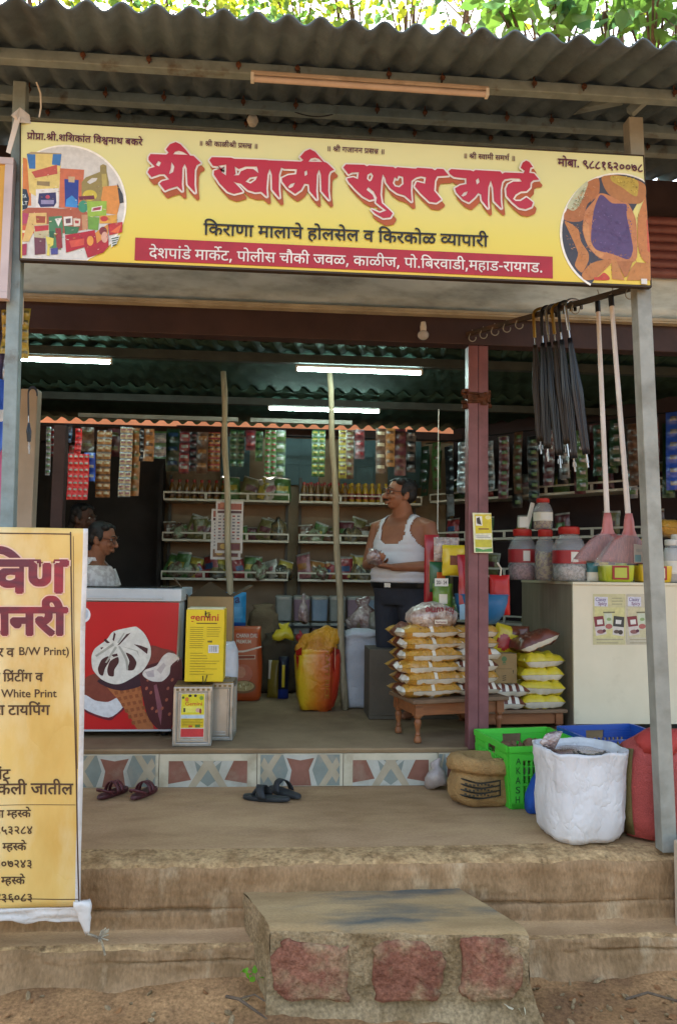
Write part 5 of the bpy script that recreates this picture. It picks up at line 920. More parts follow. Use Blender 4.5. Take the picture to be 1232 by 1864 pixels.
def upright(g, W, Hh, T, seed=0, mi=0, c=(0, 0, 0), lean=0, nu=14, nv=18, wr=.16, yaw=0):
    # pillow bag standing: width x, height z
    M = Matrix.Rotation(yaw, 3, 'Z') @ Matrix.Rotation(lean, 3, 'X') @ Matrix(((1, 0, 0), (0, 0, -1), (0, 1, 0)))
    off_ = M @ Vector((0, 0, T/2)); cc = Vector(c)+Vector((0, 0, Hh/2))-off_
    return pack(g, W, Hh, T, seed, mi, nu, nv, 0, M, cc, wr)
M_gold = mat('flour_pack_gold', 'b98a38', 'a87a2c', 9, .3, .2, 30, spec=.5, coat=.6, crease=.6, csc=9); M_seam = mat('pack_white', 'd8d0c0', 'c4bba8', 9, .4, spec=.4, coat=.2); M_brn = mat('pack_brown', '6e3b28', '5a2f20', 14, .35, .1, 30, coat=.3)
M_py = mat('pack_yellow', 'c9b22a', 'bba322', 9, .35, .2, 30, coat=.3); M_pr = mat('pack_red', 'a3232a', '8c1d24', 9, .35, .2, 30, coat=.3); M_por = mat('pack_orange', 'b8571f', 'a34a1a', 9, .35, coat=.3)
# benches
M_teak = mat('teak_wood', '8f5a36', '7a4a2c', 3, .45, .15, 40, stretch=(1, 8, 8), dirt='5d3820', dsc=4, dlo=.55, dhi=.75); M_topw = mat('weathered_wood', '7d6148', '664e39', 4, .6, .3, 40, stretch=(1.5, 9, 9))
def bench(name, label, loc, rz, L, D, hh, turned):
    b_ = thing(name, label, 'bench', loc, rz)
    g = MB(); g.box((L/2, D/2, hh-.012), (L+.04, D+.03, .024)); g.build('top', M_topw, b_, bevel=.005)
    g = MB()
    for y in (.03, D-.03): g.box((L/2, y, hh-.062), (L-.06, .022, .074))
    for x in (.03, L-.03): g.box((x, D/2, hh-.062), (.022, D-.06, .074))
    g.build('apron', M_teak, b_, bevel=.003)
    for x in (.03, L-.03):
        for y in (.03, D-.03):
            g = MB(); h2 = hh-.1
            g.box((x, y, hh-.062), (.05, .05, .0755)); s = h2/.17
            pr = [(.016, 0), (.022, .004), (.024, .02), (.02, .034), (.014, .044), (.018, .052), (.014, .06), (.013, .075), (.019, .105), (.023, .125), (.021, .14), (.014, .15), (.023, .158), (.024, .17)]
            g.lathe([(r, z*s) for r, z in pr], (x, y, 0), 16); g.build('leg', M_teak, b_, smooth=True)
    return b_
bench('display_bench', 'low wooden bench with turned legs carrying the stacks of flour bags', (.845, 4.70, .662), R_(14), .62, .36, .262, True)
bench('display_bench', 'low wooden bench right of the brown post under the yellow packs', (1.30, 5.10, .662), R_(4), .64, .36, .13, True)
BT = .662+.262
def goldmi(u, v, s):
    if (u < .04 or u > .97) and v < .45: return 1
    if v < .035 and s < 0 and .16 < u < .97: return 1
    if s > 0 and .3 < u < .8 and .05 < v < .1 and int(u*40) % 3 == 0: return 2
    if u < .25 and .3 < v < .7: return 2
    if .46 < u < .53 and v < .34: return 1
    return 0
TH = ['bottom', 'second lowest', 'third', 'fourth', 'fifth', 'topmost']
RB = Matrix.Rotation(R_(14), 3, 'Z')
def onbench(x, y, z): return Vector((.845, 4.70, BT+z))+RB @ Vector((x, y, 0))
for k in range(6):
    g = MB(); pack(g, .38, .26, .094, k+1, goldmi, 34, 30, .02, None, (0, 0, 0), .42, 5)
    o = g.build('flour_bag', [M_gold, M_seam, M_brn], None, onbench(.135+.018*math.sin(k*2.3), .155, k*.0715), R_(14+3*math.sin(k*1.7)), smooth=2)
    tag(o, 'golden flour bag with white seams, %s of the left bench stack' % (TH[k] if k < 5 else 'top'), 'flour bag', 'flour bags stacked on the bench')
def brnmi(pat):
    def f(u, v, s):
        if v < .05 and s < 0: return 1
        if pat == 1: return 2 if (int(u*12) % 2 or v > .6) and s > 0 else (2 if s < 0 else 1)
        if pat == 2: return 3 if .2 < u < .8 else 1
        return 2 if s < 0 or v > .3 else 0
    return f
for k in range(6):
    g = MB(); pack(g, .28, .23, .08, k+11, brnmi([1, 0, 1, 2, 0, 0][k]), 24, 18, .02, None, (0, 0, 0), .34, 8)
    o = g.build('flour_bag', [M_gold, M_seam, M_brn, M_por], None, onbench(.455+.012*math.cos(k*2.1), .16, k*.0725), R_(14+5*math.sin(k*2.9)), smooth=2)
    tag(o, '%s flour bag, %s of the stack beside the brown post' % (['brown striped', 'gold and brown', 'brown striped', 'orange banded', 'gold and brown', 'gold and brown'][k], TH[k] if k < 5 else 'top'), 'flour bag', 'flour bags stacked on the bench')
# clear sack of packets on the stack
rs = thing('clear_bag', 'big clear plastic bag of brown and white packets lying on top of the flour stack', 'bag', onbench(.18, .15, .433), R_(14))
M_film = mat('printed_film', 'c2b3a6', '7d5a48', 7, .2, .3, 22, spec=.6, coat=.5, lo=.42, hi=.6, crease=.7, csc=8)
g = MB(); g.loft(srings([(-.005, .08, .06, 2.5), (.008, .14, .1, 2.8), (.05, .168, .125, 2.6), (.09, .165, .12, 2.4), (.125, .13, .1, 2.2), (.15, .07, .06, 2), (.157, .01, .01, 2)], 44, wr=.1, seed=3)); g.build('film', M_film, rs, smooth=2)
def wrapfn(rx, ry, z0, s):
    return lambda u, v: (rx*math.sin(u/rx), -ry*math.cos(u/rx)-.004, z0+v)
g = MB(); put(g, 'fortune', lambda u, v: (lambda x, z: (x, -.108*math.sqrt(max(.02, 1-(x/.176)**2))-.012, z))(.105-u, .125-v), 0, .2, .045, .02); g.build('print', mat('print_darkred', '7c2430', None, 9, .4), rs, fix=False)
g = MB(); g.box((0, -.13, .038), (.085, .003, .026)); o = g.build('label', M_seam, rs)
g = MB(); put(g, 'fortune', lambda u, v: (-.036+u, -.1332, .031+v), 0, .07, .012, .02); g.build('print', plain('print_darkred2', '7c2430', .4), rs, fix=False)
# right-hand stacks
B2 = .662+.13
for k in range(5):
    g = MB(); pack(g, .28, .2, .1, k+31, (lambda u, v, s: (1 if v < .06 and s < 0 else (3 if (abs(u-.45) < .2 and v > .55 and s > 0) else 0))), 24, 18, .02, None, (0, 0, 0), .4, 7)
    rr = [.1, -.2, .15, .3, .5][k]; mm = [M_py, M_seam, M_brn, M_pr] if k < 4 else [M_brn, M_seam, M_brn, M_brn]
    o = g.build('grocery_bag', mm, None, Vector((1.785+.012*math.sin(k*2), 5.22, B2+k*.09)), rr, smooth=2)
    if k == 4: o.rotation_euler = (0, -.32, .2); o.location += Vector((-.03, 0, .045))
    tag(o, ('yellow grocery pack with white edge, %s of the stack in front of the counter' % TH[k]) if k < 4 else 'brown and white striped packet tilted on top of the yellow packs', 'packet', 'packets stacked right of the post')
for k in range(2):
    g = MB(); pack(g, .3, .2, .085, k+41, brnmi(1), 24, 18, .02, None, (0, 0, 0), .36, 7)
    o = g.build('grocery_bag', [M_gold, M_seam, M_brn, M_por], None, Vector((1.50+.02*k, 5.2, B2+k*.08)), -.1+.15*k, smooth=2)
    tag(o, 'brown and white flour packet, %s of two just right of the brown post' % ['lower', 'upper'][k], 'packet', 'packets stacked right of the post')
cb = thing('small_carton', 'small brown cardboard box with green mark sitting on the striped packets', 'box', (1.53, 5.14, B2+.168), .06)
g = MB(); g.box((0, .09, .1), (.18, .16, .2)); g.build('box', M_card, cb, bevel=.004)
a = Art(lambda u, v, d=0: ((u-.5)*.18, .0098+d, .2*(1-v))); a.o(.5, .18, .1, .09, '4a6a42'); a.r(.44, .28, .56, .32, '4a6a42'); a.r(.42, .34, .58, .36, '4a6a42'); a.r(.2, .5, .8, .515, '6a5636')
for q in (.15, .85): a.p([(q-.03, .6), (q, .54), (q+.03, .6), (q+.012, .6), (q+.012, .66), (q-.012, .66), (q-.012, .6)], '4a3b26')
for k in range(3): a.p([(.43, .74+k*.07), (.57, .72+k*.07), (.57, .745+k*.07), (.43, .765+k*.07)], '2a241c')
a.done('print', cb)
g = MB(); upright(g, .2, .22, .09, 52, lambda u, v, s: 1 if (u-.35)**2+(v-.45)**2 < .07 else (2 if v > .8 and u > .6 else 0)); o = g.build('grocery_bag', [M_py, M_pr, M_brn], None, (1.56, 5.3, B2+.33), .2, smooth=2); o.rotation_euler.y = .25
tag(o, 'yellow snack bag with red spot standing behind the small brown box', 'packet')
g = MB(); upright(g, .12, .18, .06, 53, lambda u, v, s: 1 if v < .35 else 0); tag(g.build('grocery_bag', [M_brn, M_seam], None, (1.70, 5.33, B2+.36), -.2, smooth=2), 'brown and white pouch leaning on the counter side', 'packet')
# grey cabinet behind the bench
g = MB(); g.b2((.655, 5.48, .662), (1.5, 5.8, 1.15)); g.b2((.66, 5.474, .69), (1.49, 5.4795, .70)); tag(g.build('low_cabinet', mat('grey_board', '5f564a', '51493e', 4, .8, .1), bevel=.004), 'low grey brown cabinet standing behind the flour bench', 'cabinet')

# ================================================================== BLUE TUB AND ITS PACKETS
tub = thing('blue_tub', 'round blue plastic tub of packets behind the brown post', 'tub', (1.33, 4.98, 1.365), 0)
M_tub = mat('tub_blue', '2c6a98', '255c86', 4, .35, spec=.5)
g = MB(); g.lathe([(.06, 0), (.10, .015), (.15, .075), (.172, .15), (.175, .19), (.18, .195), (.172, .2), (.166, .15), (.14, .08), (.05, .02)], (0, 0, 0), 32); g.build('bowl', M_tub, tub, smooth=True)
g = MB(); upright(g, .17, .42, .07, 61, lambda u, v, s: (1 if u > .55 and .1 < v < .6 else 2 if v < .22 else 0), lean=-.1); o = g.build('snack_packet', [M_pr, M_seam, plain('pack_skyblue', '8fb3c9', .35)], None, (1.245, 4.93, 1.40), .15, smooth=2)
tag(o, 'tall red and white packet with vertical lettering in the blue tub', 'packet')
g = MB(); put(g, 'OTTIJO', lambda u, v: (.03+v, -.062-.001, .06+u), 0, .14, .022, .02); q = g.build('print', M_blk, o, fix=False)
g = MB(); upright(g, .13, .26, .07, 62, lambda u, v, s: 0, lean=-.05); o = g.build('snack_packet', mat('bright_red_bag', 'b3241f', 'a01d1b', 6, .4, .3, 20), None, (1.435, 4.93, 1.43), -.1, smooth=2); tag(o, 'plain bright red paper bag in the blue tub right of the brown post', 'bag')
g = MB(); g.tube([(0, -.03, .255), (.005, -.03, .3), (-.02, -.03, .34)], .006, 6); g.build('twine', M_seam, o)
M_cl = mat('clear_wrinkled', 'a89a94', '6c4c4a', 8, .12, .5, 18, spec=.7, coat=.5, lo=.4, hi=.62, crease=.8, csc=12)
for i, (px, py, Y, W_, H_, mm, lb) in enumerate(((812, 1000, 5.05, .17, .16, [M_cl, M_pr], 'clear packet of pink sweets in the blue tub beside the man'), (825, 1020, 4.97, .15, .2, [M_py, M_brn], 'yellow snack packet in the blue tub behind the red packet'), (805, 1090, 5.0, .13, .2, [mat('pack_green', '6a8a2a', '4a6a22', 8, .35, coat=.3), M_seam], 'light green packet leaning against the left of the tub'), (800, 1050, 5.08, .14, .2, [mat('pack_dkgreen', '2c5a3a', '234a30', 8, .35, coat=.3), M_por], 'dark green packet behind the white price card'), (785, 1040, 5.2, .1, .5, [M_pr, M_por], 'dull red bag hanging beside the man'))):
    p = at(px, py, Y); g = MB(); upright(g, W_, H_, .06, 70+i, lambda u, v, s: 1 if abs(u-.5) < .22 and abs(v-.5) < .18 else 0); tag(g.build('snack_packet', mm, None, (p.x, p.y, p.z-H_/2), .2*math.sin(i*3), smooth=2), lb, 'packet')
p = at(803, 1060, 4.86); g = MB(); g.box((0, 0, 0), (.088, .004, .05), 0); pc = tag(g.build('price_card', M_white, None, p, .05), 'white price card with black figures beside the tub', 'card')
g = MB(); put(g, '20/- 24', lambda u, v: (-.034+u, -.0026, -.012+v), 0, .068, .024, .015); g.build('print', M_blk, pc, fix=False)
p = at(782, 1080, 5.3); g = MB(); g.box((0, 0, 0), (.06, .02, .3)); tag(g.build('wooden_board', M_topw, None, p, .0), 'small upright wooden board between the man and the tub', 'board')

# ================================================================== BIG SACKS ON THE SHOP FLOOR
def sackthing(name, label, cat, loc, rz, spec, mats, mi=0, wr=.05, seed=0, n=48, grp=None, cap=(True, True)):
    g = MB(); g.loft(srings(spec, n, wr=wr, seed=seed), mi, cap); o = g.build(name, mats, None, loc, rz, smooth=2, fix=False); return tag(o, label, cat, grp)
def body(h, rx, ry, e=2.6, top=.9, m=14, bulge=.06):
    out = [(0, rx*.75, ry*.75, e), (.008, rx*.93, ry*.93, e)]
    for k in range(1, m+1):
        t = k/m; out.append((h*t, rx*(1-(1-top)*t**3)*(1+bulge*math.sin(math.pi*min(1, t*1.15))), ry*(1-(1-top)*t**3)*(1+bulge*math.sin(math.pi*t)), e))
    return out
M_dal = mat('orange_film', 'a84a1c', '98401a', 3, .35, .15, 14, coat=.3)
o = sackthing('dal_bag', 'tall orange printed bag of dal standing behind the tins', 'bag', (-.27, 6.3, .662), .05, body(.55, .15, .07, 4, .95)+[(.57, .145, .03, 3), (.585, .14, .004, 3)], [M_dal], 0, .025, 2)
a = Art(lambda u, v, d=0: ((u-.5)*.28, -.078-.001+d, .57*(1-v))); a.t('CHANA DAL', .3, .12, .6, .055, 'd9c9b8', 0, .02); a.t('PREMIUM', .3, .2, .42, .05, 'd9c9b8', 0, .02)
a.p([(.02, .29), (.5, .30), (.98, .24), (.98, .26), (.5, .325), (.02, .31)], 'd9cabc'); a.p([(.1, .37), (.85, .36), (.85, .42), (.1, .425)], 'c9b09a'); a.p([(.12, .38), (.83, .37), (.83, .41), (.12, .415)], '8a3416'); a.o(.5, .62, .28, .13, 'b5644a'); a.o(.45, .6, .14, .08, 'c48466'); a.o(.52, .8, .36, .09, '7a5230'); a.o(.52, .79, .31, .07, 'a89464')
rnd = random.Random(8)
for k in range(26): a.o(.52+rnd.gauss(0, .12), .785+rnd.gauss(0, .02), .022, .012, rnd.choice(['d0c49a', '8f7a48', '6f7a3c', 'b5a878']), rnd.random()*3)
a.done('print', o)
M_oyx = mat('sack_folds', 'c08a22', 'a86a1c', 6, .4, crease=.7, csc=9)
M_oy = bpy.data.materials.new('yellow_orange_film'); M_oy.use_nodes = True
n, l = M_oy.node_tree.nodes, M_oy.node_tree.links; b = n['Principled BSDF']; b.inputs['Roughness'].default_value = .35; tc = n.new('ShaderNodeTexCoord'); sp = n.new('ShaderNodeSeparateXYZ'); nz = n.new('ShaderNodeTexNoise'); nz.inputs['Scale'].default_value = 6; ad = n.new('ShaderNodeMath'); ad.operation = 'MULTIPLY_ADD'; ad.inputs[1].default_value = .3; cr = n.new('ShaderNodeValToRGB'); mr = n.new('ShaderNodeMapRange'); mr.inputs[1].default_value = -.18; mr.inputs[2].default_value = .18
l.new(tc.outputs['Object'], sp.inputs[0]); l.new(tc.outputs['Object'], nz.inputs[0]); l.new(sp.outputs[0], mr.inputs[0]); l.new(nz.outputs[0], ad.inputs[0]); l.new(mr.outputs[0], ad.inputs[2]); l.new(ad.outputs[0], cr.inputs[0]); l.new(cr.outputs[0], b.inputs['Base Color'])
e = cr.color_ramp; e.elements[0].position = .25; e.elements[0].color = H('c9a81e'); e.elements[1].position = .95; e.elements[1].color = H('a8321c'); q = e.elements.new(.6); q.color = H('c2701c')
bp = n.new('ShaderNodeBump'); bp.inputs['Strength'].default_value = .6; bp.inputs['Distance'].default_value = .02; nz2 = n.new('ShaderNodeTexNoise'); nz2.inputs['Scale'].default_value = 11; ab = n.new('ShaderNodeMath'); ab.operation = 'SUBTRACT'; ab.inputs[1].default_value = .5; ac = n.new('ShaderNodeMath'); ac.operation = 'ABSOLUTE'; l.new(tc.outputs['Object'], nz2.inputs[0]); l.new(nz2.outputs[0], ab.inputs[0]); l.new(ab.outputs[0], ac.inputs[0]); l.new(ac.outputs[0], bp.inputs['Height']); l.new(bp.outputs[0], b.inputs['Normal'])
o = sackthing('rice_sack', 'yellow and orange printed sack with gathered top by the wooden pole', 'sack', (.305, 5.86, .662), .1, [(0, .10, .06, 2.6), (.01, .125, .08, 3), (.1, .155, .1, 3.4), (.25, .168, .112, 3.8), (.4, .166, .108, 3.8), (.45, .16, .095, 3)], [M_oy], 0, .13, 4, 72)
a = Art(lambda u, v, d=0: (lambda x: (x, -.118*max(.2, 1-abs(x/.185)**3.2)-.008+d, .5*(1-v)))((u-.5)*.34)); a.t('DATT RICE', .62, .12, .62*1.1, .1, 'a86a1e', math.pi/2, .02)
g = MB(); g.loft(srings([(.43, .158, .092, 2.8), (.46, .155, .088, 2.6), (.475, .15, .08, 2.4), (.49, .16, .075, 2.2, .01), (.52, .15, .05, 2.2, .02), (.55, .14, .035, 2, .03), (.57, .11, .02, 2, .06), (.60, .05, .01, 2, .11)], 48, wr=.22, seed=8)); g.build('folded_mouth', M_oyx, o, smooth=2)
a.p([(.80, .05), (.97, .1), (.97, .62), (.86, .45), (.80, .35)], '9a2018'); a.p([(.0, .12), (.12, .05), (.12, .3), (.04, .4)], '9a2018'); a.p([(.76, .05), (.775, .05), (.775, .98), (.76, .98)], '8f3a18'); a.p([(.84, .08), (.86, .08), (.87, .36), (.96, .55), (.95, .58), (.85, .38)], 'd5a88a')
a.done('print', o)
M_wov = mat('white_woven', 'b9bac0', 'a4a6ae', 5, .55, .5, 160, dirt='8d8a88', dsc=3, dlo=.55, dhi=.8, crease=.5, csc=5); M_wov2 = mat('bright_woven', 'cdccd0', 'bdbcc2', 4, .5, .35, 10, crease=.5, csc=6)
o = sackthing('woven_sack', 'white woven sack with folded top right of the wooden pole', 'sack', (.645, 5.98, .662), .0, body(.53, .125, .09, 4.5, .98, bulge=.02)+[(.545, .135, .1, 3.5, .0), (.555, .15, .11, 2.6, .03, -.01), (.585, .12, .08, 2.2, .0), (.60, .06, .03, 2)], [M_wov], 0, .05, 6)
sackthing('woven_sack', 'plain white sack standing behind the oil tins', 'sack', (-.40, 5.2, .662), .0, [(0, .09, .09, 3), (.01, .11, .11, 3), (.2, .14, .13, 3), (.4, .15, .13, 3), (.5, .145, .12, 3), (.56, .12, .1, 2.6), (.57, .05, .05, 2)], [M_wov2], 0, .04, 7)
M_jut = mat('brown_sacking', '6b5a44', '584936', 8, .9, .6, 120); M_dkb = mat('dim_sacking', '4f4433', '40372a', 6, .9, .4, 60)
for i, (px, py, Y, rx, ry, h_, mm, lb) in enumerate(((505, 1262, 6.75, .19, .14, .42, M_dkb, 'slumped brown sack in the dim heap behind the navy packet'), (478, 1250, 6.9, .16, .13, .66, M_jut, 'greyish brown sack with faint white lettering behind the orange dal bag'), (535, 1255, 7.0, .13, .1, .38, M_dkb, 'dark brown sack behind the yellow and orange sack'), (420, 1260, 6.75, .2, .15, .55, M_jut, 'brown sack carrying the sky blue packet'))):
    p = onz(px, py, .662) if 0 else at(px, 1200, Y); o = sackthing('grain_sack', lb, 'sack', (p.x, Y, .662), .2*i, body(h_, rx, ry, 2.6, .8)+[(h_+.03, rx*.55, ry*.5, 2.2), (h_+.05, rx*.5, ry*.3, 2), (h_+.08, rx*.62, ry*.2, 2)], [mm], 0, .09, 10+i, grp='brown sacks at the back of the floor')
    if i == 1: a = Art(lambda u, v, d=0: ((u-.5)*.24, -.155+d, .62*(1-v))); a.t('MATKI', .5, .42, .4, .11, '8f8a7c', 1.2, .02); a.done('print', o)
g = MB(); upright(g, .30, .30, .09, 81, lambda u, v, s: 1 if .3 < v < .62 and .1 < u < .9 else (2 if v < .18 else 0)); o = tag(g.build('detergent_bag', [plain('pack_azure', '2f86b8', .35), plain('pack_azure2', '4a98c4', .35), plain('pack_navy', '22508f', .35)], None, (-.41, 6.45, 1.215), .05, smooth=2), 'sky blue packet with dark cursive lettering on top of the brown sack', 'packet')
g = MB(); put(g, 'Dalia', lambda u, v: (-.1+u, -.092, .19+v+.15*u), 0, .2, .07, .02); g.build('print', plain('print_indigo', '2a2a55', .4), o, fix=False)
g = MB(); upright(g, .085, .34, .07, 82, lambda u, v, s: 1 if v < .22 else (2 if abs(u-.45) < .13 and .3 < v < .85 else 0), lean=.05); tag(g.build('grocery_bag', [plain('pack_ink', '14182a', .35), plain('pack_blue', '20337a', .35), M_py], None, (.06, 6.35, .662), .1, smooth=2), 'narrow navy blue packet with yellow marks standing on the floor', 'packet')
g = MB(); upright(g, .1, .3, .06, 83, lambda u, v, s: 1 if u < .3 and .5 < v else 0, lean=-.1); tag(g.build('grocery_bag', [mat('pack_mustard', '7d6a22', '6a591c', 6, .4), M_seam], None, (-.02, 6.42, .662), -.3, smooth=2), 'mustard yellow packet beside the navy packet', 'packet')
for i, (px, py, Y, rx, h_, mm, lb) in enumerate(((517, 1165, 6.6, .09, .11, M_py, 'crumpled yellow packet on the brown sack heap'), (552, 1135, 6.4, .05, .2, M_cl, 'small clear bag tied upright above the yellow and orange sack'), (548, 1172, 6.3, .06, .09, M_pr, 'small red and white packet behind the yellow and orange sack'), (660, 1150, 6.3, .13, .22, M_cl, 'large crumpled clear plastic bag left of the flour stack'), (690, 1150, 6.25, .12, .2, mat('clear_grey', '8a857c', '645c52', 8, .15, .5, 18, coat=.5), 'greyish plastic bag heaped behind the flour stack'), (652, 1160, 6.1, .045, .09, M_jut, 'small round brown packet on the white sack'), (795, 1438, 4.5, .07, .13, mat('clear_dusty', 'a0928a', '7f726a', 9, .2, .6, 18, coat=.4), 'crumpled clear plastic bag left of the jute sack'))):
    p = at(px, py, Y) if i < 6 else Vector((.93, 4.47, .452))
    sackthing('plastic_bag', lb, 'bag', (p.x, Y, p.z), i, [(0, rx*.7, rx*.55, 2), (h_*.1, rx, rx*.7, 2.2), (h_*.4, rx*1.05, rx*.75, 2.3), (h_*.7, rx*.7, rx*.55, 2), (h_*.85, rx*.35, rx*.3, 2), (h_*1.1, rx*.5, rx*.25, 2), (h_*1.2, rx*.45, rx*.1, 2)], [mm], 0, .22, 30+i)

# ================================================================== COUNTER
M_ctr = mat('counter_laminate', 'd5cab0', 'cabfa4', 2, .5, spec=.4, dirt='a89b80', dsc=2.2, dlo=.6, dhi=.85); M_ctrs = mat('counter_side', '8d806e', '817462', 3, .6, stretch=(6, 6, 1))
cn = thing('shop_counter', 'long cream laminate counter with two paper posters on its front', 'counter', (2.0, 5.1, .66))
co_ = (-2.0, -5.1, -.66)
g = MB(); g.b2((1.99, 5.1, .7), (4.2, 5.12, 1.63), 0); g.b2((1.99, 5.1203, .66), (2.01, 6.2, 1.63), 1); g.b2((1.985, 5.09, 1.6305), (4.2, 6.2, 1.65), 0); o = g.build('carcass', [M_ctr, M_ctrs], cn, bevel=.002); o.location = co_
g = MB(); g.b2((2.03, 5.16, .661), (4.2, 5.9, .699)); o = g.build('plinth', M_black, cn); o.location = co_
cf = lambda u, v, d=0: (lambda p: (p.x, 5.0985+d, p.z))(at(1030+u/4.66, 1020+v/4.66, 5.1))
for i, dx in enumerate((0, 282)):
    a = Art(cf); a.Z = .0004; a.r(225+dx, 285, 500+dx, 715, ['c2b98d', 'bcb29b'][i]); a.r(240+dx, 400, 490+dx, 655, ['cac287', 'c4ba95'][i])
    a.r(238+dx, 308, 350+dx, 388, 'c9c6d0', 3); a.t('Classy', 246+dx, 345, 90, 30, '6a567c', 0, .02); a.t('Spicy', 268+dx, 380, 75, 28, '7a4a6a', 0, .02)
    for k in range(3): a.r(385+dx, 318+k*25, 470+dx+8*(k % 2), 324+k*25, '8a8a6a')
    a.p([(310+dx, 436), (410+dx, 434), (410+dx, 446), (312+dx, 448)], '6f6a52'); a.p([(320+dx, 450), (385+dx, 450), (395+dx, 580), (330+dx, 590)], 'c3c8b0'); a.o(360+dx, 500, 20, 14, '8aa06a'); a.o(360+dx, 560, 30, 22, 'a8605a')
    a.p([(230+dx, 478), (312+dx, 470), (340+dx, 625), (250+dx, 640)], 'c9bfb8'); a.p([(230+dx, 478), (312+dx, 470), (325+dx, 555), (243+dx, 565)], '7c3038'); a.p([(258+dx, 505), (304+dx, 500), (308+dx, 540), (262+dx, 545)], 'd5cfc8'); a.o(290+dx, 605, 32, 18, '8a5a58'); a.o(320+dx, 598, 14, 14, '5a2a3a')
    a.p([(400+dx, 470), (490+dx, 480), (485+dx, 645), (390+dx, 630)], 'cbc3ba'); a.p([(400+dx, 470), (490+dx, 480), (487+dx, 568), (394+dx, 558)], '3c3a38'); a.p([(418+dx, 503), (466+dx, 507), (462+dx, 542), (416+dx, 538)], 'd3cec8'); a.o(425+dx, 605, 24, 16, '5a4a44'); a.o(458+dx, 610, 20, 20, '3f3430')
    for k in range(2): a.r(255+dx, 668+k*28, 480+dx-40*k, 675+k*28, '9a9278')
    a.done('poster', cn, co_)

# jars on the counter
M_jar = clear('jar_plastic', 'b0aeb0', .38); M_lid = mat('lid_red', 'a8241f', '981e1b', 5, .4)
def jar(label, loc, r, h, fill, lab, grp='plastic jars on the counter', sq=2.0, rz=0, lidm=None):
    j = thing('sweet_jar', label, 'jar', loc, rz, grp)
    g = MB(); g.loft(srings([(0, r*.8, r*.8, sq), (.006, r*.95, r*.95, sq), (h*.1, r, r, sq), (h*.62, r, r, sq), (h*.76, r*.8, r*.8, sq), (h*.84, r*.62, r*.62, 2), (h*.88, r*.6, r*.6, 2)], 28), cap=(True, False)); g.build('jar_body', M_jar, j, smooth=2)
    g = MB(); g.lathe([(r*.66, h*.86), (r*.69, h*.87), (r*.69, h*.98), (r*.6, h)], (0, 0, 0), 28); g.build('lid', lidm or M_lid, j, smooth=True)
    g = MB(); g.loft(srings([(.008, r*.9, r*.9, sq), (h*fill*.8, r*.93, r*.93, sq), (h*fill, r*.7, r*.7, 2)], 28, wr=.06, seed=loc[0])); g.build('contents', lab[0], j, smooth=2)
    if lab[1]:
        g = MB(); g.loft([[(p[0]*1.012, p[1]*1.012, p[2]) for p in rr] for rr in srings([(h*lab[2], r, r, sq), (h*lab[3], r, r, sq)], 28)], cap=(False, False)); lo = g.build('label', lab[1], j, smooth=2)
        g = MB(); g.add([(r*1.03*math.sin(t), -r*1.03*math.cos(t), h*(lab[2]+(lab[3]-lab[2])*q)) for q in (.12, .88) for t in lin(-.55, .75, 8)], [(k, k+1, k+10, k+9) for k in range(8)]); g.build('label_print', M_white, lo, smooth=2)
    return j
M_c1 = mat('sweets_pink', 'b07a7c', '7c4448', 60, .5, lo=.45, hi=.55); M_c2 = mat('sweets_white', 'c2bdb4', '8d867c', 50, .5, lo=.45, hi=.55); M_c3 = mat('sweets_mixed', 'b39a5a', '6e4a34', 45, .5, lo=.45, hi=.55); M_lr = plain('label_red', '97262a', .4); M_lw = plain('label_paper', 'cfc9b8', .5); M_gr = plain('label_gold', 'b08a3a', .45)
CZ = 1.652
jar('biggest clear jar with red lid and red and white label, front of the counter', (2.02, 5.24, CZ), .105, .38, .3, (M_c2, M_lr, .32, .56), sq=3)
jar('tall clear jar with red lid behind the biggest jar', (1.925, 5.45, CZ), .075, .37, .55, (M_c3, None))
jar('clear jar of pink sweets with red label at the left corner of the counter', (1.81, 5.62, CZ), .1, .38, .32, (M_c1, M_lr, .34, .6), sq=2.6)
jar('jar with black and white label stacked on top of the other jars', (1.945, 5.55, CZ+.372), .07, .235, .4, (M_c3, M_lw, .28, .55))
g = MB(); g.box((0, 0, .08), (.03, .012, .2), 0, M=Matrix.Rotation(.25, 3, 'Y')); g.box((-.05, 0, .03), (.07, .05, .08), 0); tag(g.build('paper_box', M_white, None, (1.86, 5.6, CZ+.40)), 'small white paper box leaning beside the top jar', 'box')
g = MB(); upright(g, .09, .13, .04, 90, lambda u, v, s: 1 if v > .5 else 0); tag(g.build('grocery_bag', [M_seam, mat('pack_teal', '3a6a6a', '305858', 8, .4)], None, (2.18, 5.22, CZ), .1, smooth=2), 'small white and teal packet between the big jar and the green soap tub', 'packet')
def tubbox(label, loc, c, w_, h_, d_, lid):
    t = thing('soap_tub', label, 'tub', loc, 0, 'soap tubs on the counter')
    g = MB(); g.loft(srings([(0, w_*.42, d_*.42, 5), (.008, w_*.46, d_*.46, 5), (h_*.9, w_*.5, d_*.5, 5), (h_, w_*.49, d_*.49, 5)], 40)); g.build('box', c, t, smooth=True)
    g = MB(); g.b2((-w_*.22, -d_*.5-.004, h_*.15), (w_*.26, -d_*.5+.003, h_*.97)); lb_ = g.build('label', M_lr, t); g = MB(); g.b2((-w_*.16, -d_*.5-.006, h_*.25), (w_*.2, -d_*.5-.0045, h_*.85)); g.build('label_print', lid, lb_)
    return t
M_gy = mat('tub_lime', 'a8b02c', '98a024', 4, .35, coat=.3); M_yy = mat('tub_yellow', 'd0ac2a', 'c49f22', 4, .35, coat=.3)
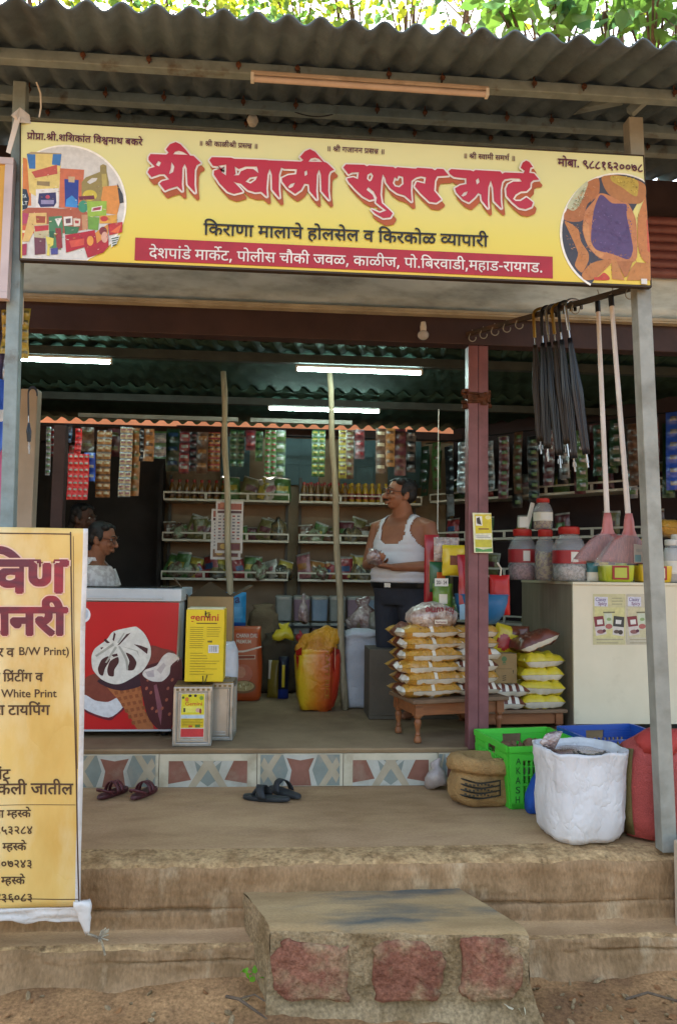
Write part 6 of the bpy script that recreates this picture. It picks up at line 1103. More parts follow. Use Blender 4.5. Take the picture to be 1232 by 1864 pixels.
tubbox('lime green soap tub with dark red label lying under the first broom', (2.33, 5.2, CZ), M_gy, .24, .115, .16, plain('label_lime', 'b4b84a', .4)); tubbox('yellow soap tub next to the steel post', (2.60, 5.2, CZ), M_yy, .24, .115, .16, plain('label_white2', 'd8cfae', .4))
for i, (px, lb) in enumerate(((1096, 'left'), (1130, 'middle'), (1172, 'right'))):
    p = at(px, 1050, 5.5); b_ = thing('cleaner_bottle', 'yellow capped cleaner bottle behind the brooms, %s of three' % lb, 'bottle', (p.x, 5.5, CZ), 0, 'yellow bottles behind the brooms')
    g = MB(); g.lathe([(.038, 0), (.042, .01), (.042, .17), (.03, .21), (.018, .23), (.018, .24)], (0, 0, 0), 18); g.build('bottle_body', M_yy if i != 1 else M_gy, b_, smooth=True); g = MB(); g.lathe([(.026, .24), (.028, .25), (.026, .31), (.018, .32)], (0, 0, 0), 16); g.build('cap', M_yy, b_, smooth=True)
for i, (px, r, h_) in enumerate(((1216, .06, .3), (1236, .06, .34))):
    p = at(px, 1050, 5.2); jar('white plastic jar at the right edge of the counter, %s one' % ['nearer the post', 'cut by the frame edge'][i], (p.x+.02, 5.2+.06*i, CZ), r, h_, .8, (M_white, M_lw, .2, .5), grp='white jars beyond the post', lidm=M_white)
p = at(1222, 980, 5.35); g = MB(); pack(g, .24, .2, .13, 95, lambda u, v, s: 1 if v < .4 else 0); tag(g.build('grocery_bag', [M_jut, M_gold], None, (p.x+.02, 5.45, CZ+.33), .2, smooth=2), 'brown and yellow packet on the white jars beyond the post', 'packet')

# ================================================================== CRATES, SACKS AND SANDALS ON THE VERANDA
def crate(name, label, loc, rz, L, D, Hh, m, word=None):
    c_ = thing(name, label, 'crate', loc, rz, 'plastic crates')
    g = MB(); t = .008; fl = .9
    def wall(ax, s, ln, of):
        # tapered wall with slots: posts, rails and ribs
        def bar(u0, u1, z0, z1, ex=0):
            def q(u, z, e):
                k = fl+(1-fl)*z/Hh; d_ = s*(of*k+e)
                return (u*k, d_, z) if ax == 0 else (d_, u*k, z)
            P = [q(u, z, e) for e in (-t/2, t/2+ex) for u, z in ((u0, z0), (u1, z0), (u1, z1), (u0, z1))]
            g.add(P, [(0,3,2,1),(4,5,6,7),(0,1,5,4),(1,2,6,5),(2,3,7,6),(3,0,4,7)])
        h = ln/2
        if word and ax == 0: bar(-h+.001, -h+.075, .0, Hh-.034, .002)
        hw = .06
        bar(-h, -hw, Hh-.075, Hh-.045, .003); bar(hw, h, Hh-.075, Hh-.045, .003); bar(-h, h, Hh-.03, Hh, .008); bar(-h, -hw, Hh-.0445, Hh-.031); bar(hw, h, Hh-.0445, Hh-.031)
        bar(-h, h, 0, .03, .002); bar(-h, h, Hh*.36, Hh*.36+.014, .001)
        u = -h
        while u < h-.01:
            wv = .05 if abs(u+h) < .01 or u > h-.06 else .011
            bar(u, u+wv, .031, Hh*.36-.001, .0025); bar(u, u+wv, Hh*.36+.015, Hh-.076, .0025); u += wv+.017
        for zz in (Hh*.17, Hh*.52, Hh*.66): bar(-h, h, zz, zz+.007, .0)
    wall(0, -1, L, D/2); wall(0, 1, L, D/2); wall(1, -1, D-.02, L/2); wall(1, 1, D-.02, L/2)
    g.box((0, 0, .004), (L*fl, D*fl, .008)); g.build('basket', m, c_)
    if word:
        g = MB()
        for k, chh in enumerate(word): put(g, chh, lambda u, v: (-L/2*.93+.025+u, -D/2*(fl+(1-fl)*(.75-k*.155))-.0085, Hh*(.72-k*.155)+v), 0, .028, .036, .01)
        g.build('lettering', plain('crate_lettering', '2a5a28', .5), c_, fix=False)
    return c_
M_grn = mat('crate_green', '4fc23a', '44b032', 3, .4, spec=.45); M_blu = mat('crate_blue', '1f4a9a', '1a418a', 3, .4, spec=.45)
gc = crate('vegetable_crate', 'bright green plastic crate of potatoes on the veranda', (1.43, 4.34, .453), R_(8), .46, .46, .33, M_grn, 'AKASH')
M_pot = mat('potato', '7c5a40', '664833', 12, .8, .3, 60)
rnd = random.Random(4); first = None
for k in range(26):
    q = Matrix.Rotation(R_(12), 3, 'Z') @ Vector((rnd.uniform(-.16, .16), rnd.uniform(-.15, .15), 0)); z = .453+.235+rnd.uniform(-.01, .025)
    if not first:
        g = MB(); r_ = srings([(-.026, .008, .006, 2), (-.02, .022, .018, 2), (0, .036, .028, 2), (.02, .024, .02, 2), (.026, .006, .006, 2)], 14, wr=.12, seed=2); g.loft(r_); first = o = g.build('potato', M_pot, None, (1.44+q.x, 4.36+q.y, z), 0, smooth=2)
    else: o = first.copy(); COL.objects.link(o); o.location = (1.44+q.x, 4.36+q.y, z); o.rotation_euler = (rnd.random()*3, rnd.random()*3, rnd.random()*6)
    tag(o, 'brown potato heaped in the green crate', 'potato', 'potatoes in the green crate')
bc = crate('vegetable_crate', 'blue plastic crate beside the green crate, behind the white sack', (1.93, 4.36, .453), R_(8), .48, .4, .35, M_blu)
o = sackthing('vegetable_pile', 'brown netted onions lying in the blue crate', 'onions', (1.93, 4.36, .47), 0, [(0, .17, .15, 3), (.1, .175, .16, 3), (.2, .16, .14, 2.4), (.235, .08, .07, 2)], [M_pot], 0, .12, 44)
M_jute = mat('jute_cloth', '9c7a4c', '86673e', 7, .9, .5, 140, dirt='6b5234', dsc=5, dlo=.52, dhi=.75, crease=.6, csc=7, fine=.2, fsc=200)
o = sackthing('jute_sack', 'small jute sack with rolled top and printed black stripes', 'sack', (1.12, 4.24, .452), .15, [(0, .11, .09, 2.6), (.008, .135, .11, 2.8), (.05, .155, .125, 3), (.12, .158, .125, 3), (.18, .148, .115, 2.8), (.20, .142, .11, 2.6), (.205, .165, .132, 2.6), (.225, .175, .14, 2.6), (.26, .172, .138, 2.8), (.285, .158, .125, 2.8), (.298, .13, .1, 2.6), (.29, .1, .08, 2.4), (.25, .08, .06, 2.2)], [M_jute], 0, .055, 15)
o.scale = (1.12, 1, .86); o.rotation_euler.y = .06
jf = lambda u, v, d=0: (lambda x: (x, -.13*max(.2, (1-abs(x/.166)**3))**.45-.012+d, .2-.19*v))((u-.5)*.3)
a = Art(jf)
for k in range(4): a.p([(.05, .12+k*.17), (.3, .2+k*.16), (.62, .1+k*.16), (.62, .15+k*.16), (.3, .25+k*.16), (.05, .17+k*.17)], '2e2a20')
for k in range(3):
    for j in range(9): a.r(.08+j*.058, .245+k*.165+.03*math.sin(j), .115+j*.058, .31+k*.16+.03*math.sin(j), '3a3428')
a.p([(.62, .1), (.645, .1), (.665, .6), (.64, .62)], '2e2a20'); a.p([(.82, .15), (.835, .15), (.86, .95), (.845, .95)], '8f4a34'); a.done('print', o)
WBZ = .94
wb = thing('white_bag', 'large open white woven bag at the front right of the veranda', 'bag', (1.475, 3.72, .452), .06)
spec = [(0, .15, .14, 2.6), (.006, .18, .165, 2.8), (.04, .195, .18, 3), (.12, .2, .19, 3), (.2, .203, .192, 3), (.28, .207, .192, 3), (.36, .21, .194, 3), (.42, .215, .196, 3), (.455, .22, .2, 3), (.47, .221, .2, 3), (.472, .212, .19, 3), (.44, .206, .184, 3), (.4, .2, .18, 3)]
M_wb = mat('white_polybag', 'c9c7c6', 'bab7b6', 5, .5, .35, 9, spec=.35, dirt='a39b92', dsc=3, dlo=.6, dhi=.8, crease=.42, csc=9, stretch=(1, 1, .6))
g = MB(); g.loft(srings(spec, 110, wr=.06, seed=21, wsc=13), cap=(True, True)); g.build('sack_cloth', M_wb, wb, smooth=2, fix=False); wb.scale = (.96, .96, .885)
g = MB(); g.loft(srings([(.4, .178, .16, 3), (.43, .17, .15, 2.8), (.45, .12, .1, 2), (.455, .01, .01, 2)], 40, wr=.06, seed=5)); g.build('contents', M_cl, wb, smooth=2)
g = MB()
for k in range(7): pack(g, .07, .045, .01, k, 0, 6, 5, 0, Matrix.Rotation(.5*math.sin(k), 3, 'Y'), (-.08+.026*k, -.125+.015*math.sin(k), .447))
g.build('foil', mat('foil', 'b5b6b5', '8a8b8a', 9, .2, .4, 30, metal=.8), wb, smooth=2)
g = MB(); g.loft(srings([(.46, .03, .02, 2), (.5, .06, .015, 2), (.53, .045, .01, 2, .02)], 20, (-.16, -.02, 0), wr=.25, seed=3)); g.build('plastic_flap', M_cl, wb, smooth=2)
M_rs = mat('red_mesh_sack', 'a84a44', '96403a', 4, .75, .6, 150, dirt='8a4a40', dsc=3, dlo=.5, dhi=.75, crease=.5, csc=5, fine=.2, fsc=220); M_ol = mat('olive_net', '6f6238', '5d512d', 6, .8, .6, 130)
def redmi(): return 0
rd = thing('red_sack', 'full red woven sack with an olive side strip standing behind the right post', 'sack', (1.845, 3.73, .452), -.15)
g = MB(); g.loft(srings([(0, .12, .12, 2.6), (.01, .15, .15, 2.8), (.1, .168, .165, 3), (.25, .17, .165, 3), (.36, .163, .155, 2.8), (.41, .14, .13, 2.4), (.45, .10, .09, 2.2, .02), (.49, .06, .05, 2, .03), (.51, .02, .02, 2, .03)], 48, wr=.05, seed=25)); g.build('sack_cloth', M_rs, rd, smooth=2)
g = MB(); R1 = srings([(.02, .155, .155, 2.8), (.1, .172, .169, 3), (.25, .174, .169, 3), (.38, .169, .164, 2.8), (.42, .157, .147, 2.4)], 48, wr=.05, seed=25)
g.loft([[r[k] for k in range(23, 31)] for r in R1], closed=False, cap=(False, False)); g.build('side_strip', M_ol, rd, smooth=2, fix=False, solid=.002)
g = MB(); g.loft(srings([(.42, .1, .07, 2), (.46, .13, .06, 2), (.5, .08, .03, 2)], 20, (.02, -.08, 0), wr=.2, seed=6)); g.build('folded_mouth', mat('red_fold', 'b04038', '9a342e', 5, .8, .4, 60), rd, smooth=2)
o = sackthing('blue_sack', 'bright blue cloth bundle wedged between the green crate and the white bag', 'sack', (1.40, 4.06, .452), .1, [(0, .06, .05, 2.6), (.01, .085, .06, 2.8), (.08, .09, .06, 2.6, .01), (.16, .07, .05, 2.4, .025), (.25, .04, .035, 2.2, .045), (.3, .012, .012, 2, .06)], [mat('blue_cloth', '1c4a9c', '173f88', 5, .8, .3, 60)], 0, .07, 27)
def sandal(label, cat, grp, loc, rz, m, ms, Ls, style):
    s = thing('sandal', label, cat, loc, rz, grp)
    ol = []
    for k in range(28):
        a_ = 2*math.pi*k/28; y = math.sin(a_)*Ls/2; x = math.cos(a_)*Ls*(.17+.035*math.sin(a_)-.03*math.cos(2*a_)); ol.append((x, y))
    g = MB(); R3 = []
    for z, e in ((0, .94), (.004, 1), (.014, 1), (.02, .96), (.021, .8), (.0195, .4)): R3.append([(x*e, y*e, z+.008*max(0, -y/Ls)+.012*max(0, y/Ls-.3)) for x, y in ol])
    g.loft(R3); g.build('sole', m, s, smooth=True)
    g = MB(); wv = Ls*.2
    if style == 0:
        for y0, y1, hh in ((.12, .1, .055), (-.02, .02, .06)): g.loft([[(wv*math.cos(t)*.95, Ls*(y0+dy), .016+hh*math.sin(t)) for t in lin(0, math.pi, 12)] for dy in (-.05, .05)], closed=False, cap=(False, False))
        g.loft([[(wv*.9*math.cos(t), -Ls*(.2+.28*abs(math.sin(t)))+dy*0, .02+.03*math.sin(t)+dy) for t in lin(0, math.pi, 12)] for dy in (0, .014)], closed=False, cap=(False, False))
    else:
        g.loft([[(wv*math.cos(t)*.98, Ls*(.02+dy+.1*math.sin(t)), .016+.06*math.sin(t)) for t in lin(0, math.pi, 12)] for dy in (-.08, .0, .09)], closed=False, cap=(False, False))
        g.tube([(0, Ls*.3, .02), (0, Ls*.22, .05), (0, Ls*.12, .07)], .008, 6)
    g.build('strap', ms, s, smooth=2, fix=False, solid=.005); return s
M_mar = mat('maroon_leather', '4c2226', '3a191c', 12, .5); M_mar2 = mat('maroon_strap', '5c2a2e', '431d20', 12, .45); M_bl = mat('black_rubber', '2a2c2e', '1d1f21', 12, .6)
sandal('left one of the small maroon strapped sandals by the tiled step', 'sandal', 'maroon sandals', (-.885, 4.43, .453), R_(-28), M_mar, M_mar2, .24, 0); sandal('right one of the small maroon strapped sandals by the tiled step', 'sandal', 'maroon sandals', (-.715, 4.42, .453), R_(-22), M_mar, M_mar2, .24, 0)
sandal('black rubber sandal lying across, in front of its pair', 'sandal', 'black sandals', (-.04, 4.31, .453), R_(72), M_bl, M_bl, .27, 1); sandal('black rubber sandal behind its pair, toe against the tiles', 'sandal', 'black sandals', (.06, 4.41, .453), R_(38), M_bl, M_bl, .27, 1)

# litter on the ground and a weed in the step corner
g = MB(); rnd = random.Random(2); leafs = leafmat('weed_leaf', '7fb03a', '5f9a2c')
for k in range(9): leaf(g, Vector((rnd.gauss(0, .012), rnd.gauss(0, .008), rnd.random()*.03)), .034, 0, rnd)
p = Vector((-.075, 3.2, .09)); tag(g.build('weed', leafs, None, p, fix=False, smooth=2), 'small bright green weed growing in the wall corner left of the step', 'weed')
M_dry = mat('dry_leaf', '8a6038', '6b4526', 30, .8)
first = None
for k in range(34):
    x_ = rnd.uniform(1.08, 1.75) if k < 20 else rnd.uniform(-1, -.06); y_ = rnd.uniform(3.0, 3.22)
    if not first: g = MB(); leaf(g, Vector((0, 0, 0)), .05, 0, random.Random(1)); first = o = g.build('fallen_leaf', M_dry, None, fix=False)
    else: o = first.copy(); COL.objects.link(o)
    o.location = (x_, y_, gz(x_, y_)+.006); o.rotation_euler = (rnd.uniform(-.4, .4), rnd.uniform(-.4, .4), rnd.random()*6); o.scale = (rnd.uniform(.4, 1.0),)*3
    tag(o, 'dry brown leaf scrap lying on the dirt below the step', 'leaf', 'fallen leaves on the ground')
g = MB()
for k in range(3): leaf(g, Vector((.02*k, 0, .01)), .05, 0, random.Random(30+k))
o = g.build('paper_scrap', plain('paper_scrap', 'c9bfa0', .7), None, (.93, 3.02, .03), fix=False); tag(o, 'crumpled pale wrapper lying at the right foot of the step', 'litter')
g = MB(); g.tube([(0, 0, .01), (.05, -.04, .02), (.11, -.1, .012), (.16, -.16, .01)], [.006, .006, .005, .003], 6); g.tube([(.05, -.04, .02), (.11, -.03, .03), (.15, -.06, .02)], .003, 5); tag(g.build('twig', M_bark, None, (-.17, 3.16, .03), smooth=True), 'thin dry twig on the dirt left of the step', 'twig')
g = MB(); g.tube([(0, 0, .008), (.1, .02, .02), (.2, -.03, .01)], .005, 6); tag(g.build('twig', M_bark, None, (1.4, 3.08, .02), smooth=True), 'dry stick among the leaves right of the step', 'twig')
rnd = random.Random(12); first = None
for k in range(60):
    x_ = rnd.uniform(-1.3, -.05) if k % 2 else rnd.uniform(1.05, 1.75); y_ = rnd.uniform(2.98, 3.25)
    if not first: g = MB(); g.loft(srings([(-.01, .004, .004, 2), (-.004, .014, .011, 2), (.006, .012, .01, 2), (.011, .004, .003, 2)], 9, wr=.3, seed=1)); first = o = g.build('pebble', M_mort, None)
    else: o = first.copy(); COL.objects.link(o)
    o.location = (x_, y_, gz(x_, y_)+.003); o.rotation_euler = (rnd.random()*6, rnd.random()*6, 0); o.scale = (rnd.uniform(.3, 1.1),)*3
    tag(o, 'small earthy pebble on the dirt below the step', 'pebble', 'pebbles on the ground')
# ================================================================== LAMPS
def tube_light(label, a, b_, lit, hang):
    a, b_ = Vector(a), Vector(b_); mid = (a+b_)/2; L = (b_-a).length; ang = math.atan2((b_-a).y, (b_-a).x)
    t = thing('tube_light', label, 'lamp', mid, ang, 'lit tube lights under the shop roof' if lit else None)
    t.rotation_euler.y = -math.asin((b_-a).z/L)
    g = MB(); g.box((0, 0, .022), (L, .028, .018)); g.build('batten', M_white if lit else mat('dusty_batten', 'a89a8a', '988a7a', 5, .6, dirt='776a5c', dsc=6, dlo=.55, dhi=.75), t, bevel=.003)
    g = MB(); g.tube([(-L/2+.012, 0, 0), (L/2-.012, 0, 0)], .013, 12); g.build('tube', M_tubeon if lit else mat('dusty_tube', 'b8a79a', 'a8978a', 8, .5), t, smooth=True)
    for s in (-1, 1):
        g = MB(); g.box((s*(L/2-.006), 0, .004), (.014, .03, .034)); g.build('end_cap', M_white, t)
    for s in (-.3, .3):
        g = MB(); g.tube([(s*L, 0, .03), (s*L, 0, .03+hang)], .004, 5); g.build('hanger', M_black, t)
    return t
tube_light('lit white tube light at the left under the shop roof', (-1.98, 5.5, 3.165), (-1.21, 5.5, 3.165), True, .06)
tube_light('longer lit tube light in the middle, nearer the entrance', (.10, 5.52, 3.165), (1.03, 5.52, 3.165), True, .06)
tube_light('lit tube light in the middle, farther back near the rear wall', (-.12, 6.92, 3.165), (.90, 6.92, 3.165), True, .05)
tube_light('unlit dusty tube light fixed under the canopy above the sign', at(457, 143, 3.24), at(888, 172, 3.24), False, .02)
p = at(770, 610, 4.5); t = thing('bulb_lamp', 'round glass bulb hanging under the front beam beside the post', 'lamp', p)
g = MB(); g.ball((0, 0, 0), (.035, .035, .03), 12); g.build('glass', clear('lamp_glass', 'c8ccd0', .5, .05), t, smooth=True); g = MB(); g.lathe([(.018, .025), (.02, .05), (.014, .08)], (0, 0, 0), 14); g.build('holder', M_white, t, smooth=True)
p = at(460, 213, 3.8); t = thing('bulb_holder', 'black bulb holder with a small lamp hanging under the canopy above the sign', 'lamp', p)
g = MB(); g.lathe([(.012, .06), (.03, .05), (.034, .03), (.03, .0)], (0, 0, 0), 16); g.build('holder', M_black, t, smooth=True); g = MB(); g.lathe([(.024, 0), (.03, -.02), (.018, -.045), (.004, -.05)], (0, 0, 0), 14); g.build('lamp_cap', M_white, t, smooth=True)
g = MB(); q0, q1 = at(515, 195, 3.7), at(640, 195, 3.7); g.tube([q0.lerp(q1, k/14)-Vector((0, 0, .05*math.sin(math.pi*k/14))) for k in range(15)], .003, 5); tag(g.build('loose_wire', M_black, None, smooth=True), 'thin dark wire sagging under the canopy above the sign', 'wire')
g = MB(); q0 = at(67, 150, 3.43); g.tube([q0, q0+Vector((.02, 0, -.05)), q0+Vector((.028, -.01, -.12)), q0+Vector((.022, -.01, -.17))], .004, 6); tag(g.build('cable_end', M_white, None, smooth=True), 'loose pale cable end hanging by the left post above the sign', 'cable')
g = MB(); p = at(36, 215, 3.38)
g.loft([[(p.x+a*s_, p.y+.02*math.sin(a*40), p.z+b_) for a, b_ in ((-.03, 0), (.0, .05), (.035, .03), (.045, -.01), (0, -.02))] for s_ in (1, .4)]); g.add([(p.x-.02, p.y, p.z), (p.x+.01, p.y-.01, p.z), (p.x-.03, p.y-.005, p.z-.17), (p.x-.05, p.y, p.z-.16)], [(0, 1, 2, 3)]); tag(g.build('torn_flex', M_flexw, None, fix=False, solid=.002), 'torn strip of white flex hooked on the left post beside the sign', 'cloth')

# ================================================================== WOODEN POLES, CALENDAR, NOTICE
M_bam = mat('pale_wood_pole', 'a0957c', '877b62', 5, .75, .3, 60, stretch=(6, 6, .8), dirt='5c5240', dsc=4, dlo=.55, dhi=.75)
def pole(label, top, foot, r0, r1):
    g = MB(); top, foot = Vector(top), Vector(foot); n_ = 16
    g.tube([top.lerp(foot, k/n_)+Vector((.006*math.sin(k*1.3), .004*math.cos(k), 0)) for k in range(n_+1)], [r0+(r1-r0)*k/n_+.0015*math.sin(k*2.1) for k in range(n_+1)], 10)
    return tag(g.build('wooden_pole', M_bam, None, smooth=2), label, 'pole', 'wooden poles propping the roof')
pole('thin wooden pole in the middle, standing beside the yellow and orange sack', (at(600, 612, 5.87).x, 5.87, 3.285), (.517, 5.87, .662), .021, .028)
pole('thin wooden pole on the left with a calendar tied to it', (at(407, 660, 6.1).x, 6.1, 3.28), (at(425, 1250, 6.1).x, 6.1, .662), .022, .027)
cal = thing('wall_calendar', 'white printed calendar sheet hanging on the left wooden pole', 'calendar', (-.41, 6.13, 1.78))
for i, (x0, x1, z0, z1) in enumerate(((-.125, .11, .0, .4), (-.09, .125, .05, .46))):
    a = Art(lambda u, v, d=0: (x0+(x1-x0)*u, .012-.014*i+d, z1-(z1-z0)*v)); a.Z = 0
    a.r(0, 0, 1, 1, 'b0aaa4'); a.r(.06, .04, .94, .16, '8a4a38'); a.r(.15, .02, .4, .12, 'a0603c'); a.r(.06, .18, .94, .23, '4a2a2a')
    for r_ in range(8):
        for c_ in range(5): a.r(.1+c_*.17, .27+r_*.062, .1+c_*.17+.1, .27+r_*.062+.03, ['6f6a70', '6f6a70', '6f6a70', '8a3a34', '5a5560'][(c_+r_*2) % 5])
    a.r(.08, .8, .92, .95, '6a4a2c'); a.o(.3, .87, .12, .05, 'a8863c'); a.r(.55, .82, .9, .93, '5a2428'); a.done('page', cal)
p = at(853, 930, 4.55); nc = thing('yellow_notice', 'yellow and white product notice taped to the brown post', 'notice', (1.2, 4.545, at(870, 970, 4.55).z), .0)
a = Art(lambda u, v, d=0: ((u-.38)*.115+.01*v, -.006+d, (.5-v)*.24)); a.Z = 0
a.r(0, 0, 1, 1, 'd0cfa8'); a.p([(.1, .04), (1, .03), (.98, .5), (.12, .52)], 'c9b62a'); a.r(.16, .08, .5, .32, 'd8d5c8'); a.p([(.2, .14), (.36, .1), (.46, .3), (.22, .27)], '3a322a'); a.o(.82, .11, .15, .05, 'd3cd90'); a.r(.28, .38, .84, .42, '8a6a1c'); a.r(.1, .55, .95, .64, 'd5d3c4'); a.r(.14, .57, .8, .585, '7a7a6a'); a.r(.14, .605, .9, .62, '7a7a6a'); a.r(.08, .67, .96, .86, 'b8b03a'); a.p([(.08, .87), (.5, .92), (.97, .88), (.97, .97), (.08, .98)], '4f8a4a'); a.done('sheet', nc)

# ================================================================== HANGING ROD, UMBRELLAS, BROOMS
ra, rb = Vector((1.13, 4.57, 3.165)), Vector((1.70, 3.50, 3.09))
rod = thing('hanging_rod', 'dark square rod with wire hooks running from the brown post to the steel post', 'rod', ra)
g = MB(); g.tube([Vector((0, 0, 0)), rb-ra], .017, 4, sq=True); g.build('bar', mat('dark_steel', '3c342c', '2c2620', 8, .6, dirt='5c4030', dsc=6), rod)
def hook(t_):
    q = (rb-ra)*t_; g = MB(); g.tube([q+Vector((0, 0, .02))]+[q+Vector((.022*math.cos(s), 0, -.03+.022*math.sin(s))) for s in lin(math.pi*.9, math.pi*2.1, 10)], .003, 6); g.build('hook', M_galv, rod, smooth=True)
for t_ in (.04, .12, .2, .28, .36, .69, .965): hook(t_)
M_uc = [mat('umbrella_black', '121317', '0c0d10', 8, .45, .3, 30, coat=.2), mat('umbrella_navy', '161b29', '0f131e', 8, .4, .3, 30, coat=.3), mat('umbrella_brown', '2a2016', '1c160f', 8, .5, .3, 30), mat('umbrella_slate', '20252d', '171b22', 8, .4, .3, 30, coat=.3)]
M_brass = plain('brass', '9a7a3a', .35, metal=.7); M_chr = plain('chrome', 'a8aaae', .25, metal=.8)
def umbrella(label, p, ln, mi, rot, hm):
    u = thing('folded_umbrella', label, 'umbrella', p, 0, 'folded umbrellas on the rod'); u.rotation_euler = rot
    g = MB(); g.tube([(.05*math.cos(s)-.05+.05, 0, -.035+.04*math.sin(s)) for s in lin(-.3, math.pi, 14)]+[(-.05, 0, -.06), (-.05, 0, -.16)], .009, 8); g.build('handle', hm, u, smooth=True)
    g = MB(); g.tube([(-.05, 0, -.15), (-.05, 0, -ln-.05)], .005, 6); g.build('shaft', M_chr, u, smooth=True)
    rings = []
    for t in lin(0, 1, 18):
        r = .009+.015*min(1, t*2.2)*(1-.55*max(0, t-.45)/.55); z = -.2-(ln-.22)*t
        rings.append([(-.05+r*(1+.28*math.cos(8*a+3*t))*math.cos(a), r*(1+.28*math.cos(8*a+3*t))*math.sin(a), z) for a in [2*math.pi*k/40 for k in range(40)]])
    g = MB(); g.loft(rings); g.build('canopy', M_uc[mi], u, smooth=2)
    for k in range(2):
        a = k*3.1+.4; g = MB(); g.tube([(-.05+.012*math.cos(a), .017*math.sin(a), -ln), (-.05+.014*math.cos(a), .014*math.sin(a), -ln-.025)], .002, 5); g.build('rib_tip', M_chr, u)
    return u
for i, (t_, ln, mi, tilt, hm, lb) in enumerate(((.48, .90, 2, .05, M_brass, 'brown folded umbrella with brass edge, leftmost on the rod'), (.52, .95, 0, .06, M_black, 'black folded umbrella with black handle, second from the left on the rod'), (.555, 1.0, 0, .08, M_chr, 'black folded umbrella with silver handle in the middle of the bunch'), (.59, .93, 2, .10, M_brass, 'dark brown folded umbrella, third from the right in the bunch'), (.62, 1.02, 3, .115, M_black, 'slate grey folded umbrella, second from the right in the bunch'), (.655, 1.0, 1, .145, M_chr, 'glossy navy folded umbrella, rightmost in the bunch'))):
    q = ra.lerp(rb, t_); umbrella(lb, q+Vector((.02, 0, .03)), ln*.84, mi, (.02*math.sin(i*2), -tilt, .3*math.sin(i*1.7)), hm)
M_brw = mat('broom_pole', 'c4bab0', 'b3a89c', 6, .4, coat=.3); M_brp = mat('broom_pink', 'a8625a', '945048', 8, .5, coat=.2); M_brb = mat('broom_bristle', '9a544c', '5c3430', 40, .7, stretch=(8, 8, .6))
def broom(label, a, b_, face):
    a, b_ = Vector(a), Vector(b_); br = thing('broom', label, 'broom', a, 0, 'brooms hanging from the rod')
    g = MB(); v = b_-a; g.tube([v*0, v], [.011, .0135], 12); g.build('pole', M_brw, br, smooth=True)
    g = MB(); g.tube([Vector((0, 0, -.002)), v*.05], .0135, 12); g.build('grip', M_black, br, smooth=True)
    g = MB(); g.tube([Vector((0, 0, .06)), Vector((.01, 0, .03)), Vector((0, 0, 0))], .003, 5); g.build('loop', M_galv, br)
    g = MB(); g.loft(srings([(.06, .017, .016, 2), (.02, .024, .022, 2), (-.02, .027, .024, 2), (-.045, .035, .026, 2.4), (-.06, .05, .028, 2.6, -.012)], 20, v)); g.build('socket', M_brp, br, smooth=2)
    hd = MB(); rr = []
    for t in lin(0, 1, 8): rr.append((-.05-.13*t, .05+.085*t**.8, .028+.006*t, 3.2, -.012-.03*t+.03*face*t))
    hd.loft(srings(rr, 44, v, wr=.04, seed=face)); h_ = hd.build('bristles', M_brb, br, smooth=2)
    g = MB(); g.loft(srings([(-.045, .04, .03, 2.4, -.012), (-.09, .085, .036, 3, -.02), (-.16, .135, .04, 3, -.035), (-.19, .142, .042, 3, -.04)], 30, v, wr=.09, seed=4+face), cap=(False, False)); g.build('wrapper', clear('film_wrap', 'b5b0a8', .22, .1), br, smooth=2)
    a_ = Art(lambda uu, vv, d=0: (v.x-.0+.10*uu, v.y-.047+d, v.z-.085-.095*vv)); a_.Z = 0; a_.p([(.0, .05), (.9, .18), (.95, 1), (0, 1)], '9a8f80'); a_.r(.05, .6, .35, .95, '5f7a78'); a_.r(.5, .3, .85, .5, '8a6a5c'); a_.r(.1, .3, .4, .45, '8a8478'); a_.r(.5, .65, .9, .8, '77706a'); a_.done('paper_label', br)
broom('white handled broom with pink head, left of the two', at(1087, 548, 3.78), at(1105, 955, 3.78), 0); broom('white handled broom with pink head, right one by the steel post', at(1111, 537, 3.62), at(1144, 957, 3.62), 1)

# ================================================================== SHELVES ON THE REAR WALL
M_shelf = mat('shelf_white', 'b5aea0', 'a59d8e', 4, .5); M_shb = mat('shelf_back', '84705a', '74614c', 3, .7)
def shelf_unit(label, loc, rz, L, levels, back=True, D=.36):
    s = thing('shelf_unit', label, 'shelves', loc, rz, 'white railed shelf units')
    if back:
        g = MB(); g.b2((.01, D+.006, .1), (L-.01, D+.012, levels[-1]+.25)); g.build('back_panel', M_shb, s)
    for x_ in (.02, L-.02):
        g = MB(); g.b2((x_-.015, D-.03, 0), (x_+.015, D, levels[-1]+.3)); g.build('upright', mat('dark_upright', '3c3833', None, 6, .5), s)
    for z in levels:
        g = MB(); g.b2((0, .0, z), (L, D, z+.022)); sh = g.build('shelf', M_shelf, s)
        g = MB(); g.b2((0, -.012, z+.075), (L, -.002, z+.092))
        n_ = max(2, round(L/.42))
        for k in range(n_+1): g.b2((max(0, k*L/n_-.012), -.0125, z+.0225), (min(L, k*L/n_+.012), -.0015, z+.0745))
        g.build('rail', M_shelf, sh)
    return s
LV = [.93, 1.32, 1.73]
shelf_unit('white railed shelves at the left of the rear wall', (-1.17, 7.86, .662), 0, 1.27, LV)
shelf_unit('white railed shelves at the right of the rear wall, behind the man', (.2, 7.86, .662), 0, 1.27, LV)
DW = Vector((-.668, .744, 0))     # along the slanting right wall, towards the back
rw0 = Vector((1.56, 7.88, 0)); ang = math.atan2(-.744, .668)
shelf_unit('long railed shelves along the slanting right wall', (rw0.x, rw0.y, .662), ang, 3.1, [.55, 1.0, 1.36, 1.76], False, .3)
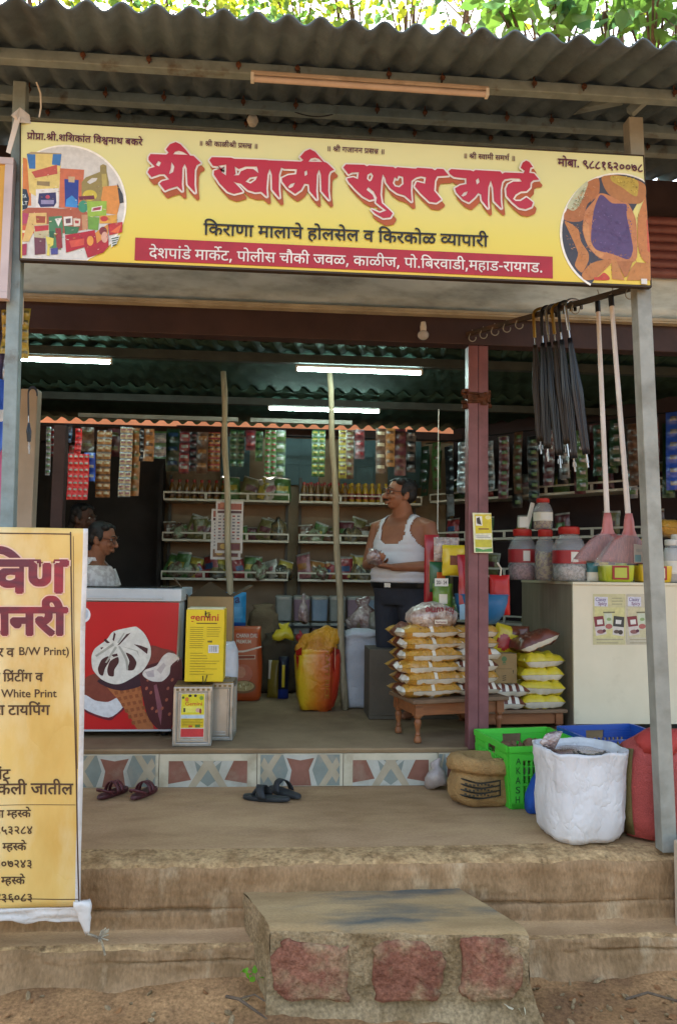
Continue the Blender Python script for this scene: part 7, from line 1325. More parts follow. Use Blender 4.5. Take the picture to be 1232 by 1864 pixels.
PK = [('red', 'a3282c', '8c1f24'), ('yellow', 'b8a02e', 'a08a22'), ('green', '4f7a38', '3f662c'), ('orange', 'b06a2a', '985a20'), ('brown', '6b4630', '583826'), ('blue', '2f5488', '264672'), ('pink', 'a8626a', '8f5058'), ('white', 'a8a49a', '8f8b80'), ('olive', '77703a', '625c2e'), ('maroon', '6a2a32', '561f28')]
def mute(h, k=.72):
    c = [int(h[i:i+2], 16) for i in (0, 2, 4)]; m_ = sum(c)/3
    return tuple(((m_+(x-m_)*k)*.9/255)**2.2 for x in c)
PM = {n_: mat('packet_'+n_, mute(c1), mute(c2), 26, .35, .25, 30, coat=.4, lo=.42, hi=.58) for n_, c1, c2 in PK}
PKN = [q[0] for q in PK]
protos = {}
def pouch(name, w_, h_, t_):
    key = (name, w_, h_)
    if key not in protos:
        i = PKN.index(name); g = MB(); upright(g, w_, h_, t_, 100+i, lambda u, v, s: 1 if .3 < v < .62 and .15 < u < .85 else (2 if v > .93 else 0), nu=11, nv=12, wr=.45)
        o = g.build('snack_pouch', [PM[name], PM[PKN[(i*3+5) % 10]], PM['white']], None, smooth=2); protos[key] = o.data; COL.objects.unlink(o); bpy.data.objects.remove(o)
    return protos[key]
def put_pouch(name, w_, h_, t_, loc, rot, label, grp, sc=1):
    o = bpy.data.objects.new('snack_pouch', pouch(name, w_, h_, t_)); COL.objects.link(o); o.location = loc; o.rotation_euler = rot; o.scale = (sc,)*3; return tag(o, label, 'packet', grp)
rnd = random.Random(21)
pal = [['green', 'brown', 'olive', 'white', 'maroon', 'yellow', 'pink', 'maroon'], ['olive', 'yellow', 'olive', 'brown', 'green', 'brown', 'maroon', 'olive']]
for un, (x0, nm) in enumerate(((-1.17, 'left'), (.2, 'right'))):
    for li in (0, 1):
        lvn = ['lowest', 'middle'][li]; cnt = {}
        for k in range(12):
            if un == 1 and li == 0 and k > 9: continue
            c_ = rnd.choice(pal[li] if li else ['red', 'white', 'green', 'yellow', 'white', 'red', 'orange', 'green', 'pink'])
            h_ = .2+.08*rnd.random() if li == 0 else .17+.09*rnd.random()
            put_pouch(c_, .16, h_ // .02 * .02, .07, (x0+.07+k*.102+.015*rnd.random(), 7.93+.05*rnd.random(), .662+LV[li]+.024), (-.5*rnd.random(), .7*(rnd.random()-.5), 1.3*(rnd.random()-.5)), '%s pouch, %s from the left on the %s shelf of the %s unit' % (c_, ORD[k], lvn, nm), 'pouches on the rear shelves', rnd.uniform(.75, 1.2))
M_oil = mat('bottle_amber', '6a4a1c', '54390f', 6, .25, coat=.4); M_oil2 = mat('bottle_yellow', 'a8861f', '8f7018', 6, .25, coat=.4); M_cap = plain('cap_yellow', 'b89a2a', .4); M_capr = plain('cap_red', '8a2a24', .4)
bt = {}
def bottle(k_, loc, label, grp):
    if k_ not in bt:
        b_ = thing('oil_bottle', label, 'bottle', loc, 0, grp)
        g = MB(); g.lathe([(.028, 0), (.031, .006), (.031, .11), (.024, .14), (.013, .16), (.013, .175)], (0, 0, 0), 12); g.build('bottle_body', [M_oil, M_oil2][k_], b_, smooth=True)
        g = MB(); g.lathe([(.016, .172), (.017, .178), (.016, .2)], (0, 0, 0), 10); g.build('cap', M_cap if k_ else M_capr, b_); bt[k_] = b_
        g = MB(); g.lathe([(.0316, .03), (.0316, .09)], (0, 0, 0), 12, cap=(False, False)); g.build('label', [PM['brown'], PM['red']][k_], b_, smooth=True)
        return b_
    return dup(bt[k_], loc, 0, label, grp)
for k in range(17): bottle(0 if k < 7 else 1, (.25+k*.071, 7.93, .662+LV[2]+.024), ('amber' if k < 7 else 'yellow')+' bottle, %s from the left in the front row of the right top shelf' % ORD[k], 'bottles on the top shelf')
for k in range(8): bottle(0, (-1.10+k*.075, 7.95, .662+LV[2]+.024), 'amber bottle, %s from the left in the row on the left top shelf' % ORD[k], 'bottles on the top shelf')
for k in range(15): bottle(1 if k > 4 else 0, (.29+k*.075, 8.03, .662+LV[2]+.024), ('yellow' if k > 4 else 'amber')+' bottle, %s from the left in the back row of the right top shelf' % ORD[k], 'bottles on the top shelf')
for i, (x_, c_) in enumerate(((-.5, 'green'), (-.32, 'olive'), (-.14, 'yellow'), (.02, 'green'), (-.06, 'white'))): put_pouch(c_, .2, .26, .1, (x_, 7.94, .662+LV[2]+.024), (-.3, .3*math.sin(i), .2), '%s bag slumped on the left top shelf, %s from the bottles' % (c_, ORD[i]), 'pouches on the rear shelves')
for k in range(26):
    c_ = rnd.choice(['green', 'brown', 'olive', 'white', 'yellow', 'maroon', 'red']); lv = [.55, 1.0, 1.36, 1.76][k % 4]; u = .15+(k//4)*.42+.1*rnd.random(); q = rw0+Vector((.668, -.744, 0))*u+Vector((.744, .668, 0))*.13
    put_pouch(c_, .16, .22, .07, (q.x, q.y, .662+lv+.024), (-.2*rnd.random(), .2*(rnd.random()-.5), ang+.3*(rnd.random()-.5)), '%s pouch, %s along the %s shelf on the slanting right wall' % (c_, ORD[k//4], ['lowest', 'second', 'third', 'top'][k % 4]), 'pouches on the right wall shelves')
for i, (px, py, rx, h_, un) in enumerate(((330, 1040, .16, .15, 'left'), (395, 1042, .10, .12, 'left'), (470, 1043, .15, .17, 'left'), (515, 1043, .11, .13, 'left'), (330, 970, .13, .13, 'left'), (505, 972, .12, .2, 'left'), (565, 974, .14, .12, 'right'), (640, 976, .13, .14, 'right'), (580, 1046, .13, .14, 'right'), (655, 1048, .14, .15, 'right'))):
    q = at(px, py, 7.98); li = LV[0] if py > 1000 else LV[1]
    sackthing('plastic_bag', '%s bag of goods slumped on the %s shelf of the %s unit, %s along' % (['clear', 'dark'][i % 2], 'lowest' if py > 1000 else 'middle', un, ORD[i % 4]), 'bag', (q.x, 7.96, .662+li+.023), i, [(0, rx*.8, .07, 2.4), (.02, rx, .09, 2.4), (h_*.5, rx*.95, .085, 2.2), (h_*.85, rx*.6, .06, 2), (h_, rx*.3, .03, 2), (h_*1.15, rx*.35, .015, 2)], [[mat('clear_mixed', '7f8a72', '5a3c36', 14, .15, .5, 18, coat=.5, lo=.42, hi=.6, crease=.7, csc=12), mat('dark_mixed', '3a3a34', '6a5a3c', 14, .2, .5, 18, coat=.4, lo=.42, hi=.6, crease=.7, csc=12)][i % 2]], 0, .24, 80+i, 36)
# plastic bins on the floor under the shelves
M_bin = mat('bin_clear_blue', '7d8a9a', '6a7786', 5, .3, coat=.3); M_bin2 = mat('bin_grey', '8a8a86', '76766f', 5, .3, coat=.3); M_bin3 = mat('bin_mauve', '8a727c', '765f6a', 5, .3, coat=.3)
for r_ in range(2):
    for k in range(6):
        t = thing('storage_bin', '%s storage bin, %s from the left in the %s row under the rear shelves' % (['blue grey', 'pale grey', 'mauve'][(k+r_) % 3], ORD[k], ['lower', 'upper'][r_]), 'bin', (.06+k*.175, 7.65, .95+r_*.26), 0, 'plastic bins under the rear shelves')
        g = MB(); g.loft(srings([(0, .07, .1, 6), (.005, .075, .11, 6), (.2, .083, .12, 6), (.21, .085, .122, 6)], 28)); g.build('bin_body', [M_bin, M_bin2, M_bin3][(k+r_) % 3], t, smooth=True)
        g = MB(); g.loft(srings([(.211, .086, .124, 6), (.235, .086, .124, 6), (.245, .07, .11, 5)], 28)); g.build('lid', M_bin2, t, smooth=True)
st = thing('bin_rack', 'dark metal rack holding the plastic bins', 'rack', (.5, 7.6, .66))
g = MB(); g.b2((-.55, -.09, .27), (.6, .2, .285)); g.build('shelf', M_black, st)
g = MB(); g.b2((-.55, -.11, .49), (.6, -.092, .51)); g.build('bar', M_black, st)
for x_ in (-.54, .1, .59): g = MB(); g.b2((x_-.012, -.115, 0), (x_+.012, -.0925, .52)); g.build('leg', M_black, st)

# ================================================================== HANGING SACHET STRIPS
def strip(label, px0, px1, py0, py1, Y, c1, c2, c3, cols=1, grp='sachet strips hanging at the back', rows=None, yaw=0):
    a, b_ = at(px0, py0, Y), at(px1, py1, Y); W_ = b_.x-a.x; Hh = a.z-b_.z; ch = max(.05, W_/cols*1.05) if not rows else Hh/rows; n_ = max(2, round(Hh/ch)); ch = Hh/n_
    g = MB(); rs_ = random.Random(px0*7+py0)
    for s in (1, -1):
        def f(u, v):
            x = u*W_; z = -v*Hh; cu = math.sin(math.pi*((u*cols) % 1))**2; cv = math.sin(math.pi*((v*n_) % 1))**2
            return (x-W_/2, -s*(.014*cu*cv+.0008)+.012*math.sin(v*5+px0)+.01*v*N(px0*.3, v*4, 0), z)
        def m(u, v):
            fu, fv = (u*cols) % 1, (v*n_) % 1
            if fv < .14 or fv > .9: return 2
            if .2 < fu < .85 and .3 < fv < .62: return 1
            return 0
        g.grid(cols*7, n_*7, f, m)
    o = g.build('sachet_strip', [PM[c1], PM[c2], PM[c3]], None, ((a.x+b_.x)/2, Y, a.z), yaw, smooth=2, fix=False)
    return tag(o, label, 'sachets', grp)
PM['cream'] = mat('packet_cream', 'b5a68c', '9a8a70', 22, .35, .25, 30, coat=.4); PM['silver'] = mat('packet_silver', '8a8c90', '6c6e74', 18, .25, .3, 30, metal=.4, coat=.3); PM['scarlet'] = mat('packet_scarlet', 'c2262c', 'a81c24', 20, .3, .25, 30, coat=.5); PM['cobalt'] = mat('packet_cobalt', '2a4fb0', '223f92', 20, .3, .25, 30, coat=.5); PM['black'] = mat('packet_black', '1a1c20', '101216', 20, .3, .3, 30, coat=.3); PM['darkgreen'] = mat('packet_darkgreen', '24402c', '1a3020', 20, .3, .3, 30, coat=.4)
SL = [('silver', 86, 91, 777, 865, 6.3, 'silver', 'green', 'silver', 1), ('red', 92, 103, 777, 832, 6.35, 'red', 'silver', 'maroon', 1), ('long red and brown', 103, 116, 777, 877, 6.3, 'red', 'brown', 'red', 1), ('dark blue', 119, 131, 772, 806, 6.3, 'blue', 'black', 'blue', 1), ('thin silver', 117, 124, 808, 860, 6.4, 'silver', 'pink', 'silver', 1), ('dull red', 126, 139, 810, 856, 6.35, 'red', 'brown', 'maroon', 1), ('bright red', 138, 148, 780, 828, 6.25, 'scarlet', 'red', 'scarlet', 1), ('wide scarlet and white', 125, 160, 826, 910, 6.15, 'scarlet', 'white', 'scarlet', 4), ('brown', 149, 171, 778, 822, 6.4, 'brown', 'olive', 'brown', 1), ('cobalt blue', 155, 173, 824, 876, 6.2, 'cobalt', 'white', 'cobalt', 1), ('long orange and brown', 178, 200, 783, 906, 6.3, 'orange', 'cream', 'brown', 2), ('maroon and olive', 197, 218, 780, 831, 6.4, 'maroon', 'olive', 'maroon', 1), ('long pale pink', 220, 238, 777, 905, 6.25, 'cream', 'pink', 'silver', 2), ('long mustard orange', 238, 253, 778, 903, 6.3, 'orange', 'olive', 'orange', 1), ('thin black and silver', 255, 262, 780, 840, 6.3, 'black', 'silver', 'black', 1), ('short orange', 263, 280, 781, 840, 6.3, 'orange', 'brown', 'orange', 1)]
for i, (nm, x0, x1, y0, y1, Y, a_, b_, c_, cl) in enumerate(SL): strip('%s sachet strip, %s from the left in the row above the freezer' % (nm, ORD[i]), x0, x1, y0, y1, Y, a_, b_, c_, cl, 'sachet strips hanging above the freezer')
SL = [('grey', 280, 302, 785, 835, 7.5, 'silver', 'white', 'green', 1), ('teal', 304, 326, 780, 858, 7.6, 'darkgreen', 'blue', 'darkgreen', 1), ('red and white', 328, 344, 785, 862, 7.4, 'red', 'white', 'maroon', 1), ('black', 346, 358, 786, 858, 7.4, 'black', 'maroon', 'black', 1), ('orange brown', 359, 378, 786, 862, 7.4, 'brown', 'orange', 'brown', 1), ('brown and red', 379, 400, 786, 858, 7.45, 'orange', 'brown', 'red', 2), ('dark green', 419, 444, 782, 850, 7.5, 'darkgreen', 'green', 'darkgreen', 2), ('dark red', 448, 465, 782, 820, 7.4, 'maroon', 'red', 'maroon', 1), ('thin green', 466, 478, 784, 840, 7.5, 'green', 'darkgreen', 'green', 1), ('bright green and red', 483, 502, 783, 868, 7.4, 'green', 'red', 'green', 2), ('green and white', 502, 519, 783, 868, 7.42, 'green', 'white', 'darkgreen', 1), ('leaf green', 568, 591, 782, 868, 7.4, 'green', 'yellow', 'darkgreen', 2), ('yellow and brown', 617, 630, 782, 872, 7.4, 'yellow', 'brown', 'olive', 1), ('brown', 630, 643, 782, 872, 7.4, 'brown', 'olive', 'brown', 1), ('dark red', 646, 663, 782, 836, 7.4, 'maroon', 'red', 'maroon', 1), ('brown and cream', 684, 702, 780, 862, 7.4, 'brown', 'cream', 'brown', 1), ('orange', 702, 718, 780, 850, 7.4, 'orange', 'brown', 'orange', 1), ('maroon', 718, 738, 780, 866, 7.45, 'maroon', 'brown', 'maroon', 1), ('black and silver', 740, 756, 782, 860, 7.5, 'black', 'silver', 'black', 1)]
for i, (nm, x0, x1, y0, y1, Y, a_, b_, c_, cl) in enumerate(SL): strip('%s sachet strip, %s from left over the rear shelves' % (nm, ORD[i]), x0, x1, y0, y1, Y, a_, b_, c_, cl, 'sachet strips hanging above the rear shelves')
rnd = random.Random(31); first = {}
for k in range(38):
    u = -.05+k*.078; q = rw0+Vector((.668, -.744, 0))*u-Vector((.744, .668, 0))*(.02+.12*(k % 2)); nm = rnd.choice(['darkgreen', 'black', 'green', 'silver', 'olive', 'darkgreen', 'black', 'maroon', 'brown', 'cobalt' if k > 26 else 'green'])
    ln = rnd.uniform(.35, .72); c2 = rnd.choice(['silver', 'black', 'green', 'brown'])
    pp = 1000
    g = MB(); W_ = .1; n_ = max(3, round(ln/.1))
    for s in (1, -1):
        g.grid(6, n_*6, lambda x, v: ((x-.5)*W_, -s*(.014*math.sin(math.pi*x)**2*math.sin(math.pi*((v*n_) % 1))**2+.0008)+.015*math.sin(v*4+k), -v*ln), lambda x, v: 2 if (v*n_) % 1 < .16 else (1 if .25 < x < .8 and .3 < (v*n_) % 1 < .65 else 0))
    o = g.build('sachet_strip', [PM[nm], PM[c2], PM[nm]], None, (q.x, q.y, 3.02-.03*(k % 3)), ang+.4*(rnd.random()-.5), smooth=2, fix=False)
    tag(o, '%s sachet strip, number %s of the %s along the slanting right wall' % (nm.replace('dark', 'dark '), ORD[k % 20], 'nearer half' if k > 19 else 'farther half'), 'sachets', 'sachet strips along the right wall')
for y_, x0, x1, nm in ((6.28, -2.3, -.98, 'above the freezer'), (7.42, -1.0, 1.55, 'above the rear shelves')):
    z_ = at(200, 777, 6.28).z if y_ < 7 else at(500, 781, 7.42).z
    g = MB(); g.tube([(x0, y_, z_+.006), (x1, y_, z_+.006)], .006, 6); tag(g.build('hanging_wire', M_black, None), 'thin wire carrying the sachet strips '+nm, 'wire')
g = MB(); q0 = rw0-Vector((.06, .06, 0)); q1 = rw0+Vector((.668, -.744, 0))*3-Vector((.06, .06, 0)); g.tube([(q0.x, q0.y, 3.03), (q1.x, q1.y, 3.03)], .006, 6); tag(g.build('hanging_wire', M_black, None), 'thin wire carrying the sachet strips along the right wall', 'wire')
# wire hanging from the roof to the counter side
g = MB(); g.tube([at(798, 745, 5.9), at(796, 975, 5.9)], .004, 5); tag(g.build('roof_cord', M_white, None), 'thin pale cord hanging from the roof left of the brown post', 'cord')

# ================================================================== LEFT EDGE: NEIGHBOUR'S BOARD AND HANGING GOODS
nb = thing('neighbour_board', 'yellow framed sign board of the next shop, cut by the left edge of the photo', 'sign', (-1.6, 3.42, 2.87))
x1 = at(19, 420, 3.4).x; a, b_ = at(10, 286, 3.4).z, at(10, 543, 3.4).z
g = MB(); g.b2((-2.9, 3.41, b_+.03), (x1-.035, 3.42, a-.03)); o = g.build('face', mat('board_ochre', 'c79a3c', 'b8892e', 2, .5)); o.parent = nb; o.location = (1.6, -3.42, -2.87)
g = MB(); g.b2((-2.9, 3.4085, b_+.06), (x1-.06, 3.4099, b_+.066)); g.b2((x1-.066, 3.4085, b_+.06), (x1-.06, 3.4099, a-.05)); g.b2((-2.9, 3.4085, a-.056), (x1-.06, 3.4099, a-.05)); o = g.build('border', M_dbr, nb); o.location = (1.6, -3.42, -2.87)
g = MB(); g.b2((-2.9, 3.4, b_), (x1, 3.44, b_+.03)); g.b2((-2.9, 3.4, a-.03), (x1, 3.44, a)); g.b2((x1-.035, 3.401, b_+.031), (x1, 3.44, a-.031)); o = g.build('frame', mat('board_frame', 'b8aaa8', 'a89a98', 5, .5), nb); o.location = (1.6, -3.42, -2.87)
def drape(name, label, cat, px0, px1, py0, py1, Y, m, ripple=.02, mi=0):
    a, b_ = at(px0, py0, Y), at(px1, py1, Y)
    g = MB(); g.grid(20, 24, lambda u, v: (a.x+(b_.x-a.x)*u, Y+ripple*math.sin(u*12+v*2)+.01*N(u*6, v*5, px0), a.z+(b_.z-a.z)*v+.012*math.sin(u*9)*(v > .9)), mi); return tag(g.build(name, m, None, smooth=2, fix=False, solid=.003), label, cat)
drape('pink_cloth', 'plain pink cloth hanging at the far left edge behind the post', 'cloth', -60, 12, 720, 972, 3.8, [mat('pink_cloth', 'b0567a', '9c4668', 4, .7, .3, 40)])
drape('blue_garment', 'blue and white striped garment hanging at the far left edge', 'garment', -14, 13, 690, 822, 3.7, [mat('garment_blue', '3a62b0', '2a4c94', 5, .7, .2, 40), M_white, M_pr], .012, lambda u, v: 0 if v < .42 or v > .7 else (1 if v < .6 else 0))
drape('dark_garment', 'dark blue patterned garment hanging under the next shop board', 'garment', -30, 9, 600, 700, 3.75, [mat('garment_dark', '2c2c4a', '4a3a4a', 16, .8, .2, 40)])
for i, (px0, px1, py0, py1, c1, lb) in enumerate(((5, 17, 565, 645, 'yellow', 'yellow sachet strip hanging left of the left post'), (40, 52, 560, 652, 'yellow', 'yellow and white sachet strip hanging just right of the left post'), (9, 16, 645, 720, 'silver', 'thin silver strip hanging below the yellow strip at the left edge'))): strip(lb, px0, px1, py0, py1, 3.72, c1, 'olive' if c1 == 'yellow' else 'blue', 'yellow' if c1 == 'yellow' else 'silver', 1, 'sachet strips by the left post')
g = MB(); g.tube([at(42, 542, 3.7), at(41, 590, 3.7)], .006, 8); g.tube([at(42, 542, 3.7), at(39, 537, 3.7), at(36, 545, 3.7)], .006, 8); tag(g.build('white_hook', M_white, None, smooth=True), 'white plastic hook hanging beside the left post under the sign', 'hook')
q = at(38, 765, 3.8); u = umbrella('slim pale green folded umbrella hanging tip down beside the left post', q+Vector((.05, 0, .16)), .33, 3, (0, -.06, 0), M_black); u.scale = (.42, .42, .85)
# ================================================================== PEOPLE
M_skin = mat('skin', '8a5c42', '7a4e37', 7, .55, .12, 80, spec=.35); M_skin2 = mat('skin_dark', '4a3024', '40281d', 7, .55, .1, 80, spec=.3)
M_hair = mat('hair_black', '141110', '0d0b0b', 40, .5, .6, 120, spec=.4); M_vest = mat('vest_white', 'bfbdc0', 'b2b0b4', 5, .75, .35, 22); M_trou = mat('trouser_charcoal', '2b2c34', '24252c', 5, .85, .3, 60); M_belt = plain('belt_black', '101012', .4)
M_eye = plain('eye_white', 'b8b0a6', .3); M_iris = plain('iris', '1a1210', .3); M_shirt = mat('shirt_check', 'd0c6c4', 'b8aaa8', 30, .8, .3, 40, lo=.45, hi=.55); M_dark = mat('dark_cloth', '2a2430', '221d28', 6, .85, .2, 40); M_lens = clear('lens', '9aa0a4', .12, .05)
TOR = [(.80, .150, .115, .01), (.86, .168, .130, .005), (.94, .172, .138, -.012), (1.02, .174, .150, -.03), (1.10, .172, .150, -.03), (1.20, .172, .135, -.012), (1.30, .182, .125, .0), (1.37, .184, .108, .008), (1.415, .160, .088, .014), (1.445, .105, .068, .016), (1.47, .066, .060, .012), (1.54, .056, .058, .0)]
def tor(z):
    for a, b in zip(TOR, TOR[1:]):
        if z <= b[0]:
            t = max(0, (z-a[0])/(b[0]-a[0])); t = t*t*(3-2*t)*.5+t*.5; return [a[i]+(b[i]-a[i])*t for i in range(4)]
    return TOR[-1]
def torring(z, e, n=40, ex=2.3):
    _, rx, ry, cy = tor(z); return srings([(z, rx+e, ry+e, ex, 0, cy)], n)[0]
def remesh(o, vox, it=4):
    r = o.modifiers.new('remesh', 'REMESH'); r.mode = 'VOXEL'; r.voxel_size = vox; r.use_smooth_shade = True
    s_ = o.modifiers.new('smooth', 'SMOOTH'); s_.factor = .5; s_.iterations = it
def head_into(g, hm):
    # face looks along -y; head centre is the origin of hm
    def q(c): return hm @ Vector(c)
    R3 = hm.to_3x3()
    def el(c, r): g.ball(q(c), r, 12, 0, R3)
    el((0, .012, .035), (.074, .093, .088)); el((0, -.022, -.035), (.059, .066, .072)); el((0, -.035, -.086), (.034, .034, .026)); el((0, -.078, .022), (.05, .018, .018))
    el((.033, -.066, -.03), (.026, .024, .024)); el((-.033, -.066, -.03), (.026, .024, .024))
    g.limb([q((0, -.086, .008)), q((0, -.100, -.018)), q((0, -.107, -.036))], [.0095, .0125, .0165], 10); el((.015, -.094, -.04), (.009, .012, .008)); el((-.015, -.094, -.04), (.009, .012, .008))
    g.limb([q((-.022, -.083, -.068)), q((0, -.091, -.066)), q((.022, -.083, -.068))], [.005, .0075, .005], 8); g.limb([q((-.02, -.082, -.078)), q((0, -.089, -.08)), q((.02, -.082, -.078))], [.006, .0085, .006], 8)
    for s in (-1, 1):
        g.ball(q((s*.076, .018, -.012)), (.010, .020, .032), 10, 0, R3); g.ball(q((s*.07, .006, -.03)), (.012, .012, .018), 8, 0, R3)
        g.limb([q((s*.014, -.09, .022)), q((s*.034, -.09, .027)), q((s*.054, -.076, .02))], [.006, .0075, .006], 8)
def hand_into(g, wrist, d, n, side, curl=.9, sc=1):
    # wrist point, direction of the fingers, palm normal, thumb side
    d = Vector(d).normalized(); n = Vector(n); n = (n-d*n.dot(d)).normalized(); s = d.cross(n)*side
    P = lambda a, b, c: Vector(wrist)+(d*a+s*b+n*c)*sc
    for b in (-.026, -.009, .009, .026): g.limb([P(0, b*.6, 0), P(.045, b*.9, .002), P(.086, b, .0)], [.017*sc, .0165*sc, .0135*sc], 10)
    for i, (b, L) in enumerate(((.028, .068), (.010, .078), (-.009, .073), (-.027, .058))):
        c = curl*(.85+.12*i); a1, a2, a3 = c*.55, c*1.15, c*1.7; p0 = P(.086, b, 0); pts = [p0]
        for k, (an, f) in enumerate(((a1, .45), (a2, .32), (a3, .23))): pts.append(pts[-1]+(d*math.cos(an)+n*math.sin(an))*L*f*sc)
        g.limb(pts, [.0098*sc, .0092*sc, .0084*sc, .007*sc], 8)
    p0 = P(.02, .026, .004); pts = [p0, p0+(s*.026+d*.024+n*.008)*sc, p0+(s*.034+d*.05+n*.022)*sc, p0+(s*.03+d*.07+n*.034)*sc]; g.limb(pts, [.0145*sc, .0125*sc, .0105*sc, .008*sc], 8)
def person(label, loc, rz, joints, hm, skin, top, legs, hairfn, hand=True, vox=.0055):
    p = thing('person', label, 'person', loc, rz)
    g = MB(); g.loft([torring(z, 0) for z in lin(.80, 1.54, 22)])
    g.limb([(0, .0, 1.44), hm @ Vector((0, .018, -.06))], [.06, .056], 16); head_into(g, hm)
    for s, (sh, el, wr, d, n) in joints.items():
        sh, el, wr = Vector(sh), Vector(el), Vector(wr); k = 1 if s == 'R' else -1
        g.limb([sh-Vector((.06*k, 0, -.015)), sh, sh.lerp(el, .35), el], [.058, .060, .053, .042], 14); g.limb([el, el.lerp(wr, .3), wr], [.041, .041, .027], 14)
        hand_into(g, wr, d, n, k)
    for l in legs: g.limb(l, [.085, .072, .05, .048, .034][:len(l)], 14); g.limb([l[-1]+Vector((0, .03, -.045)), l[-1]+Vector((0, -.1, -.055)), l[-1]+Vector((0, -.17, -.06))], [.036, .034, .022], 10)
    o = g.build('figure', skin, p, smooth=2); remesh(o, vox)
    g = MB(); hairfn(g, hm); h_ = g.build('hair', M_hair, p, smooth=2); remesh(h_, .006, 2)
    for s in (-1, 1):
        g = MB(); g.ball(hm @ Vector((s*.033, -.079, .004)), (.014, .009, .0085), 8, 0, hm.to_3x3()); e_ = g.build('eye', M_eye, p, smooth=2); g = MB(); g.ball(hm @ Vector((s*.033-.003, -.0865, .004)), (.0065, .003, .0065), 8, 0, hm.to_3x3()); g.build('iris', M_iris, e_, smooth=2)
        g = MB(); g.limb([hm @ Vector((s*.016, -.099, .026)), hm @ Vector((s*.034, -.099, .033)), hm @ Vector((s*.056, -.081, .026))], [.003, .0042, .0025], 6); g.build('eyebrow', M_hair, p, smooth=2)
    return p
def shorthair(g, hm):
    R3 = hm.to_3x3()
    def el(c, r): g.ball(hm @ Vector(c), r, 12, 0, R3)
    el((0, .034, .058), (.079, .088, .078)); el((0, .06, .01), (.074, .062, .07))
    for s in (-1, 1): el((s*.064, .006, .03), (.016, .034, .05)); el((s*.05, -.03, .088), (.03, .03, .028))
    el((0, -.012, .098), (.055, .05, .03))
def glasses(p, hm):
    g = MB()
    for s in (-1, 1): g.tube([hm @ Vector((s*.034+.025*math.cos(t), -.108+.012*abs(math.cos(t)), .0+.018*math.sin(t))) for t in lin(0, 6.28, 16)], .0022, 6); g.tube([hm @ Vector((s*.06, -.097, .006)), hm @ Vector((s*.08, -.04, .008)), hm @ Vector((s*.081, .02, .004))], .0022, 6)
    g.tube([hm @ Vector((-.009, -.108, .006)), hm @ Vector((.009, -.108, .006))], .0022, 6); g.build('spectacles', M_black, p, smooth=2)
def moustache(p, hm):
    g = MB(); g.limb([hm @ Vector((-.026, -.088, -.06)), hm @ Vector((0, -.101, -.054)), hm @ Vector((.026, -.088, -.06))], [.004, .006, .004], 8); g.build('moustache', M_hair, p, smooth=2)
def clothtop(p, m, name, keep, e=.009, z0=.90, z1=1.46, nz=56, na=96, sleeves=None):
    g = MB(); rings = [torring(z0+(z1-z0)*k/nz, e+.004*N(k*.35, 2, 5)+(.006 if k < 3 else 0), na) for k in range(nz+1)]
    rings = [[Vector(v)*1+Vector((.003*N(v[0]*16, v[1]*16, v[2]*22), -.004*N(v[0]*11, 3, v[2]*19), 0)) for v in r] for r in rings]
    V = [v for r in rings for v in r]; F_ = []
    for i in range(nz):
        for j in range(na):
            k = (j+1) % na; c = (rings[i][j]+rings[i+1][k])/2
            if keep(c): F_.append((i*na+j, i*na+k, (i+1)*na+k, (i+1)*na+j))
    g.add(V, F_)
    return g
def trousers(p, legs, z0, m=M_trou):
    g = MB(); g.loft([torring(z, .012) for z in lin(.80, z0, 8)])
    for l in legs: g.limb([l[0]]+l[1:], [.105, .09, .07, .068, .058][:len(l)], 18)
    o = g.build('trousers', m, p, smooth=2); remesh(o, .01, 3)
def standing_legs(): return [[Vector((s*.085, 0, .84)), Vector((s*.095, 0, .68)), Vector((s*.10, -.01, .47)), Vector((s*.10, .01, .3)), Vector((s*.10, .03, .09))] for s in (-1, 1)]
# --- shopkeeper in a white vest, turned to the left, packet in his hands
hm = Matrix.Translation((-.0, -.035, 1.605)) @ Matrix.Rotation(R_(-32), 4, 'Z') @ Matrix.Rotation(R_(-8), 4, 'X')
LG = standing_legs()
J = {'L': ((-.185, .02, 1.37), (-.235, -.03, 1.09), (-.06, -.245, 1.105), (.55, -.6, .1), (.25, .3, .9)), 'R': ((.185, .02, 1.37), (.25, .02, 1.085), (.075, -.24, 1.07), (-.8, -.5, .12), (.0, .25, .95))}
man = person('man in white vest and dark trousers standing behind the flour bags, holding a packet', (.90, 5.62, .662), R_(-38), J, hm, M_skin, None, LG, shorthair)
def keepv(c):
    ax = abs(c.x)
    if c.y < 0 and c.z > 1.235+max(0, ax-.035)**1.5*3.8 and ax < .088: return False
    if c.y >= 0 and c.z > 1.33+max(0, ax-.03)**1.5*3 and ax < .08: return False
    if ax > .118+max(0, 1.33-c.z)*.55 and c.z > 1.21: return False
    return True
g = clothtop(man, M_vest, 'vest', keepv, z0=.962); g.build('vest', M_vest, man, smooth=2, solid=.004)
man.scale = (1.12, 1.12, 1)
trousers(man, LG, .975); g = MB(); g.loft([torring(z, .021) for z in (.925, .929, .957, .961)], cap=(False, False)); g.build('belt', M_belt, man, smooth=2, solid=.003); g = MB(); g.box((0, -.176, .943), (.045, .008, .03)); g.build('buckle', M_chr, man)
glasses(man, hm); moustache(man, hm)
Mr = Matrix.Rotation(R_(-38), 3, 'Z'); q = Vector((.90, 5.62, .662))+Mr @ Vector((-.01, -.36, 1.10))
sackthing('held_packet', 'small crumpled clear plastic packet held in the standing man\'s hands', 'packet', q, 0, [(0, .03, .03, 2), (.01, .055, .045, 2.2), (.05, .06, .05, 2.2), (.08, .045, .03, 2), (.10, .05, .015, 2)], [M_cl], 0, .2, 71)
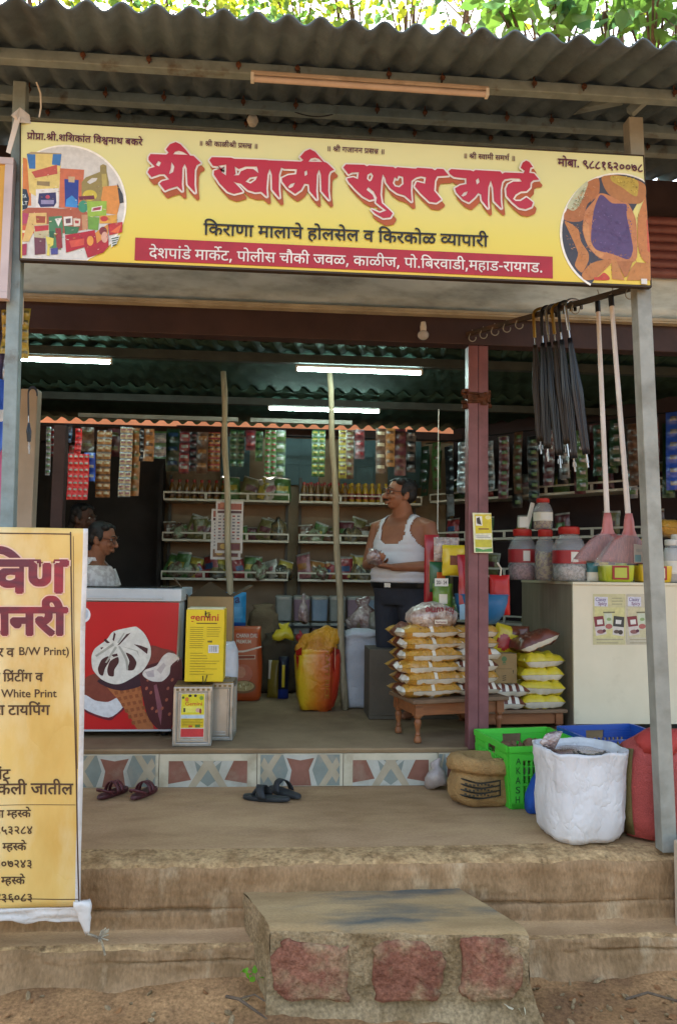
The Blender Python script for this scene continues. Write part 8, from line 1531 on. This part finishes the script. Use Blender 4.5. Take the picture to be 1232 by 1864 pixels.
# --- seated customer in a pale shirt, seen from behind his right shoulder
hm = Matrix.Translation((.0, -.06, 1.62)) @ Matrix.Rotation(R_(10), 4, 'Z') @ Matrix.Rotation(R_(6), 4, 'X')
LS = [[Vector((s*.09, 0, .85)), Vector((s*.11, -.2, .83)), Vector((s*.12, -.42, .82)), Vector((s*.12, -.44, .6)), Vector((s*.12, -.4, .40))] for s in (-1, 1)]
J = {'L': ((-.185, .02, 1.37), (-.23, -.06, 1.08), (-.12, -.3, .95), (.3, -.9, 0), (0, 0, -1)), 'R': ((.185, .02, 1.37), (.23, -.06, 1.08), (.12, -.3, .95), (-.3, -.9, 0), (0, 0, -1))}
SZ = at(185, 955, 5.75).z-1.73
sit = person('man in a pale checked shirt and spectacles seated behind the red freezer, facing right', (at(184, 960, 5.75).x-.03, 5.75, SZ), R_(68), J, hm, M_skin, None, LS, shorthair)
g = clothtop(sit, M_shirt, 'shirt', lambda c: not (c.y < -.03 and c.z > 1.435), .014, .84, 1.475)
for s in (-1, 1):
    a_, b_ = Vector((s*.16, .02, 1.385)), Vector((s*.232, -.06, 1.10)); g.tube([a_, a_.lerp(b_, .35), a_.lerp(b_, .7), b_], [.074, .074, .068, .062], 20, 0, False)
g.loft([[(.075*math.cos(t), .07*math.sin(t)+.012, z) for t in lin(0, 6.1, 24)] for z in (1.445, 1.49)], cap=(False, False), closed=True); g.build('shirt', M_shirt, sit, smooth=2, solid=.004, fix=False)
trousers(sit, LS, .93); glasses(sit, hm)
st_ = thing('wooden_stool', 'wooden stool under the seated man behind the freezer', 'stool', (at(184, 960, 5.75).x-.03, 5.75, .662))
sh_ = max(.2, SZ+.74-.662); g = MB(); g.lathe([(.16, sh_-.03), (.17, sh_-.02), (.17, sh_), (.02, sh_+.003)], (0, 0, 0), 24); g.build('seat', M_teak, st_, smooth=True)
for k in range(4): g = MB(); c_, s_ = math.cos(k*1.571+.78), math.sin(k*1.571+.78); g.tube([(.16*c_, .16*s_, 0), (.12*c_, .12*s_, sh_-.03)], .018, 8); g.build('leg', M_teak, st_)
# --- dim figure behind him
hm = Matrix.Translation((.0, -.03, 1.62)) @ Matrix.Rotation(R_(10), 4, 'Z')
J = {'L': ((-.175, .02, 1.37), (-.22, .02, 1.08), (-.2, -.12, .86), (0, -.3, -1), (1, 0, 0)), 'R': ((.175, .02, 1.37), (.22, .02, 1.08), (.2, -.12, .86), (0, -.3, -1), (-1, 0, 0))}
def longhair(g, hm): shorthair(g, hm); g.limb([hm @ Vector((0, .06, .02)), hm @ Vector((0, .1, -.06))], [.07, .05], 12)
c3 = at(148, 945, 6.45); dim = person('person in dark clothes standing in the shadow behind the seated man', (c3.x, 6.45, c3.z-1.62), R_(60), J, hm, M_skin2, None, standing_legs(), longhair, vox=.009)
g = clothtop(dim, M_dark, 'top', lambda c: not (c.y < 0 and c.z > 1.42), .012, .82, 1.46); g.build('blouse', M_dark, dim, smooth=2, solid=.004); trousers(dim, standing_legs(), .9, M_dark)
if c3.z-1.62 > .68:
    g = MB(); g.b2((c3.x-.3, 6.2, .662), (c3.x+.3, 6.7, c3.z-1.63+.04)); tag(g.build('low_platform', M_dkwall), 'low dark plank platform in the shadow behind the seated man', 'platform')
